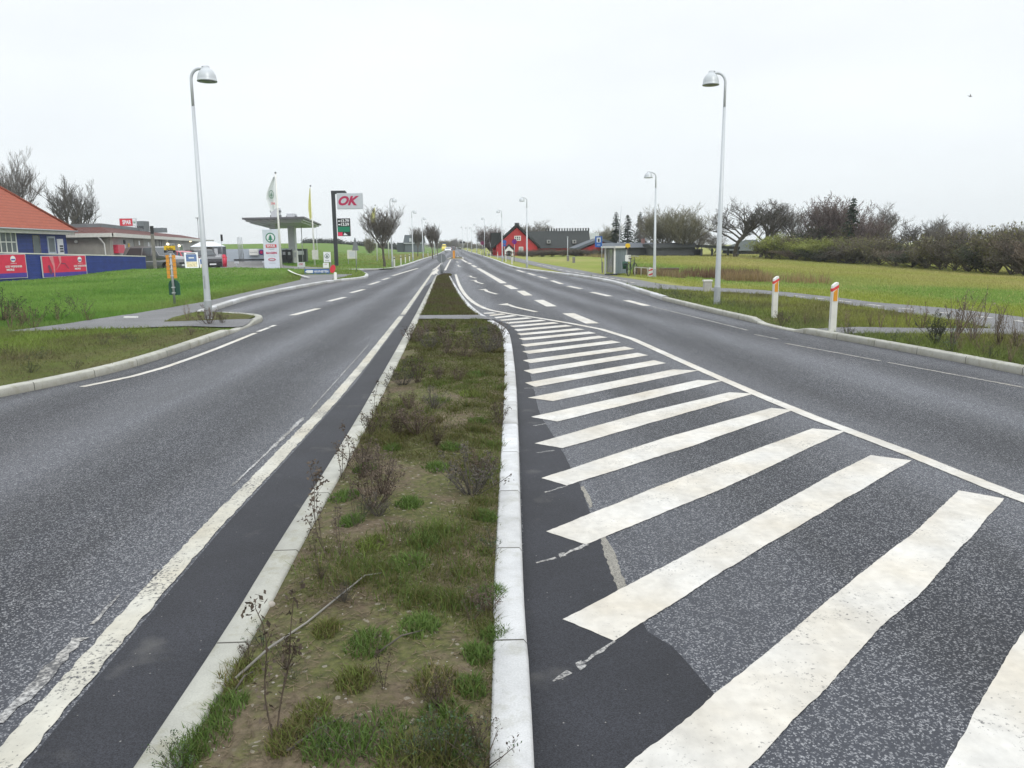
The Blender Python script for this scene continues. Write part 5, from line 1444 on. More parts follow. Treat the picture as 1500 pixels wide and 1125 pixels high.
put_tree('oak', 1114, 377, 296, 96, 'dark bare tree with upswept branches, right of the forked one', wpx=66)
put_tree('wild', 1150, 378, 301, 96, 'paler bare tree left of the big purple brown clump', wpx=52)
put_tree('birchy', 1192, 380, 298, 90, 'dark dense tree forming the left part of the purple brown clump', wpx=52)
put_tree('birchy', 1217, 380, 290, 88, 'tallest purple brown dense tree next to the tall spruce', wpx=56)
put_tree('spruce2', 1245, 381, 287, 84, 'tall dark spruce standing above the right field hedge', 'conifer', wpx=36)
put_tree('birchy', 1262, 384, 318, 82, 'dark olive dense tree right of the tall spruce', wpx=44)
put_tree('wild', 1283, 385, 303, 86, 'pale bare tree with upright branches right of the tall spruce', wpx=48)
put_tree('oak2', 1337, 388, 322, 74, 'dark bare spreading tree alone in the low gap of the right hedge', wpx=62)
put_tree('oak', 1312, 386, 338, 78, 'smaller bare tree left of the lone spreading one', wpx=36)
put_tree('wild', 1385, 391, 326, 68, 'pale bare tree above the right hedge, left of the small dark conifer', wpx=44)
put_tree('wild', 1412, 392, 328, 66, 'pale bare tree directly behind the small dark conifer', wpx=36)
put_tree('spruce2', 1430, 395, 336, 62, 'small dark conifer in the right hedge', 'conifer', wpx=28)
put_tree('wild', 1462, 397, 330, 60, 'pale bare tree above the hedge near the right edge', wpx=46)
put_tree('wild', 1492, 398, 331, 58, 'pale bare tree at the right picture edge', wpx=46)
hb = [('bushY', 1122, 378, 350, 92, 30), ('bushY', 1142, 379, 347, 90, 40), ('bushB', 1160, 379, 352, 89, 30), ('bushY', 1180, 380, 345, 86, 38), ('bushY', 1208, 381, 347, 84, 40), ('bushY', 1228, 382, 350, 82, 32), ('bushB', 1250, 384, 350, 80, 36), ('bushA', 1130, 378, 358, 91, 30), ('bushA', 1168, 380, 360, 87, 36), ('bushA', 1200, 381, 362, 83, 40), ('bushA', 1240, 384, 360, 79, 44),
      ('bushA', 1268, 386, 352, 77, 40), ('bushB', 1290, 387, 354, 75, 40), ('bushA', 1312, 389, 360, 72, 40), ('bushA', 1335, 390, 362, 70, 40), ('bushB', 1355, 391, 356, 68, 36), ('bushA', 1378, 393, 345, 66, 46), ('bushA', 1400, 395, 350, 64, 46), ('bushB', 1420, 397, 352, 62, 40), ('bushA', 1440, 399, 356, 59, 44), ('bushB', 1460, 400, 340, 58, 48), ('bushA', 1480, 402, 350, 56, 46), ('bushA', 1500, 404, 345, 54, 50), ('bushA', 1520, 406, 345, 53, 50), ('bushA', 1350, 390, 350, 72, 40), ('bushA', 1375, 391, 338, 70, 34), ('bushA', 1450, 397, 345, 61, 50), ('bushB', 1490, 400, 338, 58, 50),
      ('bushA', 1275, 385, 345, 80, 36), ('bushA', 1190, 380, 335, 91, 50), ('bushA', 1225, 382, 330, 88, 50), ('bushB', 1255, 384, 335, 85, 40)]
hb = [(('bushC' if (i * 7) % 5 == 1 else 'bushD' if (i * 7) % 5 == 3 else 'bushB' if (i * 7) % 5 == 2 else h[0]) if h[0] == 'bushA' else h[0], h[1], h[2], h[3] + (0, -5, 4, -2, 6)[(i * 3) % 5], h[4], h[5]) for i, h in enumerate(hb)]
for k_, px, by, ty, Y, w_ in hb:
    lab = {'bushC': 'paler reddish brown twiggy bush in the hedge along the far edge of the right field', 'bushD': 'dark green bush in the hedge along the far edge of the right field', 'bushA': 'dark bare bush merging into the hedge along the far edge of the right field', 'bushB': 'olive brown bush merging into the hedge along the far edge of the right field', 'bushY': 'yellow green willow bush in front of the purple brown clump'}[k_]
    put_tree(k_, px, by, ty, Y, lab, 'bush', 'bushes of the field hedge' if k_ != 'bushY' else 'yellow green willow bushes', wpx=w_ * 1.2)
# dark hedge in front of the farm
for i, (px, by, ty, Y, w_) in enumerate([(768, 377, 367, 118, 16), (780, 377, 366, 114, 18), (793, 377, 366, 112, 20), (808, 376, 365.5, 112, 22), (825, 375, 365, 114, 24), (843, 374.5, 365, 114, 24), (858, 374, 365, 114, 20), (872, 374, 366, 112, 20), (886, 374, 366, 110, 20)]):
    put_tree('bushA', px, by, ty, Y, 'clipped dark bare hedge bush in front of the red farm wing', 'bush', 'low hedge in front of the farm', wpx=w_ * 1.3)
for i, (px, by, ty, Y, w_) in enumerate([(655, 363, 352, 430, 22), (673, 363, 354, 440, 24), (690, 364, 357, 400, 24), (706, 365, 359, 380, 20), (640, 363, 356, 460, 22)]):
    put_tree('bushB', px, by, ty, Y, 'dark green clump of distant trees where the road meets the horizon', 'bush', 'distant trees at the end of the road', wpx=w_ * 1.2)
# ================================================================== BUILDINGS
class Fr:
    """local frame of a facade: origin A, along e to B, n points outwards"""
    def __init__(s, A, B, outward=1):
        s.A = Vector((A[0], A[1], 0)); d = Vector((B[0] - A[0], B[1] - A[1], 0)); s.L = d.length; s.e = d / s.L
        s.n = Vector((s.e.y, -s.e.x, 0)) * outward; s.B = B
    def P(s, a, n, z): v = s.A + s.e * a + s.n * n; return (v.x, v.y, z)
    def hit(s, px, py):
        q, z = hit(px, py, s.A, (s.A.x + s.e.x, s.A.y + s.e.y)); return q, z
    def box(s, mb, a0, a1, n0, n1, z0, z1):
        mb.hexa([s.P(a0, n0, z0), s.P(a1, n0, z0), s.P(a1, n1, z0), s.P(a0, n1, z0), s.P(a0, n0, z1), s.P(a1, n0, z1), s.P(a1, n1, z1), s.P(a0, n1, z1)])
    def rect(s, px0, px1, py0, py1, pyc=None):
        """photo rectangle -> (a0, a1, z0, z1) on the facade"""
        pm = (py0 + py1) / 2; a0, _ = s.hit(px0, pm); a1, _ = s.hit(px1, pm); pc = (px0 + px1) / 2
        return a0, a1, s.hit(pc, py1)[1], s.hit(pc, py0)[1]
def window(F, parent, r, mullions=1, bars=0, frame='white_paint', glass='glass_dark', fw=.07, name='window'):
    a0, a1, z0, z1 = r
    b = MB()
    F.box(b, a0, a1, -.02, .04, z0, z0 + fw); F.box(b, a0, a1, -.02, .04, z1 - fw, z1)
    F.box(b, a0, a0 + fw, -.02, .037, z0 + fw, z1 - fw); F.box(b, a1 - fw, a1, -.02, .037, z0 + fw, z1 - fw)
    for k in range(mullions):
        c = a0 + (a1 - a0) * (k + 1) / (mullions + 1); F.box(b, c - fw * .4, c + fw * .4, -.02, .034, z0 + fw, z1 - fw)
    for k in range(bars):
        c = z0 + (z1 - z0) * (k + 1) / (bars + 1); F.box(b, a0 + fw, a1 - fw, -.018, .030, c - fw * .3, c + fw * .3)
    w = b.build(name, frame, parent, False)
    b = MB(); F.box(b, a0 + fw * .5, a1 - fw * .5, -.03, .012, z0 + fw * .5, z1 - fw * .5); b.build('pane', glass, w, False)
    return w
def slope(mb, pts4, flip=False):
    """roof plane with metric UV; pts4 = eave0, eave1, top1, top0"""
    a, b, c, d = [Vector(p) for p in pts4]; e = (b - a).normalized(); n = e.cross(d - a).normalized(); v = n.cross(e)
    mb.quad(a, b, c, d, [((p - a).dot(e), (p - a).dot(v)) for p in (a, b, c, d)])

# --- blue brick fence with banners
fA, fB = (-29.5, 38), (-25.6, 53.2)
a_, z_ = hit(213, 375, fA, fB)
fA = At(-30, 380, 41.5); fB = At(214, 390, 54.0)
F = Fr((fA.x, fA.y), (fB.x, fB.y), 1)
zt0 = F.hit(0, 369.5)[1]; a0 = F.hit(0, 369.5)[0]; zt1 = F.hit(213, 374.8)[1]; a1 = F.hit(213, 374.8)[0]
ztop = lambda a: zt0 + (zt1 - zt0) * (a - a0) / (a1 - a0)
t = thing('blue_fence', 'long low dark blue brick wall with a white cap along the top of the lawn', 'fence', (fB.x, fB.y, 0))
b = MB()
n = 10
for k in range(n):
    p, q = F.L * k / n, F.L * (k + 1) / n
    b.hexa([F.P(p, 0, -.2), F.P(q, 0, -.2), F.P(q, -.2, -.2), F.P(p, -.2, -.2), F.P(p, 0, ztop(p) - .06), F.P(q, 0, ztop(q) - .06), F.P(q, -.2, ztop(q) - .06), F.P(p, -.2, ztop(p) - .06)])
b.build('wall', 'brick_blue', t, False)
b = MB(); b.hexa([F.P(-.1, .03, ztop(0) - .06), F.P(F.L + .03, .03, ztop(F.L) - .06), F.P(F.L + .03, -.23, ztop(F.L) - .06), F.P(-.1, -.23, ztop(0) - .06), F.P(-.1, .03, ztop(0)), F.P(F.L + .03, .03, ztop(F.L)), F.P(F.L + .03, -.23, ztop(F.L)), F.P(-.1, -.23, ztop(0))])
b.build('cap', 'off_white', t, False)
def banner(px0, px1, lab, player):
    A0 = F.hit(px0, 390)[0]; A1 = F.hit(px1, 390)[0]
    o = F.P(A0, .05, 0); t = thing('banner', lab, 'banner', (o[0], o[1], 0), math.atan2(F.e.y, F.e.x), 'red and blue banners on the blue wall')
    W = A1 - A0
    zb = .12 + ztop(A0) - 1.72 + .05; zb = F.hit((px0 + px1) / 2, 405.5 if px0 > 30 else 408.5)[1]; ztp = ztop((A0 + A1) / 2) - .1
    Hh = ztp - zb
    b = MB(); b.box(0, W, -.02, .0, zb, ztp); b.build('edging', 'sign_grey', t)
    b = MB(); nx_ = 24
    for k in range(nx_):
        f0, f1 = k / nx_, (k + 1) / nx_
        y0 = -.035 + .012 * math.sin(f0 * 19) * math.sin(f0 * 5); y1 = -.035 + .012 * math.sin(f1 * 19) * math.sin(f1 * 5)
        m_ = W * .02
        X0 = m_ + (W - 2 * m_) * f0; X1 = m_ + (W - 2 * m_) * f1
        b.quad((X0, y0, zb + Hh * .22), (X1, y1, zb + Hh * .22), (X1, y1, ztp - .03), (X0, y0, ztp - .03))
    c_ = b.build('red_cloth', 'banner_red', t)
    b = MB(); b.box(W * .02, W * .98, -.04, -.022, zb + .04, zb + Hh * .22); b.build('blue_stripe', 'banner_blue', t)
    cx = W * .84 if player else W * .72
    if not player: cx = A1 and (F.hit(18, 390)[0] - A0)
    b = MB()
    b.disc(cx, zb + Hh * .80, Hh * .13, -.055, -.05, 16); e_ = b.build('emblem', 'sign_white', t)
    b = MB(); b.box(cx - Hh * .10, cx + Hh * .10, -.06, -.056, zb + Hh * .74, zb + Hh * .80); b.build('emblem_band', 'banner_blue', e_)
    b = MB(); tw = W * (.30 if player else .40); tx = cx + (0 if player else .0)
    put_text(b, 'GOD WEEKENDER', tx, zb + Hh * .49, Hh * .085, -.055, .03, width=tw); put_text(b, 'MERE', tx - tw * .22, zb + Hh * .36, Hh * .085, -.055, .03, width=tw * .45)
    put_text(b, 'HAVREHOLM', cx, zb + Hh * .62, Hh * .035, -.055, .01, width=Hh * .3)
    b.build('lettering', 'sign_white', t, fixn=False)
    if player:      # printed sports figure: legs, arm and racket in flat shapes
        b = MB()
        b.prism([(W * .16, ztp - .03), (W * .25, ztp - .03), (W * .27, zb + Hh * .5), (W * .255, zb + .03), (W * .235, zb + .03), (W * .235, zb + Hh * .5)], -.056, -.052)
        b.prism([(W * .36, ztp - .05), (W * .42, ztp - .02), (W * .42, zb + Hh * .7), (W * .34, zb + Hh * .45), (W * .29, zb + Hh * .33), (W * .385, zb + Hh * .66)], -.056, -.052)
        b.build('printed_figure', mat('banner_pink', (.62, .22, .25), .6), t)
        b = MB()
        b.prism([(W * .12, zb + Hh * .55), (W * .16, zb + Hh * .58), (W * .20, zb + Hh * .3), (W * .19, zb + Hh * .12), (W * .15, zb + Hh * .2)], -.0555, -.0515)
        b.prism([(W * .42, zb + Hh * .66), (W * .50, zb + Hh * .64), (W * .58, zb + Hh * .38), (W * .565, zb + Hh * .38), (W * .50, zb + Hh * .60), (W * .42, zb + Hh * .62)], -.0555, -.0515)
        b.build('printed_shadow', mat('banner_dark', (.16, .05, .10), .6), t)
banner(-26, 37.5, 'red and blue banner cut by the left picture edge, hung on the blue wall', False)
banner(59.5, 125.5, 'red and blue banner with a printed sports figure, hung on the blue wall', True)

# --- clubhouse with red hipped roof
cA = At(-60, 350, 46); cB = At(97, 350, 60)
F = Fr((cA.x, cA.y), (cB.x, cB.y), 1)
ze = 3.18
t = thing('clubhouse', 'blue timber clubhouse with a red tiled hipped roof and white eaves', 'building', (cB.x, cB.y, 0))
b = MB(); F.box(b, 0, F.L, -10, 0, 0, ze - .3); b.build('wall', 'boards_blue', t, False)
b = MB(); F.box(b, -.6, F.L + .45, .30, .46, ze - .32, ze - .02); F.box(b, F.L + .30, F.L + .455, -10.4, .3, ze - .32, ze - .02); F.box(b, -.6, F.L + .3, -.02, .3, ze - .3, ze - .2)
b.build('eaves_board', 'off_white', t, False)
b = MB(); zr = 7.9; e0, e1, n0, n1 = -.7, F.L + .55, -10.6, .58
ra, rb_ = F.P(e0 + 5, -5, zr), F.P(e1 - 5.4, -5, zr)
slope(b, [F.P(e0, n1, ze), F.P(e1, n1, ze), rb_, ra]); slope(b, [F.P(e1, n1, ze), F.P(e1, n0, ze), rb_, rb_]); slope(b, [F.P(e1, n0, ze), F.P(e0, n0, ze), ra, rb_])
slope(b, [F.P(e0, n0, ze), F.P(e0, n1, ze), ra, ra])
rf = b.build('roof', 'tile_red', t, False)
b = MB(); b.smooth = True; b.tube(F.P(e1, n1, ze + .03), (rb_[0], rb_[1], rb_[2] + .04), .11, .11, 8); b.tube(ra, rb_, .11, .11, 8); b.build('ridge_tiles', 'tile_red', rf, False)
b = MB(); b.smooth = True; b.tube(F.P(e0, n1 + .05, ze - .06), F.P(e1, n1 + .05, ze - .06), .055, .055, 8); b.build('gutter', 'lamp_collar', t, False)
window(F, t, F.rect(-8, 24, 337, 372), 3, 1, glass='glass_pale', fw=.12)
window(F, t, F.rect(48, 58.5, 344.5, 372), 0, 0, 'wood_grey', 'glass_pale', fw=.06, name='door')
window(F, t, F.rect(69.5, 81, 346, 372), 0, 0, 'wall_paleblue', 'glass_pale', fw=.14, name='door')
r_ = F.rect(83.5, 92, 350, 372); b = MB(); F.box(b, r_[0], r_[1], .01, .06, r_[2], r_[3]); nb_ = b.build('notice_board', 'sign_white', t, False)
b = MB(); w_ = (r_[1] - r_[0])
for q in range(3): F.box(b, r_[0] + w_ * .3, r_[1] - w_ * .1, .062, .07, r_[2] + (r_[3] - r_[2]) * (.12 + q * .17), r_[2] + (r_[3] - r_[2]) * (.24 + q * .17))
b.build('notices', 'wall_dark', nb_, False)

# --- shop building
sA = At(94, 350, 64.0); sB = At(160, 350, 62.0); sC = At(296, 360, 112)
F1 = Fr((sA.x - 6, sA.y + .1), (sB.x, sB.y), 1); F2 = Fr((sB.x, sB.y), (sC.x, sC.y), 1)
t = thing('shop_building', 'long low shop with grey rendered walls and a brown tiled roof behind the parked cars', 'building', (sB.x, sB.y, 0))
z1 = F1.hit(150, 342)[1]; z2 = F2.hit(290, 354)[1]
b = MB(); F1.box(b, 0, F1.L + .01, -.35, 0, 0, z1); b.build('end_wall', 'wall_beige', t, False)
b = MB(); pA, pB, pC = F1.P(.1, -.36, 0), F1.P(F1.L - .02, -.36, 0), F2.P(F2.L, 0, 0); b.slab([pA[:2], pB[:2], F2.P(.36, 0, 0)[:2], pC[:2], (pC[0] - 12, pC[1]), (pA[0], pC[1])], 0, z1 - .03); b.build('wall', 'wall_grey', t, False)
# eaves
b = MB(); F1.box(b, -.2, F1.L + .55, .36, .55, z1 - .28, z1 + .02); F2.box(b, -.35, F2.L + .4, .40, .56, z1 - .28, z1 + .025); F1.box(b, 0, F1.L, 0, .36, z1 - .27, z1 - .16); F2.box(b, 0, F2.L, .02, .4, z1 - .275, z1 - .165)
b.build('eaves_board', 'off_white', t, False)
b = MB(); rise = .52; back = 1.3
c0 = F1.P(-.3, .6, z1); c1 = (F1.P(F1.L, 0, 0)[0] + F1.n.x * .6 + F2.n.x * .6, F1.P(F1.L, 0, 0)[1] + F1.n.y * .6 + F2.n.y * .6, z1)
d0 = F1.P(-.3, -back, z1 + rise); d1 = (F1.P(F1.L, 0, 0)[0] - F1.n.x * back - F2.n.x * back, F1.P(F1.L, 0, 0)[1] - F1.n.y * back - F2.n.y * back, z1 + rise)
c2 = F2.P(F2.L + .5, .6, z1); d2 = F2.P(F2.L - 9, -back, z1 + rise)
slope(b, [c0, c1, d1, d0]); slope(b, [c1, c2, d2, d1]); slope(b, [c2, F2.P(F2.L + .5, -12, z1), F2.P(F2.L - 9, -11, z1 + rise), d2])
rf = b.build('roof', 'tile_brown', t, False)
b = MB()
for p, q in ((d0, d1), (d1, tuple(d1[k] + (d2[k] - d1[k]) * .4 for k in range(3)))):
    b.hexa([p, q, (q[0] - .2, q[1] + .2, q[2]), (p[0] - .2, p[1] + .2, p[2]), (p[0], p[1], p[2] + .28), (q[0], q[1], q[2] + .28), (q[0] - .2, q[1] + .2, q[2] + .28), (p[0] - .2, p[1] + .2, p[2] + .28)])
b.slab([F1.P(.3, -1.2, 0)[:2], F1.P(F1.L - 1.2, -1.2, 0)[:2], F2.P(F2.L - 11, -1.6, 0)[:2], F2.P(F2.L - 11, -10, 0)[:2], (F1.P(.3, 0, 0)[0], F2.P(F2.L - 11, -10, 0)[1])], z1 - .02, z1 + .2)
b.build('flat_roof', 'roof_felt', t, False)
b = MB(); b.smooth = True
a_, _ = F1.hit(151, 356); b.path([F1.P(a_, .5, z1 - .25), F1.P(a_ + .1, .3, z1 - .5), F1.P(a_ + .18, .1, z1 - .8), F1.P(a_ + .22, .08, 0)], .055, 8); b.build('downpipe', 'white_paint', t, False)
b = MB(); b.smooth = True
a_, _ = F2.hit(240, 356); b.path([F2.P(a_, .45, z1 - .2), F2.P(a_, .12, z1 - .8), F2.P(a_, .1, 0)], .06, 8); b.build('downpipe', 'white_paint', t, False)
a_, z_ = F1.hit(112, 354); b = MB(); b.smooth = True; q = F1.P(a_, .06, z_); b.lathe([(.001, -.09), (.1, -.08), (.13, 0), (.13, .04)], q, 12, 'y'); b.build('wall_lamp', 'white_paint', t, False)
for px, py in ((244, 357.5), (261, 360), (277.5, 353)):
    a_, z_ = F2.hit(px, py); b = MB(); b.smooth = True; q = F2.P(a_, .12, z_); b.lathe([(.001, -.13), (.1, -.09), (.14, 0), (.1, .09), (.001, .13)], q, 10); b.build('wall_lamp', 'glow_lamp', t, False)
for px, py, c_ in ((181.5, 355, 'wall_dark'), (181.5, 361, 'sign_white'), (188, 360, 'sign_yellow'), (203, 356, 'sign_white'), (217, 358, 'sign_white')):
    a_, z_ = F2.hit(px, py); b = MB(); F2.box(b, a_ - .25, a_ + .3, .02, .06, z_ - .18, z_ + .2); b.build('wall_sign', c_, t, False)
a0, a1, q0, q1 = F2.rect(165, 173.5, 358.5, 371); b = MB(); F2.box(b, a0, a1 + .4, .03, .4, q0, q1); tag(b.build('vending_box', 'red_plastic'), 'red box mounted on the shop wall behind the blue wall end', 'box')
a0, a1, q0, q1 = F2.rect(196, 210, 346, 372); b = MB(); F2.box(b, a0, a1, .02, .05, q0 - 1, q1); b.build('wall_panel', 'wall_beige', t, False)
for px in (228, 233, 236): 
    a_, _ = F2.hit(px, 356); b = MB(); F2.box(b, a_ - .05, a_ + .05, .01, .04, 0, z1 - .3); b.build('wall_joint', 'wall_dark', t, False)
window(F2, t, F2.rect(247, 256, 356.5, 372), 1, 0, glass='glass_pale', fw=.1)
window(F2, t, F2.rect(262, 268, 358, 372), 0, 0, glass='glass_pale', fw=.1, name='door')
# sign on the shop roof
Y = 76.0
p0 = At(175, 325, Y); p1 = At(199, 325, Y); w = p1.x - p0.x; zb, zt = At(187, 331.5, Y).z, At(187, 319.5, Y).z
t = thing('roof_sign', 'red and white SPAR sign with a green tree mark on the shop roof', 'sign', (p0.x, Y, z1 + rise), R(4))
b = MB(); b.box(0, w, -.05, .1, zb - z1 - rise, zt - z1 - rise); b.build('panel', 'sign_grey', t)
k0, k1 = zb - z1 - rise + .05, zt - z1 - rise - .05
b = MB(); b.box(.05, w * .78, -.07, -.05, k0, k1); pl_ = b.build('red_field', 'sign_red', t)
b = MB(); put_text(b, 'SPAR', w * .45, (k0 + k1) / 2, (k1 - k0) * .62, -.075, .035, width=w * .52); b.build('lettering', 'sign_white', pl_, fixn=False)
def spar_tree(cx, cz, r, y, parent, dark='sign_green', light='sign_white', ring=True):
    b = MB()
    if ring: b.disc(cx, cz, r, y, y + .01, 28)
    o = b.build('round_mark', dark, parent) if ring else parent
    if ring:
        b = MB(); b.disc(cx, cz, r * .80, y - .006, y - .001, 24); b.build('mark_field', light, o)
    b = MB()
    for k in range(3):
        zt_, zb_, ww = cz + r * (.66 - .36 * k), cz + r * (.12 - .30 * k), r * (.30 + .14 * k)
        b.prism([(cx - ww, zb_), (cx + ww, zb_), (cx, zt_)], y - .012 - .002 * k, y - .008)
    b.prism([(cx - r * .10, cz - r * .8), (cx + r * .10, cz - r * .8), (cx + r * .08, cz - r * .4), (cx - r * .08, cz - r * .4)], y - .012, y - .009)
    b.build('tree_mark', dark, o if ring else parent)
b = MB(); b.box(w * .80, w * .98, -.07, -.05, k0, k1); wf = b.build('white_field', 'sign_white', t)
spar_tree(w * .89, (k0 + k1) / 2, w * .08, -.08, t)
b = MB()
for q in (0.05, w - .1):
    b.path([(q, .05, 0), (q, .05, k0)], .03, 6, True); b.path([(q, 1.1, 0), (q, .1, k1 - .2)], .025, 6)
b.build('stays', 'steel', t)
p0 = At(199.5, 325, Y + .3); p1 = At(210.5, 325, Y + .3)
Y = 80
p0 = At(199.5, 325, Y + .3); p1 = At(210.5, 325, Y + .3)
t = thing('roof_unit', 'grey ventilation unit right beside the roof sign of the shop', 'ventilation unit', (p0.x, Y + .3, z1 + rise))
b = MB(); b.box(0, p1.x - p0.x, 0, 1.2, 0, At(205, 323.5, Y).z - z1 - rise, .03); b.build('housing', 'roof_felt', t)
b = MB(); b.box(.05, p1.x - p0.x - .05, -.02, -.002, .25, .55); b.build('grille', 'wall_dark', t)
p0 = At(232, 333, 95); b = MB(); b.box(p0.x - .6, p0.x + .6, 95, 96, z1 + rise + .2, z1 + rise + .75, .03); tag(b.build('roof_unit', 'roof_felt'), 'small grey box on the flat shop roof further back', 'ventilation unit')

# ================================================================== CARS
def make_car(key, paint, L=4.3, W=1.76, H=1.45, kind='hatch'):
    t = thing('parked_car', 'x', 'car')
    h = H; hl = L / 2
    if kind == 'hatch': out_ = [(-hl + .02, .32), (-hl, .55), (-hl + .05, .92), (-hl + .22, 1.0), (-hl + .55, h * .97), (-hl + 1.2, h), (.1, h * .985), (.45, h * .94), (hl - 1.25, .98), (hl - .5, .86), (hl - .12, .72), (hl, .52), (hl - .02, .3)]
    elif kind == 'suv': out_ = [(-hl + .02, .36), (-hl, .6), (-hl + .04, 1.02), (-hl + .10, 1.1), (-hl + .34, h * .965), (-hl + .8, h), (.1, h), (.4, h * .97), (hl - 1.3, 1.10), (hl - .4, .98), (hl - .08, .84), (hl, .6), (hl - .02, .36)]
    else: out_ = [(-hl + .02, .4), (-hl, .7), (-hl + .02, h * .9), (-hl + .15, h), (hl - 1.4, h), (hl - .9, h * .85), (hl - .35, 1.12), (hl - .05, .95), (hl, .6), (hl - .02, .4)]
    R_ = .32; fx, rx = hl - .82, -hl + .80
    def arch(cx): return [(cx + (R_ + .05) * math.cos(a), .30 + (R_ + .05) * math.sin(a)) for a in np.linspace(-.15, PI + .15, 9)]
    low = [(hl - .1, .2)] + arch(fx) + arch(rx) + [(-hl + .1, .2)]
    prof = out_ + low
    belt = .93 if kind == 'hatch' else 1.05
    def hw(x, z):
        k = W / 2 - max(0, z - belt) * .30
        k -= .10 * max(0, (abs(x) - hl + .5) / .5) ** 2
        return k - (.04 if z < .4 else 0)
    b = MB(); n = len(prof); i = 0
    for s_ in (-1, 1): b.v += [(x, s_ * hw(x, z), z) for x, z in prof]
    for tr in tessellate_polygon([[Vector((p[0], p[1], 0)) for p in prof]]):
        b.face(tr); b.face([n + k for k in reversed(tr)])
    for k in range(n): j = (k + 1) % n; b.face((k, j, n + j, n + k))
    body = b.build('body', paint, t)
    b = MB()
    # side windows
    if kind == 'van': wins = [[(.2, belt + .05), (hl - .75, belt + .05), (hl - 1.2, h * .86), (.2, h * .88)]]
    else:
        ro = h * .945
        wins = [[(-hl + .42, belt + .06), (-.55, belt + .04), (-.55, ro), (-hl + .72, ro)], [(-.45, belt + .04), (.25, belt + .03), (.22, ro), (-.45, ro)], [(.33, belt + .03), (hl - 1.33, belt + .03), (.52, ro - .05), (.32, ro)]]
    for w_ in wins:
        for s_ in (-1, 1): b.quad(*[(x, s_ * (hw(x, z) + .008), z) for x, z in w_])
    b.build('side_windows', 'glass_dark', t)
    def strip(xa, za, xb, zb, inset, name, m_, off=.012):
        b = MB(); d = Vector((xb - xa, zb - za)).normalized(); nn = Vector((-d.y, d.x)) * off
        if nn.y < 0: nn = -nn
        pts_ = []
        for x, z in ((xa, za), (xb, zb)):
            k = hw(x, z) - inset; pts_.append((x + nn.x, -k, z + nn.y)); pts_.append((x + nn.x, k, z + nn.y))
        b.quad(pts_[0], pts_[1], pts_[3], pts_[2]); return b.build(name, m_, t)
    if kind == 'van':
        strip(hl - .42, 1.16, hl - .86, h * .83, .06, 'windscreen', 'glass_dark')
        b = MB()
    else:
        i0 = next(i for i, p in enumerate(out_) if p[0] > hl - 1.4 and p[1] < h * .93)
        a, c = out_[i0 - 1], out_[i0]; strip(c[0] - (c[0] - a[0]) * .06, c[1] - (c[1] - a[1]) * .06, a[0] + (c[0] - a[0]) * .08, a[1] + (c[1] - a[1]) * .08, .09, 'windscreen', 'glass_dark')
        strip(out_[3][0] - .0, out_[3][1] + .06, out_[4][0] - .02, out_[4][1] - .03, .12, 'rear_window', 'glass_dark', .02)
    for s_ in (-1, 1):
        b = MB(); b.hexa([(hl - .28, s_ * (W / 2 - .42), .62), (hl + .005, s_ * (W / 2 - .42), .60), (hl - .09, s_ * (W / 2 - .06), .62), (hl - .45, s_ * (W / 2 - .02), .66), (hl - .35, s_ * (W / 2 - .42), .77), (hl - .07, s_ * (W / 2 - .42), .73), (hl - .16, s_ * (W / 2 - .07), .77), (hl - .5, s_ * (W / 2 - .03), .82)]); b.build('headlight', 'headlight', t)
        b = MB(); b.box(-hl - .012, -hl + .2, min(s_ * (W / 2 - .3), s_ * (W / 2 - .03)), max(s_ * (W / 2 - .3), s_ * (W / 2 - .03)), .72, .92); b.build('tail_light', 'tail_light', t)
        b = MB(); b.box(.62, .78, min(s_ * (W / 2 + .0), s_ * (W / 2 + .17)), max(s_ * (W / 2 + .0), s_ * (W / 2 + .17)), .93, 1.05, .02); b.build('mirror', paint, t)
    b = MB(); b.box(hl - .04, hl + .015, -.5, .5, .5, .62); b.build('grille', 'black', t)
    b = MB(); b.box(hl + .0, hl + .025, -.26, .26, .36, .47); b.build('number_plate', 'sign_white', t)
    b = MB(); b.box(-hl + .15, hl - .15, -W / 2 + .03, W / 2 - .03, .17, .24); b.build('underside', 'black', t)
    for wx in (fx, rx):
        for s_ in (-1, 1):
            b = MB(); b.smooth = True; y0 = s_ * (W / 2 - .20); c = (wx, y0, .31)
            b.lathe([(.18, -.1), (.30, -.1), (.315, -.07), (.315, .07), (.30, .1), (.18, .1), (.18, -.1)], c, 20, 'y'); wh = b.build('wheel', 'rubber', t)
            b = MB(); yy = .10 * s_
            for k in range(6):
                a = k * PI / 3; b.hexa([(c[0] + math.cos(a + d) * r_, c[1] + q * s_, c[2] + math.sin(a + d) * r_) for q in (.085, .10) for r_, d in ((.03, -.8), (.185, -.16), (.185, .16), (.03, .8))])
            b.lathe([(.17, .02), (.20, .1), (.185, .105)], (c[0], c[1] if s_ > 0 else c[1] - .0, c[2]), 20, 'y') if s_ > 0 else b.lathe([(.17, -.02), (.20, -.1), (.185, -.105)], c, 20, 'y')
            b.build('rim', 'steel', wh)
    return t
def place_car(o, px, Y, heading, lab, z=None, group=None, name=None):
    p = At(px, 390, Y); o.location = (p.x, Y, (ground(p.x, Y) + .03) if z is None else z); o.rotation_euler = (0, 0, R(heading)); o['label'] = lab
    if group: o['group'] = group
CG = 'cars parked in front of the shop'
place_car(make_car('a', 'car_grey', 4.5, 1.8, 1.74, 'suv'), 230, 57.2, -14, 'dark grey tall estate car half hidden by the end of the blue wall', group=CG)
place_car(make_car('b', 'car_red', 4.1, 1.72, 1.48, 'hatch'), 268, 63.5, -22, 'bright red hatchback parked behind the orange sign post', group=CG)
place_car(make_car('c', 'car_silver', 4.3, 1.74, 1.5, 'hatch'), 288, 71, -35, 'silver hatchback between the red car and the black car', group=CG)
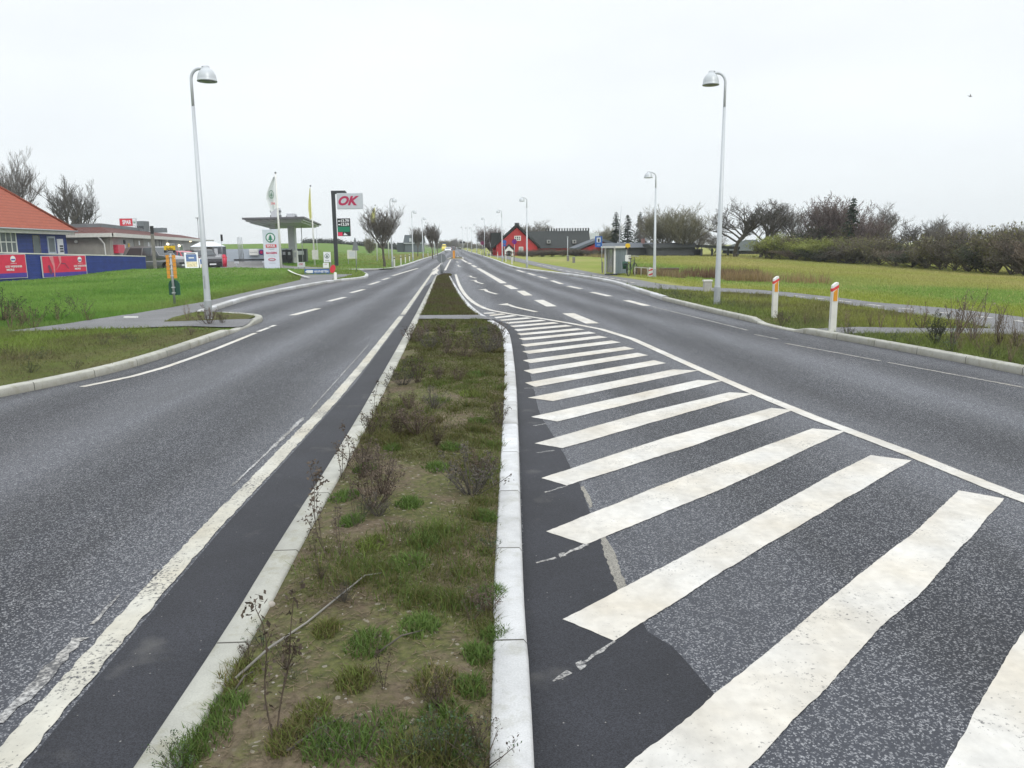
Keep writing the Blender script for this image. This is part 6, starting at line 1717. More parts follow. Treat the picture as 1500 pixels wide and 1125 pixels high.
place_car(make_car('d', 'car_black', 4.3, 1.78, 1.56, 'suv'), 297, 64.5, -48, 'black car with a white number plate beside the gas bottle cage', group=CG)
p = At(657.3, 366.3, 236); o = make_car('e', 'car_white', 4.3, 1.8, 1.45, 'hatch'); place_car(o, 657, 236, -86, 'white car driving towards the camera far down the road', 0.01); o.name = 'moving_car'
o = make_car('f', 'car_yellow', 5.2, 2.0, 2.5, 'van'); place_car(o, 651.5, 300, -86, 'yellow van driving behind the white car', .01); o.name = 'yellow_van'
o['category'] = 'van'
for s_ in (0,):
    b = MB(); b.box(.3, 1.0, -.75, .75, 2.5, 2.72, .03); b.build('roof_light_bar', 'sign_blue', o)
o = make_car('g', 'car_maroon', 4.3, 1.8, 1.6, 'hatch'); place_car(o, 664.5, 330, 94, 'dark red car driving away far down the road', .01); o.name = 'moving_car'

# A boards
def a_board(px, Y, rz, lab, W_=.62, Hh=1.02, col='sign_white'):
    p = At(px, 390, Y); t = thing('pavement_sign', lab, 'sandwich board', (p.x, Y, ground(p.x, Y)), R(rz), 'folding boards on the lawn edge')
    for s_, nm in ((-1, 'front_board'), (1, 'back_board')):
        b = MB(); y0, y1 = s_ * .34, s_ * .03
        b.hexa([(-W_ / 2, y0 - .012, .1), (W_ / 2, y0 - .012, .1), (W_ / 2, y0 + .012, .1), (-W_ / 2, y0 + .012, .1), (-W_ / 2, y1 - .012, Hh), (W_ / 2, y1 - .012, Hh), (W_ / 2, y1 + .012, Hh), (-W_ / 2, y1 + .012, Hh)])
        o = b.build(nm, 'sign_white' if s_ < 0 else 'sign_dkgreen', t)
        if s_ < 0:
            def yz(f): return (y0 + (y1 - y0) * f - .02, .1 + (Hh - .1) * f)
            def pan(f0, f1, k, m_, nm2):
                b = MB(); (ya, za), (yb, zb) = yz(f0), yz(f1); b.quad((-W_ * k, ya, za), (W_ * k, ya, za), (W_ * k, yb, zb), (-W_ * k, yb, zb)); b.build(nm2, m_, o)
            pan(.42, .88, .40, mat('poster_blue', (.06, .13, .30), .5, 0, .3, 8), 'poster'); pan(.90, .95, .34, 'black', 'header')
            pan(.08, .40, .40, mat('poster_yellow', (.62, .55, .34), .5, 0, .4, 9), 'poster'); 
            b = MB(); ya, za = yz(.62); 
            b.quad((-W_ * .2, ya - .006, za), (W_ * .2, ya - .006, za), (W_ * .2, ya - .003, za + .08), (-W_ * .2, ya - .003, za + .08)); b.build('poster_lettering', 'sign_white', o)
        for xs_ in (-1, 1):
            b = MB(); b.hexa([(xs_ * W_ / 2 - .015, y0 * 1.12 - .012, -.02), (xs_ * W_ / 2 + .015, y0 * 1.12 - .012, -.02), (xs_ * W_ / 2 + .015, y0 * 1.12 + .012, -.02), (xs_ * W_ / 2 - .015, y0 * 1.12 + .012, -.02), (xs_ * W_ / 2 - .015, y1 - .016, Hh + .02), (xs_ * W_ / 2 + .015, y1 - .016, Hh + .02), (xs_ * W_ / 2 + .015, y1 + .014, Hh + .02), (xs_ * W_ / 2 - .015, y1 + .014, Hh + .02)]); b.build('leg', 'lamp_grey', t)
a_board(281, 54.5, 25, 'folding pavement board with blue and yellow poster beside the orange sign post', .85, 1.15)
a_board(297.5, 55.5, 30, 'second smaller folding board just behind the near left street lamp', .5, .8)
b = MB(); p = At(232, 398, 54.6); q = At(244, 398, 54.8); b.box(At(214, 398, 54.6).x, q.x, 54.5, 54.65, ground(p.x, 54.6) - .05, ground(p.x, 54.6) + .09); tag(b.build('parking_kerb', 'off_white'), 'white parking kerb in front of the dark grey car', 'kerb')
# dark wooden post and black topped pole
Y = 53.5; p = At(228, 399, Y); z0 = ground(p.x, Y)
t = thing('wooden_post', 'grey wooden post with a black top in front of the dark grey car', 'post', (p.x, Y, z0)); zt = At(224, 331, Y).z - z0
b = MB(); b.box(-.09, .09, -.06, .06, -.1, zt * .82); b.build('post', 'wood_grey', t); b = MB(); b.box(-.095, .095, -.065, .065, zt * .82, zt); b.build('top', 'black', t)
Y = 62; p = At(325.5, 391, Y); z0 = ground(p.x, Y); zt = At(330, 343.5, Y).z - z0
t = thing('thin_pole', 'thin grey pole with a black top plate right of the gas bottle cage', 'pole', (p.x, Y, z0)); b = MB(); b.smooth = True; b.path([(0, 0, -.1), (.12, 0, zt - .2)], .025, 6); b.build('pole', 'steel', t)
b = MB(); b.box(.05, .20, -.03, .03, zt - .5, zt); b.build('plate', 'black', t)
# parking light far behind
Y = 110; p = At(294, 380, Y); zt = At(291, 321, Y).z
t = thing('car_park_lamp', 'thin twin headed car park lamp behind the shop roof end', 'street lamp', (p.x, Y, .1)); b = MB(); b.smooth = True; b.path([(0, 0, 0), (0, 0, zt)], [.09, .06], 6); b.build('pole', 'steel', t)
b = MB(); b.box(-.25, .22, -.15, .15, zt, zt + .12, .02); b.build('lamp_head', 'steel', t)
# party tent
Y = 90; p0, p1 = At(279, 372, Y), At(313, 372, Y); zt = At(288, 355, Y).z; ze_ = At(300, 362.5, Y).z; W_ = p1.x - p0.x
t = thing('white_tent', 'small tent with a white pitched roof beside the shop end', 'tent', (p0.x, Y, .1))
b = MB(); b.quad((0, 0, ze_), (W_, 0, ze_), (W_ * .72, 1.6, zt), (W_ * .27, 1.6, zt)); b.quad((W_, 0, ze_), (W_, 4, ze_), (W_ * .72, 2.4, zt), (W_ * .72, 1.6, zt)); b.quad((0, 4, ze_), (0, 0, ze_), (W_ * .27, 1.6, zt), (W_ * .27, 2.4, zt)); b.quad((W_, 4, ze_), (0, 4, ze_), (W_ * .27, 2.4, zt), (W_ * .72, 2.4, zt)); b.quad((W_ * .27, 1.6, zt), (W_ * .72, 1.6, zt), (W_ * .72, 2.4, zt), (W_ * .27, 2.4, zt)); b.build('roof', 'white_cloth', t)
b = MB(); b.box(0, W_, 3.9, 3.95, 0, ze_); b.build('back_wall', 'wall_grey', t)
for q in (0.03, W_ * .5, W_ - .03):
    b = MB(); b.box(q - .04, q + .04, 0, .08, 0, ze_); b.build('pole', 'steel', t)
# gas bottle cage
Y = 72; p0, p1 = At(313, 380, Y), At(327, 380, Y); W_ = p1.x - p0.x; z0 = .1; zt = At(320, 361, Y).z - z0
t = thing('gas_bottle_cage', 'dark cage of gas bottles with small posters beside the black car', 'cage', (p0.x, Y, z0))
b = MB(); b.box(0, W_, 0, .9, 0, zt, .02); b.build('cabinet', mat('cage_grey', (.11, .13, .15), .6, .3, .2), t)
for k in range(7):
    b = MB(); b.box(W_ * (k + .5) / 7 - .012, W_ * (k + .5) / 7 + .012, -.04, -.01, .05, zt - .05); b.build('bar', 'steel', t)
for (a, c, e_, f_) in ((.15, .5, .55, .9), (.55, .9, .3, .62), (.5, .85, .08, .28)):
    b = MB(); b.box(W_ * a, W_ * c, -.06, -.045, zt * e_, zt * f_); b.build('poster', 'sign_grey', t)
Y = 71; p = At(328.7, 388, Y); zt = At(329, 373, Y).z - .12
t = thing('red_bin', 'round red bin right of the gas bottle cage', 'bin', (p.x, Y, .12)); b = MB(); b.smooth = True; b.lathe([(.001, 0), (.20, 0), (.27, zt * .8), (.20, zt * .82), (.17, zt), (.001, zt * 1.02)], n=14); b.build('body', 'red_plastic', t)
b = MB(); b.smooth = True; b.lathe([(.275, zt * .76), (.285, zt * .8), (.275, zt * .83)], n=14); b.build('rim', 'red_reflector', t)
for px, lab in ((346, 'short grey bollard at the forecourt edge, left one'), (386.5, 'short grey bollard left of the white sign tower')):
    Y = 64; p = At(px, 391, Y); z0 = ground(p.x, Y); t = thing('bollard', lab, 'bollard', (p.x, Y, z0)); b = MB(); b.smooth = True; b.path([(0, 0, -.1), (.05, 0, .5)], .06, 8); b.build('post', 'steel', t); b = MB(); b.box(-.1, .22, -.08, .08, .46, .58, .02); b.build('cap', 'sign_grey', t)

# --- petrol station
Y = 100
p0, p1 = At(330, 380, Y), At(392, 380, Y); zt = At(360, 364.5, Y).z
t = thing('forecourt_wall', 'long low pale blue wall behind the forecourt with a white box and blue disc', 'wall', (p0.x, Y, .1))
b = MB(); b.box(0, p1.x - p0.x + 3, 0, .3, -.1, zt - .1); b.build('wall', 'wall_paleblue', t)
b = MB(); b.box(1.2, p1.x - p0.x, -.4, -.3, .12, .3); b.build('rail', 'black', t)
q0, q1 = At(365, 374, Y - .4), At(377.5, 365, Y - .4); b = MB(); b.box(q0.x - p0.x, q1.x - p0.x, -.35, -.02, q0.z - .1, q1.z - .1, .02); wb = b.build('wall_box', 'white_paint', t)
b = MB(); b.box(q0.x - p0.x + .1, q1.x - p0.x - .1, -.37, -.352, q0.z - .1 + (q1.z - q0.z) * .45, q0.z - .1 + (q1.z - q0.z) * .5); b.build('lid_gap', 'lamp_collar', wb)
q = At(383.3, 369.5, Y); b = MB(); b.disc(q.x - p0.x, q.z - .1, .33, -.08, -.03); dd = b.build('blue_disc', mat('sign_violet', (.06, .03, .22), .45), t)
b = MB(); b.disc(q.x - p0.x, q.z - .1, .2, -.095, -.085); b.build('disc_centre', 'sign_magenta', dd)
Y = 96
for k, px in enumerate((350.3, 352.3, 354.3, 356.5)):
    p = At(px + .8, 382, Y); zt = At(px, 346, Y).z - .1
    b = MB(); b.smooth = True; b.path([(p.x, Y, .1), (p.x - .1, Y, zt)], .045, 6); tag(b.build('vent_pipe', 'steel'), 'one of four thin upright vent pipes in front of the pale blue wall', 'pipe', 'four upright vent pipes')
# canopy
zc = 4.35
fl, fr_, br, bl = At(354.5, 322.5, 74), At(446, 322, 73), At(471, 332.5, 97), At(394, 333.5, 100)
t = thing('petrol_canopy', 'flat grey petrol station canopy on square pillars with white boxes above it', 'canopy', (fr_.x, 85, .1))
quad_ = [(fl.x, 74), (fr_.x, 73), (br.x, 97), (bl.x, 100)]
b = MB(); b.slab(quad_, zc, zc + .16); b.build('roof_slab', 'canopy_edge', t, False)
cxm = sum(q[0] for q in quad_) / 4; cym = sum(q[1] for q in quad_) / 4
ins = lambda f: [(cxm + (q[0] - cxm) * f, cym + (q[1] - cym) * f) for q in quad_]
b = MB(); b.slab(ins(.93), zc - .16, zc); b.build('soffit', 'canopy_grey', t, False)
b = MB(); b.slab(ins(.84), zc - .30, zc - .16); b.build('soffit_step', 'canopy_grey', t, False)
for px, w_, Y, ty in ((403.5, 9.5, 80, 304.5), (430, 10, 88, 312.5)):
    p = At(px, 380, Y); hw_ = (At(px + w_ / 2, 380, Y).x - p.x)
    b = MB(); b.box(p.x - hw_, p.x + hw_, Y - hw_, Y + hw_, 0, zc - .2, .05); b.build('pillar', 'canopy_grey', t, False)
    zt = At(px, ty, Y).z; px2 = At(px + (.5 if px < 410 else -3.0), 310, Y).x
    b = MB(); b.box(px2 - hw_ * 1.05, px2 + hw_ * 1.05, Y - .6, Y + .6, zc + .16, zt, .04); bx = b.build('roof_box', 'sign_grey', t, False)
    for s_ in (-1, 1):
        for k in (0, 1):
            b = MB(); xx = px2 + s_ * hw_ * 1.05; b.box(min(xx, xx + s_ * .18), max(xx, xx + s_ * .18), Y - .2, Y + .1, zt - .45 - k * .45, zt - .25 - k * .45); b.build('floodlight', 'sign_back', bx, False)
# pumps and cabinets
for px, w_, Y, ty, by, m_, lab in ((418, 6.5, 86, 366, 385, 'wall_dark', 'dark fuel pump under the canopy, left one'), (425.5, 6, 84, 366, 386, 'dark_steel', 'dark fuel pump under the canopy with hanging hoses, right one')):
    p = At(px, 385, Y); hw_ = At(px + w_ / 2, 385, Y).x - p.x; zt = At(px, ty, Y).z - .13
    t = thing('fuel_pump', lab, 'fuel pump', (p.x, Y, .13)); b = MB(); b.box(-hw_, hw_, -.25, .25, 0, zt, .03); b.build('cabinet', m_, t)
    b = MB(); b.box(-hw_ * .6, hw_ * .6, -.27, -.252, zt * .62, zt * .85); b.build('display', 'sign_grey', t)
    for s_ in (-1, 1):
        b = MB(); b.smooth = True; b.path([(s_ * hw_ * .9, -.2, zt * .95), (s_ * hw_ * 1.5, -.3, zt * 1.05), (s_ * hw_ * 1.6, -.35, zt * .5), (s_ * hw_ * 1.1, -.3, zt * .2), (s_ * hw_ * 1.0, -.27, zt * .6)], .03, 6); b.build('hose', 'black', t)
p = At(434, 384, 84); t = thing('pump_guard', 'short white and grey guard block beside the fuel pumps', 'guard', (p.x, 84, .13)); b = MB(); b.box(-.2, .2, -.2, .2, 0, 1.3, .04); b.build('block', 'white_paint', t); b = MB(); b.box(-.1, .1, -.22, -.2, .6, 1.1); b.build('panel', 'sign_grey', t)
Y = 90; p0, p1 = At(436, 384, Y), At(449, 384, Y); zt = At(442, 364.5, Y).z - .15
t = thing('payment_kiosk', 'dark grey payment kiosk right of the fuel pumps', 'kiosk', (p0.x, Y, .15)); b = MB(); b.box(0, p1.x - p0.x, 0, .8, 0, zt, .03); b.build('housing', mat('kiosk_dark', (.07, .085, .08), .6), t)
b = MB(); b.box(.1, .75, -.03, -.005, zt * .55, zt * .85); b.build('panel', 'sign_white', t); b = MB(); b.box(.85, .9, -.02, -.005, .1, zt - .1); b.build('joint', 'black', t)
p = At(443.5, 380, 88); b = MB(); b.smooth = True; b.path([(p.x, 88, .1), (At(441.5, 336, 88).x, 88, zc - .2)], .045, 6); tag(b.build('canopy_downpipe', 'sign_grey'), 'thin pale downpipe hanging from the canopy edge above the kiosk', 'pipe')
p = At(465.5, 380, 108); b = MB(); b.smooth = True; b.path([(p.x, 108, .1), (p.x, 108, At(465, 334, 108).z)], .04, 6); tag(b.build('thin_mast', 'sign_grey'), 'thin pale mast just right of the second flagpole', 'mast')

# --- sign tower
Y = 60; p0, p1 = At(388, 392, Y), At(411.5, 392, Y); W_ = p1.x - p0.x; z0 = ground(p0.x, Y) - .05; Hh = At(398, 336, Y).z - z0
t = thing('sign_tower', 'white upright SPAR sign tower with a green tree mark beside the petrol station', 'sign', ((p0.x + p1.x) / 2, Y, z0))
b = MB(); b.box(-W_ / 2, W_ / 2, -.09, .09, 0, Hh, .02); b.build('panel', mat('tower_white', (.66, .71, .78), .35, 0, .04), t)
spar_tree(-.02, Hh * .80, W_ * .30, -.105, t)
b = MB(); b.box(-W_ * .33, W_ * .33, -.115, -.092, Hh * .56, Hh * .635); rp = b.build('red_plate', 'sign_red', t)
b = MB(); put_text(b, 'SPAR', 0, Hh * .598, Hh * .05, -.12, .03, width=W_ * .55); b.build('lettering', 'sign_white', rp, fixn=False)
b = MB(); put_text(b, 'Købmand', 0, Hh * .52, Hh * .018, -.1, 0, width=W_ * .34); put_text(b, 'Åbent alle dage', 0, Hh * .355, Hh * .018, -.1, 0, width=W_ * .5); put_text(b, 'Pakkeshop', 0, Hh * .18, Hh * .02, -.1, 0, width=W_ * .4); b.build('small_lettering', 'sign_back', t, fixn=False)
b = MB(); put_text(b, 'BAGERI', -W_ * .0, Hh * .43, Hh * .05, -.1, .04, width=W_ * .66); b.build('red_lettering', 'sign_magenta', t, fixn=False)
b = MB(); n = 24; b.prism([(W_ * .23 * math.cos(2 * PI * k / n), Hh * .27 + Hh * .035 * math.sin(2 * PI * k / n)) for k in range(n)], -.11, -.092); ov = b.build('oval_badge', 'sign_magenta', t)
b = MB(); b.prism([(W_ * .17 * math.cos(2 * PI * k / n), Hh * .27 + Hh * .022 * math.sin(2 * PI * k / n)) for k in range(n)], -.117, -.112); b.build('oval_field', 'sign_grey', ov)

# --- flags
def flagpole(px, by, tx, ty, Y, lab, w=.05):
    p = At(px, by, Y); z0 = ground(p.x, Y); q = At(tx, ty, Y); 
    t = thing('flagpole', lab, 'flagpole', (p.x, Y, z0)); b = MB(); b.smooth = True; b.path([(0, 0, -.1), (0, 0, q.z - z0)], [w * 1.3, w * .6], 8); b.build('pole', 'white_paint', t)
    b = MB(); b.smooth = True; b.lathe([(.001, .12), (.07, .08), (.085, .02), (.03, -.02)], (0, 0, q.z - z0), 10); b.build('finial', 'sign_back', t); return t, p.x, z0
def flag(x, Y, zt, zb, w, lab, m_, seed, marks=None, lean=.0):
    """limp cloth hanging from the mast: a narrow gathered sheet with deep folds"""
    t = thing('flag', lab, 'flag', (x, Y, zb)); b = MB(); b.smooth = True
    nx_, nz_ = 22, 26; Hh = zt - zb; r = random.Random(seed); ph = r.uniform(0, 6)
    g = []
    for j in range(nz_ + 1):
        f = j / nz_      # 0 bottom
        wd = w * (.12 + 1.0 * math.sin(min(1, (1 - f) * 1.5 + .03) * PI * .5) * (1 if f > .35 else (.55 + f * 1.3)))
        row = []
        for i in range(nx_ + 1):
            u = i / nx_; row.append((-wd * u - .04, .16 * math.sin(u * 9 + ph + f * 2) * u, f * Hh - u * Hh * .14 * (1 - f * .8)))
        g.append(row)
    for j in range(nz_):
        for i in range(nx_): b.quad(g[j][i], g[j][i + 1], g[j + 1][i + 1], g[j + 1][i])
    b.build('cloth', m_, t, fixn=False)
    return t, g
t, x, z0 = flagpole(412, 392, 403.5, 254, 58, 'tall white flagpole beside the white sign tower', .075)
zt, zb = At(404, 256, 58).z, At(408, 304, 58).z
t, g = flag(x, 58, zt - .1, zb, .62, 'limp white flag with a round green tree mark and small red lettering', 'white_cloth', 3)
H_ = zt - zb
b = MB(); n = 24; cx, cz, r_ = -.33, H_ * .40, .30
for k in range(n):
    a0, a1 = 2 * PI * k / n, 2 * PI * (k + 1) / n
    b.quad(*[(cx + math.cos(a) * q * .62, -.2 - 0 * q, cz + math.sin(a) * q) for a, q in ((a0, r_), (a1, r_), (a1, r_ * .78), (a0, r_ * .78))])
b.prism([(cx - .1, cz - .12), (cx + .1, cz - .12), (cx, cz + .2)], -.2, -.19); b.prism([(cx - .02, cz - .22), (cx + .02, cz - .22), (cx + .02, cz - .1), (cx - .02, cz - .1)], -.2, -.19)
b.build('tree_mark', mat('flag_green', (.16, .26, .2), .8), t, fixn=False)
b = MB(); put_text(b, 'SPAR', -.24, H_ * .12, .16, -.2, .02, width=.30); b.build('lettering', 'sign_red', t, fixn=False)
t, x, z0 = flagpole(461.3, 391.5, 459.8, 273, 70, 'white flagpole left of the tall black petrol sign', .06)
flag(x, 70, At(460, 275, 70).z, At(459, 318, 70).z, .26, 'limp pale yellow flag left of the black petrol sign', 'yellow_cloth', 5)
Y = 69.8; q0, q1 = At(457.7, 380, Y), At(466, 366, Y); b = MB(); b.box(q0.x, q1.x, Y - .05, Y - .02, q0.z, q1.z); tag(b.build('small_sign', 'off_white'), 'plain cream sign plate fixed to the second flagpole', 'sign')
t, x, z0 = flagpole(552.8, 381, 549.5, 301, 92, 'white flagpole seen through the bare round tree', .07)
flag(x, 92, At(550, 304, 92).z, At(548, 328, 92).z, .50, 'limp pale yellow flag left of the bare round tree', 'yellow_cloth', 8)
t, x, z0 = flagpole(569.5, 375, 567.6, 308, 110, 'farther white flagpole behind the bare round tree', .07)
# --- petrol price sign
Y = 66; p = At(493, 386, Y); z0 = ground(p.x, Y); zt = At(485, 279.5, Y).z - z0
t = thing('price_sign', 'tall black pole with the white OK sign and the petrol price board', 'sign', (p.x, Y, z0))
b = MB(); b.box(-.15, .15, -.10, .10, -.1, zt - .25, .02); b.build('pole', 'dark_steel', t)
X0 = -.15; Xr = At(502, 282, Y).x - At(486, 282, Y).x
b = MB(); b.prism([(X0, zt - .26), (Xr + .1, zt - .24), (Xr + .35, zt - .36), (Xr + .1, zt), (X0, zt)], -.12, .12); b.build('top_arm', 'dark_steel', t)
xs0 = At(486.8, 295, Y).x - At(486, 295, Y).x + .26; ww = At(524.5, 295, Y).x - At(487, 295, Y).x; zs0, zs1 = At(505, 306.5, Y).z - z0, At(505, 283, Y).z - z0
b = MB(); b.box(xs0, xs0 + ww, -.14, .14, zs0, zs1, .02); ob = b.build('main_board', mat('ok_grey', (.50, .53, .57), .4, 0, .04), t)
b = MB(); b.box(xs0 + .04, xs0 + ww - .04, -.155, -.142, zs0 + .05, zs1 - .05); b.build('board_face', mat('ok_grey', (0, 0, 0)), ob)
b = MB(); put_text(b, 'OK', xs0 + ww * .47, (zs0 + zs1) / 2 + .03, (zs1 - zs0) * .60, -.165, .045, .35, width=ww * .82); b.build('lettering', mat('ok_red', (.42, .012, .08), .4, 0, .03), ob, fixn=False)
xp = .24; wp_ = At(507, 330, Y).x - At(488.5, 330, Y).x; zp0, zp1 = At(498, 346, Y).z - z0, At(498, 320, Y).z - z0; hp = zp1 - zp0
b = MB(); b.box(xp, xp + wp_, -.1, .1, zp0, zp1); pb = b.build('price_board', 'black', t)
b = MB(); b.box(xp + .02, xp + wp_ - .02, -.11, -.101, zp0 + hp * .24, zp0 + hp * .53); b.build('green_field', 'sign_green', pb)
b = MB(); b.box(xp + .02, xp + wp_ * .38, -.112, -.101, zp0 + hp * .02, zp0 + hp * .22); b.build('red_field', mat('price_red', (.75, .05, .12), .5), pb)
b = MB(); put_text(b, '13.79', xp + wp_ * .62, zp0 + hp * .86, hp * .17, -.108, .03, width=wp_ * .62); put_text(b, '13.59', xp + wp_ * .62, zp0 + hp * .66, hp * .17, -.108, .03, width=wp_ * .62)
b.box(xp + .08, xp + .26, -.108, -.104, zp0 + hp * .82, zp0 + hp * .88); b.box(xp + .08, xp + .26, -.108, -.104, zp0 + hp * .62, zp0 + hp * .68); b.prism([(xp + wp_ * .45, zp0 + hp * .05), (xp + wp_ * .8, zp0 + hp * .05), (xp + wp_ * .55, zp0 + hp * .2)], -.112, -.104)
b.build('price_figures', 'sign_white', pb, fixn=False)
# small SPAR board and panels near the arrow sign
def board(px0, px1, py0, py1, Y, name, lab, cat, m_, legs=True, foot=None, group=None, rz=0):
    q0, q1 = At(px0, py1, Y), At(px1, py0, Y); cx = (q0.x + q1.x) / 2; z0 = ground(cx, Y)
    t = thing(name, lab, cat, (cx, Y, z0), rz, group); w = q1.x - q0.x
    b = MB(); b.box(-w / 2, w / 2, -.03, .03, q0.z - z0, q1.z - z0); pn = b.build('panel', m_, t)
    if legs:
        for s_ in (-1, 1):
            b = MB(); b.box(s_ * w * .42 - .025, s_ * w * .42 + .025, .031, .07, -.1, q1.z - z0); b.build('leg', 'steel', t)
    return t, pn, w, q0.z - z0, q1.z - z0
t, pn, w, za, zb = board(474.5, 484, 369, 384, 60, 'small_sign', 'small white board with a round dark tree mark near the black sign pole', 'sign', 'sign_white')
spar_tree(0, za + (zb - za) * .6, w * .34, -.05, t, 'sign_dkgreen')
b = MB(); put_text(b, 'SPAR', 0, za + (zb - za) * .14, (zb - za) * .12, -.035, .01, width=w * .6); b.build('lettering', 'sign_dkgreen', pn, fixn=False)
t, pn, w, za, zb = board(473.5, 481.5, 385, 392.3, 56, 'small_sign', 'small white panel with faint red lettering just below the round tree board', 'sign', 'sign_white')
b = MB(); put_text(b, 'OK', 0, za + (zb - za) * .7, (zb - za) * .2, -.035, .01, width=w * .4); b.build('lettering', 'ok_red', pn, fixn=False)
t, pn, w, za, zb = board(436, 446.5, 384, 391.5, 55, 'small_sign', 'small grey OK board on the lawn left of the blue arrow sign', 'sign', 'sign_grey')
b = MB(); put_text(b, 'OK', 0, za + (zb - za) * .6, (zb - za) * .4, -.035, .02, .3, width=w * .6); b.build('lettering', 'ok_red', pn, fixn=False)
t, pn, w, za, zb = board(446.5, 482.5, 394, 401.2, 47.5, 'arrow_sign', 'blue arrow shaped road sign pointing left beside the petrol station exit', 'road sign', 'sign_blue')
b = MB(); hh = zb - za; b.prism([(-w * .48, za + hh * .5), (-w * .40, za + hh * .82), (-w * .16, za + hh * .80), (-w * .16, za + hh * .2), (-w * .40, za + hh * .18)], -.04, -.032); put_text(b, 'HAVNBYEN', w * .17, za + hh * .5, hh * .55, -.036, .02, width=w * .58); b.build('lettering', 'sign_white', pn, fixn=False)
t, pn, w, za, zb = board(509, 522.5, 366, 379, 75, 'info_board', 'white map board on black legs left of the grey triangular sign', 'sign', 'off_white')
b = MB(); b.box(-w * .3, w * .3, -.036, -.031, za + .15, zb - .15); b.build('map', 'sign_grey', pn)
# triangle sign from behind
Y = 50; p = At(522.5, 402, Y); z0 = ground(p.x, Y); t = thing('warning_sign', 'grey back of a triangular road sign on a thin pole by the exit', 'road sign', (p.x, Y, z0)); zt = At(522, 348, Y).z - z0; zm = At(522, 367, Y).z - z0
b = MB(); b.smooth = True; b.path([(0, 0, -.1), (0, 0, zt - .05)], .028, 6); b.build('pole', 'steel', t)
w = .21; b = MB(); b.prism([(-w, zm), (w, zm), (.02, zt), (-.02, zt)], -.05, -.03); b.build('plate', 'sign_back', t)
b = MB(); b.box(-.1, .1, -.03, -.02, zm + .1, zm + .16); b.build('bracket', 'lamp_collar', t)
# low white edge running down the lawn
b = MB(); A_, B_ = G(422, 397, .3), G(453, 409, .12); ribbon(b, [A_, B_], .12, 0); b.v = [(v[0], v[1], float(hL(v[0], v[1])) + .13) for v in b.v]; struct(b.build('lawn_kerb', 'off_white', fixn=False))

# ================================================================== RIGHT SIDE
# farmhouse with red gable facing the camera
Y = 128
gl, gr = At(727, 377, Y), At(787, 377, Y); zb = -.1; apex = At(757, 331, Y)
t = thing('red_farmhouse', 'red rendered farmhouse gable with a steep dark roof and white windows', 'building', ((gl.x + gr.x) / 2, Y, zb))
cx = apex.x; ez = At(757, 365, Y).z; ezr = At(787, 362, Y).z
el, er = At(727, 360, Y), At(786, 361, Y)
D = 22
b = MB(); poly = [(gl.x, zb), (gr.x, zb), (gr.x, er.z), (apex.x, apex.z - .25), (gl.x, el.z)]
b.prism(poly, Y, Y + D); b.build('wall', 'wall_red', t, False)
b = MB(); th = .35
for (x0_, z0_), (x1_, z1_) in (((gl.x - .5, el.z - .35), (apex.x, apex.z)), ((apex.x, apex.z), (gr.x + .5, er.z - .35))):
    b.prism([(x0_, z0_), (x1_, z1_), (x1_, z1_ + th * 1.2), (x0_, z0_ + th)], Y - .35, Y + D + .3)
rf = b.build('roof', 'roof_dark', t, False)
b = MB(); p = At(757, 329.5, Y + 1); b.box(p.x - .35, p.x + .35, Y + .5, Y + 1.3, apex.z, apex.z + .5); b.build('chimney', 'wall_dark', rf, False)
F = Fr((gl.x, Y), (gr.x, Y), 1)
window(F, t, F.rect(753.5, 763, 345.5, 352.5), 2, 1, fw=.12); window(F, t, F.rect(760, 766.5, 361.5, 371), 1, 2, fw=.12)
# annex on the left
al = At(728, 377, Y + 6)
b = MB(); xa = At(722, 377, Y + 5).x; b.prism([(xa, zb), (gl.x + .5, zb), (gl.x + .5, el.z - .2), (xa, At(722, 363, Y + 5).z)], Y + 5, Y + 20); b.build('side_wall', 'wall_red', t, False)
b = MB(); b.prism([(xa - .4, At(722, 363, Y + 5).z - .1), (gl.x + .6, el.z), (gl.x + .6, At(730, 341, Y + 6).z), (xa - .2, At(725, 341, Y + 6).z)], Y + 4.8, Y + 5.2); b.box(xa - .3, gl.x + .6, Y + 5.2, Y + 20, At(722, 363, Y + 5).z - .1, At(725, 341, Y + 6).z); b.build('side_roof', 'roof_dark', t, False)
# porch
Yp = Y - 1.4; q0, q1, qa = At(739.5, 377, Yp), At(752, 377, Yp), At(745.5, 359.5, Yp)
pe = At(745, 366, Yp).z
b = MB(); b.prism([(q0.x - .25, pe - .1), (qa.x, qa.z - .1), (q1.x + .25, pe - .1), (q1.x + .25, pe + .1), (qa.x, qa.z + .25), (q0.x - .25, pe + .1)], Yp - .3, Y - .02); pr = b.build('porch_roof', 'roof_dark', t, False)
b = MB(); b.prism([(q0.x, pe - .25), (q0.x + .3, pe - .25), (qa.x, qa.z - .8), (q1.x - .3, pe - .25), (q1.x, pe - .25), (q1.x, pe - .1), (qa.x, qa.z - .12), (q0.x, pe - .1)], Yp - .32, Yp - .2); b.build('porch_gable', 'white_paint', t, False)
for q in (q0.x + .1, q1.x - .1): b = MB(); b.box(q - .1, q + .1, Yp - .3, Yp - .1, zb, pe); b.build('porch_post', 'white_paint', t, False)
b = MB(); b.box(q0.x + .4, q1.x - .4, Y - .06, Y - .01, zb, pe - .2); dr_ = b.build('door', 'wall_dark', t, False)
for k in (.32, .68): xx = q0.x + (q1.x - q0.x) * k; b = MB(); b.box(xx - .16, xx + .16, Y - .09, Y - .065, zb + .4, pe - .4); b.build('pane', 'sign_grey', dr_, False)
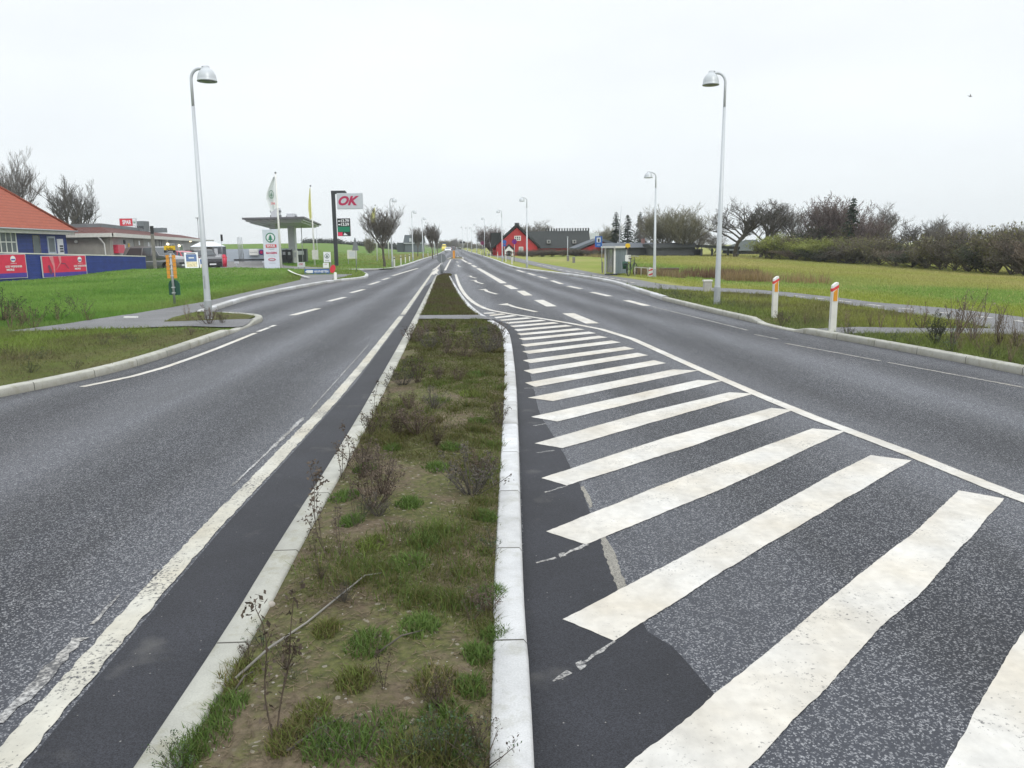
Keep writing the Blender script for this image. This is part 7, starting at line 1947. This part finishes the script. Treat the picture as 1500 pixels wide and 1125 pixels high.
# long wing
Y2 = 134; w0, w1 = At(783, 366, Y2), At(848, 366, Y2); zt = At(820, 338.5, Y2 + 5).z; ew = At(820, 361.3, Y2).z
t = thing('farm_wing', 'long farm wing with a red wall and dark thatched roof with a toothed ridge', 'building', (w0.x, Y2, zb))
x1 = At(866, 350, Y2 + 5).x; xe = At(848, 362, Y2).x
b = MB(); b.box(w0.x - 1, xe, Y2, Y2 + 9, zb, ew); b.build('wall', 'wall_red', t, False)
b = MB(); b.hexa([(w0.x - 2, Y2 - .5, ew - .25), (xe + 2, Y2 - .5, ew - .25), (xe + 2, Y2 + 9.5, ew - .25), (w0.x - 2, Y2 + 9.5, ew - .25), (w0.x - 2, Y2 + 4.6, zt), (At(862.5, 340, Y2 + 5).x, Y2 + 4.6, zt), (At(862.5, 340, Y2 + 5).x, Y2 + 5.4, zt), (w0.x - 2, Y2 + 5.4, zt)]); rf = b.build('roof', 'roof_dark', t, False)
b = MB(); n = 17
for k in range(n):
    xx = At(800, 340, Y2 + 5).x + (At(862, 340, Y2 + 5).x - At(800, 340, Y2 + 5).x) * k / (n - 1); b.box(xx - .09, xx + .09, Y2 + 4.5, Y2 + 5.5, zt - .1, zt + .48)
b.build('ridge_crosses', 'roof_dark', rf, False)
for px in (803.5, 841):
    q0, q1 = At(px - 2.4, 356.5, Y2 + 1), At(px + 2.4, 351.5, Y2 + 1); b = MB(); b.box(q0.x, q1.x, Y2 + .2, Y2 + 1.6, q0.z, q1.z); rw = b.build('roof_window', 'wall_grey', rf, False)
    b = MB(); b.box(q0.x + .12, q1.x - .12, Y2 + .17, Y2 + .195, q0.z + .1, q1.z - .1); b.build('pane', 'glass_dark', rw, False)
# white glazed gable
Y3 = 146; q0, q1 = At(864, 350, Y3), At(876.5, 341, Y3); t = thing('white_glass_gable', 'white framed glazed gable end rising behind the blue bus lane sign', 'building', (q0.x, Y3, 0))
b = MB(); b.prism([(q0.x, 0), (q1.x, 0), (q1.x, q1.z), (q0.x + .3, q1.z)], Y3, Y3 + 2); b.build('wall', mat('glass_white', (.55, .62, .66), .3, 0, .1), t, False)
b = MB()
for k in range(5): xx = q0.x + (q1.x - q0.x) * k / 4; b.box(xx - .06, xx + .06, Y3 - .05, Y3 - .01, q0.z, q1.z)
b.box(q0.x, q1.x, Y3 - .055, Y3 - .012, q0.z, q0.z + .12); b.build('glazing_bars', 'white_paint', t, False)
# second red gable, low
Y4 = 118; q0, qa, q1 = At(842, 366, Y4), At(880, 351.5, Y4), At(915, 364, Y4)
t = thing('low_red_barn', 'low barn with a shallow dark roof and a red gable behind the bus shelter', 'building', (qa.x, Y4, zb))
b = MB(); b.prism([(q0.x + 1, zb), (q1.x - 1, zb), (q1.x - 1, q1.z), (qa.x, qa.z - .2), (q0.x + 1, q0.z)], Y4, Y4 + 12); b.build('wall', 'wall_red', t, False)
b = MB(); b.prism([(q0.x, q0.z - .1), (qa.x, qa.z - .1), (q1.x, q1.z - .1), (q1.x, q1.z + .25), (qa.x, qa.z + .3), (q0.x, q0.z + .25)], Y4 - .4, Y4 + 12.3); b.build('roof', 'roof_slate', t, False)
b = MB(); s0 = At(862, 366, Y4); b.box(q0.x + 1.2, q1.x - 1.2, Y4 - .06, Y4 - .02, zb, At(880, 367.5, Y4).z); b.build('plinth', 'wall_dark', t, False)
# long dark house
Y5 = 112; q0, q1 = At(905, 378, Y5), At(978, 378, Y5); ze5 = At(940, 362, Y5).z; zr5 = At(930, 355.5, Y5 + 5).z
t = thing('long_dark_house', 'long low dark walled house with a grey roof, pink chimney and satellite dish', 'building', (q0.x, Y5, zb))
b = MB(); b.box(q0.x, q1.x, Y5, Y5 + 9, zb - .3, ze5); b.build('wall', 'wall_dark', t, False)
b = MB(); xl5 = q0.x - 2; xr5 = At(976, 360, Y5).x; b.hexa([(xl5, Y5 - .5, ze5 - .05), (xr5, Y5 - .5, ze5 - .05), (xr5, Y5 + 9.5, ze5 - .05), (xl5, Y5 + 9.5, ze5 - .05), (xl5, Y5 + 4.4, zr5), (At(970, 357, Y5).x, Y5 + 4.4, zr5), (At(970, 357, Y5).x, Y5 + 4.7, zr5), (xl5, Y5 + 4.7, zr5)]); rf = b.build('roof', 'roof_slate', t, False)
c0, c1 = At(941.5, 358, Y5 + 3), At(945.5, 349.5, Y5 + 3); b = MB(); b.box(c0.x, c1.x, Y5 + 3.5, Y5 + 4.3, c0.z - .3, c1.z); b.build('chimney', mat('chimney_pink', (.36, .2, .18), .85, 0, .2), rf, False)
c0 = At(948, 350, Y5 + 3); b = MB(); b.smooth = True; b.lathe([(.001, .08), (.25, .04), (.36, -.05)], (c0.x, Y5 + 3, c0.z), 14, 'y'); ds = b.build('satellite_dish', 'sign_grey', t, False)
b = MB(); b.path([(c0.x, Y5 + 3.1, c0.z), (c0.x, Y5 + 3.6, c0.z - .9)], .03, 6); b.build('mast', 'steel', ds, False)
for a, c in (((876, 365), (887, 366)), ((927, 362), (938, 364))):
    pass
p = At(970.5, 366, Y5 - 3); b = MB(); b.smooth = True; b.lathe([(.001, .1), (.35, .03), (.5, -.12)], (p.x, Y5 - 3, p.z), 12, 'y'); t = thing('satellite_dish', 'white satellite dish low in front of the dark house right end', 'dish', (p.x, Y5 - 3, ground(p.x, Y5 - 3))); b.build('dish', 'white_paint', t, False)
b = MB(); b.smooth = True; b.path([(0, .05, 0), (0, .05, p.z - t.location.z)], .03, 6); b.build('mast', 'steel', t)
# dark carport
Y6 = 106; q0, q1 = At(990, 378, Y6), At(1018, 378, Y6); t = thing('dark_outbuilding', 'dark blue grey boarded outbuilding left of the carport', 'building', (q0.x, Y6, ground(q0.x, Y6)))
b = MB(); zt = At(1004, 362.5, Y6).z; b.box(q0.x - 3, q1.x, Y6, Y6 + 7, -.8, zt); b.build('wall', 'wall_dark', t, False); b = MB(); b.hexa([(q0.x - 3.3, Y6 - .4, zt), (q1.x + .3, Y6 - .4, zt), (q1.x + .3, Y6 + 7, zt), (q0.x - 3.3, Y6 + 7, zt), (q0.x - 3.3, Y6 + 2, zt + .5), (q1.x + .3, Y6 + 2, zt + .7), (q1.x + .3, Y6 + 7, zt + .7), (q0.x - 3.3, Y6 + 7, zt + .5)]); b.build('roof', 'roof_dark', t, False)
q0, q1 = At(1020, 376, Y6), At(1074, 376, Y6); zt = At(1046, 360.5, Y6).z
t = thing('carport', 'open dark carport with a flat roof behind the near right street lamp', 'carport', (q0.x, Y6 - 2, ground(q0.x, Y6)))
b = MB(); b.hexa([(q0.x, Y6 - 3, At(1020, 361.5, Y6).z - .1), (q1.x, Y6 - 3, zt - .4), (q1.x, Y6 + 4, zt - .4), (q0.x, Y6 + 4, zt), (q0.x, Y6 - 3, At(1020, 361.5, Y6).z + .25), (q1.x, Y6 - 3, zt - .1), (q1.x, Y6 + 4, zt - .1), (q0.x, Y6 + 4, zt + .3)]); b.build('roof', 'roof_dark', t, False)
for f in (.02, .3, .72, .98): xx = q0.x + (q1.x - q0.x) * f; b = MB(); b.box(xx - .12, xx + .12, Y6 - 2.5, Y6 - 2.3, -.9, zt - .3); b.build('post', 'wall_dark', t, False)
b = MB(); b.box(q0.x, q0.x + (q1.x - q0.x) * .3, Y6 + 3, Y6 + 3.2, -.9, zt - .4); b.build('back_wall', 'wall_dark', t, False)
# grey barn roof behind trees
Y7 = 118; q0, q1 = At(1082, 376, Y7), At(1122, 376, Y7); t = thing('grey_barn', 'barn with a tall grey green roof behind the forked bare tree', 'building', (q0.x, Y7, -.5))
b = MB(); zt, ze_ = At(1102, 351, Y7).z, At(1102, 366, Y7).z; b.hexa([(q0.x, Y7, -.8), (q1.x, Y7, -.8), (q1.x, Y7 + 10, -.8), (q0.x, Y7 + 10, -.8), (q0.x + .3, Y7, ze_), (q1.x, Y7, ze_), (q1.x, Y7 + 10, ze_), (q0.x + .3, Y7 + 10, ze_)]); b.build('wall', 'wall_dark', t, False)
b = MB(); b.hexa([(q0.x - .6, Y7 - .4, ze_ - .1), (q1.x, Y7 - .4, ze_ - .1), (q1.x, Y7 + 10.4, ze_ - .1), (q0.x - .6, Y7 + 10.4, ze_ - .1), (q0.x + 2.4, Y7 + 4.8, zt), (q1.x, Y7 + 4.8, zt), (q1.x, Y7 + 5.2, zt), (q0.x + 2.4, Y7 + 5.2, zt)]); b.build('roof', mat('roof_green', (.06, .075, .065), .85, 0, .2), t, False)
# antenna mast
Y = 120; p = At(907, 366, Y); zt = At(909.5, 302, Y).z
t = thing('antenna_mast', 'tall thin pale mast between the dark spruces behind the bus shelter', 'mast', (p.x, Y, 0)); b = MB(); b.smooth = True; b.path([(0, 0, 0), (.1, 0, zt * .7), (.25, 0, zt)], [.10, .06, .035], 8); b.build('mast', 'sign_grey', t); b = MB(); b.box(-.25, .15, -.05, .05, zt * .72, zt * .74); b.build('cross_arm', 'steel', t)

# --- bus shelter
Y = 42.5
q0, qm, q1 = At(889.5, 402, Y), At(901, 402, Y - .8), At(916, 402, Y + .6)
z0 = ground(q0.x, Y); Hs = At(890, 363.5, Y).z - z0
t = thing('bus_shelter', 'grey bus shelter with white corner posts beside the cycle path', 'bus shelter', (q0.x, Y, z0))
x1, x2 = qm.x - q0.x, q1.x - q0.x
def vbox(b, xa, ya, xb, yb, th, za, zb_):
    d = Vector((xb - xa, yb - ya)).normalized(); n_ = Vector((-d.y, d.x)) * th / 2
    b.hexa([(xa + n_.x, ya + n_.y, za), (xb + n_.x, yb + n_.y, za), (xb - n_.x, yb - n_.y, za), (xa - n_.x, ya - n_.y, za), (xa + n_.x, ya + n_.y, zb_), (xb + n_.x, yb + n_.y, zb_), (xb - n_.x, yb - n_.y, zb_), (xa - n_.x, ya - n_.y, zb_)])
pc = [(0, .9), (x1, -.5), (x2, .1)]
far = [(pc[0][0] + .55, pc[0][1] + 2.1), (pc[2][0] + .0, pc[2][1] + 1.9)]
b = MB(); vbox(b, pc[1][0], pc[1][1], pc[2][0], pc[2][1], .04, .08, Hs); b.build('side_panel', 'shelter_panel', t)
b = MB()
for k in range(7):
    f = (k + .5) / 7; xx = pc[1][0] + (pc[2][0] - pc[1][0]) * f; yy = pc[1][1] + (pc[2][1] - pc[1][1]) * f; b.box(xx - .012, xx + .012, yy - .045, yy - .02, .1, Hs - .02)
b.build('panel_ribs', 'shelter_panel', t)
b = MB(); vbox(b, pc[0][0] + .1, pc[0][1] + .0, pc[1][0] - .1, pc[1][1], .03, .12, Hs - .05); b.build('glass_panel', mat('shelter_glass', (.12, .125, .11), .15, 0, .25, 1.5, spec=.7), t)
b = MB(); b.box(pc[0][0] + .2, x2 - .1, 1.9, 1.95, .1, Hs); b.build('back_panel', 'wall_dark', t)
for x_, y_ in pc: b = MB(); b.box(x_ - .045, x_ + .045, y_ - .045, y_ + .045, -.1, Hs, 0); b.build('post', 'white_paint', t)
b = MB(); b.slab([(-.25, .9), (x1, -.8), (x2 + .15, -.05), (x2 + .2, 2.1), (.1, 2.1)], Hs, Hs + .1); b.build('roof', 'off_white', t)
b = MB(); b.box(x1 - .5, x1 + .15, -.62, -.35, 0, .08); b.build('sill', 'wall_dark', t)
# bus stop post
Y = 41.5; p = At(919, 400, Y); z0 = ground(p.x, Y); zt = At(919, 358, Y).z - z0
t = thing('bus_stop_sign', 'bus stop post with a yellow and black head and white timetable case', 'bus stop', (p.x, Y, z0))
b = MB(); b.smooth = True; b.path([(0, 0, -.1), (0, 0, zt)], .028, 8); b.build('post', 'dark_steel', t)
b = MB(); b.prism([(-.12, zt - .2), (.12, zt - .2), (.12, zt), (.05, zt + .05), (-.05, zt + .05), (-.12, zt)], -.04, .04); hd = b.build('yellow_head', 'sign_yellow', t)
b = MB(); b.box(-.13, -.02, -.045, .045, zt - .26, zt - .14, .01); b.box(.02, .13, -.045, .045, zt - .26, zt - .14, .01); b.build('black_wings', 'black', hd)
zz0, zz1 = At(919, 383, Y).z - z0, At(919, 373.5, Y).z - z0
b = MB(); b.box(-.13, .06, -.06, -.03, zz0, zz1); b.build('timetable_case', 'white_paint', t); b = MB(); b.box(.075, .16, -.05, -.02, zz0 - .02, zz1); b.build('side_case', 'off_white', t)
p = At(915.5, 394, Y - .3); z_a, z_b = At(915, 394, Y - .3).z, At(915, 383.5, Y - .3).z
t2 = thing('litter_bin', 'dark green litter bin hanging beside the bus stop post', 'bin', (p.x, Y - .3, z_a)); b = MB(); b.smooth = True; b.lathe([(.001, 0), (.12, 0), (.15, z_b - z_a), (.001, z_b - z_a + .04)], n=12); b.build('body', 'sign_dkgreen', t2); b = MB(); b.box(-.08, .08, -.155, -.13, .22, .28); b.build('slot', 'black', t2)
# bicycle
def bicycle(px, Y, rz, lab):
    p = At(px, 402, Y); t = thing('bicycle', lab, 'bicycle', (p.x, Y, ground(p.x, Y)), R(rz))
    for xx in (-.5, .5):
        b = MB(); b.smooth = True
        n = 20; b.path([(xx + .31 * math.cos(2 * PI * k / n), 0, .33 + .31 * math.sin(2 * PI * k / n)) for k in range(n + 1)], .02, 6, False); wh = b.build('wheel', 'rubber', t)
        b = MB()
        for k in range(6): a = PI * k / 6; b.path([(xx + .3 * math.cos(a), 0, .33 + .3 * math.sin(a)), (xx - .3 * math.cos(a), 0, .33 - .3 * math.sin(a))], .004, 4, False)
        b.build('spokes', 'steel', wh)
    b = MB(); b.smooth = True
    for pts_ in ([(-.5, 0, .33), (-.12, 0, .33), (.36, 0, .72)], [(-.12, 0, .33), (-.24, 0, .85)], [(-.5, 0, .33), (-.2, 0, .7), (.34, 0, .8)], [(.5, 0, .33), (.32, 0, .95)]): b.path(pts_, .018, 6)
    b.build('frame', 'dark_steel', t)
    b = MB(); b.box(-.36, -.12, -.07, .07, .86, .91, .02); b.build('saddle', 'black', t); b = MB(); b.smooth = True; b.path([(.22, -.28, .98), (.33, -.1, 1.0), (.33, .1, 1.0), (.22, .28, .98)], .014, 6); b.build('handlebar', 'steel', t)
bicycle(925.5, 41, 62, 'dark bicycle parked right of the bus stop post')
# rail, striped barrier board, fence
Y = 40; q0, q1 = At(930, 391.5, Y), At(958, 393.5, Y); z0 = ground(q0.x, Y)
t = thing('hand_rail', 'low pale pipe railing between the bicycle and the striped board', 'railing', (q0.x, Y, z0)); b = MB(); b.smooth = True; b.path([(0, 0, q0.z - z0), (q1.x - q0.x, 0, q1.z - z0)], .02, 8); b.build('top_rail', 'concrete', t)
for f in (.0, .33, .66, 1): b = MB(); b.smooth = True; b.path([((q1.x - q0.x) * f, 0, -.1), ((q1.x - q0.x) * f, 0, q0.z + (q1.z - q0.z) * f - z0)], .016, 6); b.build('post', 'concrete', t)
Y = 39; q0, q1 = At(949, 407.5, Y), At(955, 393, Y); z0 = ground(q0.x, Y); w = q1.x - q0.x + .06; Hh = q1.z - q0.z
t = thing('striped_barrier_board', 'red and white diagonally striped board at the left of the third street lamp', 'barrier', (q0.x, Y, z0), R(0)); b = MB(); b.prism([(0, .05), (w * .85, .0), (w * 1.1, Hh - .04), (w * .2, Hh)], -.02, .02); bd = b.build('board', 'white_paint', t)
for k in range(2):
    b = MB(); za = .02 + k * Hh * .46; b.prism([(0.0 + k * .02, za + .06), (w * .95 + k * .02, za + Hh * .22), (w * 1.0 + k * .02, za + Hh * .42), (0.04 + k * .02, za + Hh * .26)], -.024, -.0205); b.build('red_stripe', 'sign_red', bd)
b = MB(); b.box(w * .4, w * .4 + .05, .021, .06, -.1, Hh); b.build('post', 'steel', t)
Y = 44; q0, q1 = At(967, 404, Y), At(994, 392, Y); z0 = ground(q0.x, Y)
t = thing('brown_fence', 'low brown paled fence behind the third street lamp', 'fence', (q0.x, Y, z0)); W_ = q1.x - q0.x; Hh = q1.z - z0
for k in range(16):
    b = MB(); xx = W_ * k / 15; b.box(xx - .025, xx + .025, -.02, .0, -.05, Hh - .06); b.build('pale', 'wood_brown', t)
b = MB(); b.box(-.05, W_ + .05, .001, .05, Hh - .14, Hh, 0); b.build('top_rail', 'wood_grey', t); b = MB(); b.box(-.05, W_ + .05, .001, .04, .18, .26, 0); b.build('lower_rail', 'wood_brown', t)
# blue bus lane sign
Y = 52; p = At(881.5, 384, Y); z0 = ground(p.x, Y); q0, q1 = At(871.5, 362, Y), At(882, 346, Y)
t = thing('blue_road_sign', 'square blue sign with a white panel and dark bus symbol on a thin pole', 'road sign', (p.x, Y, z0)); b = MB(); b.smooth = True; b.path([(0, 0, -.1), (0, 0, q1.z - z0)], .025, 6); b.build('pole', 'steel', t)
b = MB(); xa, xb, za, zb_ = q0.x - p.x, q1.x - p.x, q0.z - z0, q1.z - z0; b.box(xa, xb, -.05, -.03, za, zb_); bp = b.build('plate', 'sign_blue', t)
b = MB(); b.box(xa + .10, xb - .10, -.056, -.051, za + .30, zb_ - .08); wf = b.build('white_field', 'sign_grey', bp)
b = MB(); cx_ = (xa + xb) / 2; b.box(cx_ - .05, cx_ + .06, -.062, -.057, za + .33, zb_ - .16, 0); b.build('symbol', 'black', wf)
b = MB(); b.box(xa + .12, xb - .12, -.056, -.051, za + .12, za + .15); b.build('small_line', 'sign_grey', bp)
# round no stopping sign and blue round sign at the farm
def round_sign(px, py, r_px, Y, lab, ring, face, bar=None, plate=None):
    p = At(px, py, Y); z0 = ground(p.x, Y); r_ = At(px + r_px, py, Y).x - p.x; cz = p.z - z0
    t = thing('round_sign', lab, 'road sign', (p.x, Y, z0)); b = MB(); b.smooth = True; b.path([(0, 0, -.1), (0, 0, cz + r_ * .5)], .03, 6); b.build('pole', 'steel', t)
    b = MB(); b.disc(0, cz, r_, -.05, -.035); o = b.build('plate', ring, t); b = MB(); b.disc(0, cz, r_ * .78, -.058, -.052); b.build('field', face, o)
    if bar:
        b = MB(); k = r_ * .07
        for s_ in ((1, -1) if bar == 2 else (1,)):
            d = Vector((1, s_)).normalized() * r_ * .8; n_ = Vector((-d.y, d.x)).normalized() * k * 1.6
            b.prism([(d.x + n_.x, cz + d.y + n_.y), (-d.x + n_.x, cz - d.y + n_.y), (-d.x - n_.x, cz - d.y - n_.y), (d.x - n_.x, cz + d.y - n_.y)], -.064, -.059 + .0007 * s_)
        b.build('cross_bar', ring, o)
    if plate: b = MB(); b.box(-r_ * .8, r_ * .8, -.05, -.035, cz - r_ * 2.1, cz - r_ * 1.15); b.build('lower_plate', plate, t)
    return t
round_sign(753.5, 354, 3.9, 78, 'round no stopping sign, violet with a red cross, in front of the red gable', mat('sign_crimson', (.22, .01, .09), .5), mat('sign_indigo', (.09, .015, .28), .5), 2)
round_sign(739, 354.5, 3.0, 84, 'round blue path sign with a small blue plate left of the farm porch', 'sign_blue', mat('sign_blue2', (.03, .13, .42), .45), None, 'sign_blue')
round_sign(706.5, 356, 2.7, 120, 'round dark red no stopping sign beside the white road board', mat('sign_crimson', (0, 0, 0)), mat('sign_plum', (.13, .02, .06), .5), 1)
t, pn, w, za, zb_ = board(698.5, 709, 344, 354, 150, 'road_board', 'large pale grey road board seen from behind on the right verge', 'road sign', 'sign_grey')
round_sign(675.5, 354.8, 1.6, 170, 'tiny dark round sign at the end of the road, left one of two', 'dark_steel', 'wall_dark')
round_sign(679.5, 354.8, 1.6, 172, 'tiny dark round sign at the end of the road, right one of two', 'dark_steel', 'wall_dark')
# utility cabinets and a thin pole on the grass
for px, ty, by, Y, lab in ((832, 374, 384, 80, 'grey utility cabinet at the foot of the thin pole on the grass mound'), (840.5, 376.5, 387, 72, 'slim grey utility cabinet right of the thin pole on the grass')):
    p = At(px, by, Y); z0 = ground(p.x, Y); zt = At(px, ty, Y).z - z0; t = thing('utility_cabinet', lab, 'cabinet', (p.x, Y, z0)); b = MB(); b.box(-.12, .12, -.1, .1, -.05, zt * .9, .01); b.build('cabinet', 'wood_grey', t); b = MB(); b.box(-.14, .14, -.12, .12, zt * .9, zt, .02); b.build('lid', 'sign_back', t)
p = At(831.5, 382, 80.5); z0 = ground(p.x, 80.5); zt = At(831.5, 347, 80.5).z - z0; t = thing('thin_pole', 'thin pale pole with a small cap standing on the grass mound', 'pole', (p.x, 80.5, z0)); b = MB(); b.smooth = True; b.path([(0, 0, 0), (0, 0, zt)], .035, 6); b.build('pole', 'sign_grey', t); b = MB(); b.box(-.06, .06, -.06, .06, zt - .12, zt + .05, .01); b.build('cap', 'steel', t)
p = At(882.5, 398, 46); b = MB(); b.box(p.x - .04, p.x + .04, 45.96, 46.04, ground(p.x, 46) - .1, At(882, 383.5, 46).z); tag(b.build('short_post', 'wood_grey'), 'short weathered post in the grass left of the bus shelter', 'post')
# white disc by the hedge
p = At(1228, 373, 80); b = MB(); b.smooth = True; b.lathe([(.001, .05), (.12, .04), (.18, -.02)], (p.x, 80, p.z), 14, 'y'); t = thing('white_dish', 'small white dish in front of the dark hedge right of the willow bushes', 'dish', (p.x, 80, ground(p.x, 80))); b.build('dish', 'white_paint', t, False); b = MB(); b.path([(0, .05, 0), (0, .05, p.z - t.location.z)], .02, 6); b.build('post', 'steel', t)
# barn far left
Y = 240; q0, q1 = At(591.5, 380, Y), At(619.5, 380, Y); z0 = ground(q0.x, Y)
t = thing('distant_barn', 'dark distant barn with a tall slate roof left of the road', 'building', (q0.x, Y, z0)); zt, zm, zl = At(605, 343.8, Y).z, At(605, 355.5, Y).z, At(605, 364, Y).z
b = MB(); b.box(q0.x + .4, q1.x - .4, Y, Y + 9, z0 - 1, zm); b.build('wall', mat('barn_wall', (.10, .12, .135), .8), t, False)
b = MB(); b.hexa([(q0.x, Y - .4, zm - .1), (q1.x, Y - .4, zm - .1), (q1.x, Y + 9.4, zm - .1), (q0.x, Y + 9.4, zm - .1), (q0.x + .1, Y + 3, zt), (q1.x - .1, Y + 3, zt), (q1.x - .1, Y + 6, zt), (q0.x + .1, Y + 6, zt)]); rf = b.build('roof', mat('barn_roof', (.05, .065, .07), .8), t, False)
b = MB(); w0_ = At(601.5, 351.5, Y); b.box(w0_.x - .3, w0_.x + .3, Y - .9, Y - .4, w0_.z - .5, w0_.z + .5); b.build('roof_window', 'sign_grey', rf, False)
b = MB(); b.box(q0.x + .2, q1.x - .2, Y - .5, Y - .41, zm - .25, zm - .05); b.build('gutter', 'sign_grey', t, False)
b = MB(); x0_ = At(581, 362, Y).x; b.box(x0_, q0.x + .2, Y + 1, Y + 7, z0 - 1, At(585, 355.5, Y).z); b.build('side_wing', mat('barn_roof', (0, 0, 0)), t, False)
# skyline hedge on the left
for i, (a, c, ty, Y) in enumerate([(445, 470, 356.5, 285), (470, 500, 356.8, 285), (500, 542, 358, 290), (575, 600, 358, 300), (555, 578, 358.5, 300)]):
    px = (a + c) / 2; p = At(px, 360, Y); wd = At(c, 360, Y).x - At(a, 360, Y).x; z0 = ground(p.x, Y)
    T = max(At(px, ty, Y).z - z0, .6); n = 900; r = np.random.RandomState(i); P = np.stack([p.x + (r.rand(n) - .5) * wd, Y + (r.rand(n) - .5) * 5, z0 + r.rand(n) ** .7 * T * (.75 + .25 * vn(r.rand(n) * 0 + np.arange(n) * .01, np.zeros(n), i))], 1)
    t = thing('skyline_hedge', ['dark hedge on the left skyline right behind the second flagpole', 'dark hedge on the left skyline behind the black sign pole', 'thin dark hedge on the left skyline behind the triangular sign', 'low dark hedge joining the distant barn on its left', 'faint low hedge on the skyline behind the bare round tree'][i], 'hedge', (p.x, Y, z0))
    leaf_cloud('foliage', t, [tuple(v - np.array((p.x, Y, z0))) for v in P], 2600, .22, ((.03, .04, .028), (.06, .075, .05)), i)
# two small birds? one gull in the sky
Y = 60; p = At(1421.5, 141.5, Y)
b = MB(); b.smooth = True
b.path([(-.22, 0, -.02), (-.12, 0, .01), (0, 0, .03), (.13, 0, .02), (.22, 0, .0)], [.012, .05, .065, .04, .01], 8)
bi = b.build('bird', mat('bird_grey', (.22, .22, .23), .8)); bi.location = p; bi.scale = (.62, .62, .62); tag(bi, 'small grey bird flying high in the sky on the right', 'bird')
b = MB(); b.poly([(-.08, 0, .04), (.10, 0, .04), (-.02, .35, .20), (-.16, .55, .22)]); b.poly([(-.08, 0, .04), (.10, 0, .04), (-.16, -.25, .32), (-.22, -.42, .36)]); b.build('wings', 'bird_grey', bi, fixn=False)
b = MB(); b.poly([(.18, 0, .0), (.34, .06, .02), (.34, -.06, .02)]); b.build('tail', 'bird_grey', bi, fixn=False)
# ================================================================== HAZE
hz = nodes('haze_air'); M['haze_air'] = hz[0]
hn = hz[1]; hn.nodes.remove(hz[2])
pv = hn.nodes.new('ShaderNodeVolumePrincipled')
pv.inputs['Color'].default_value = (.93, .97, 1.0, 1); pv.inputs['Density'].default_value = .0004; pv.inputs['Anisotropy'].default_value = .1
hn.links.new(pv.outputs[0], hn.nodes['Material Output'].inputs['Volume'])
b = MB(); b.box(-900, 1300, -60, 960, -3, 40)
hb_ = b.build('haze', 'haze_air'); hb_['kind'] = 'stuff'; hb_['label'] = 'thin pale haze lying over the fields and the far end of the road'
scene.cycles.volume_bounces = 0
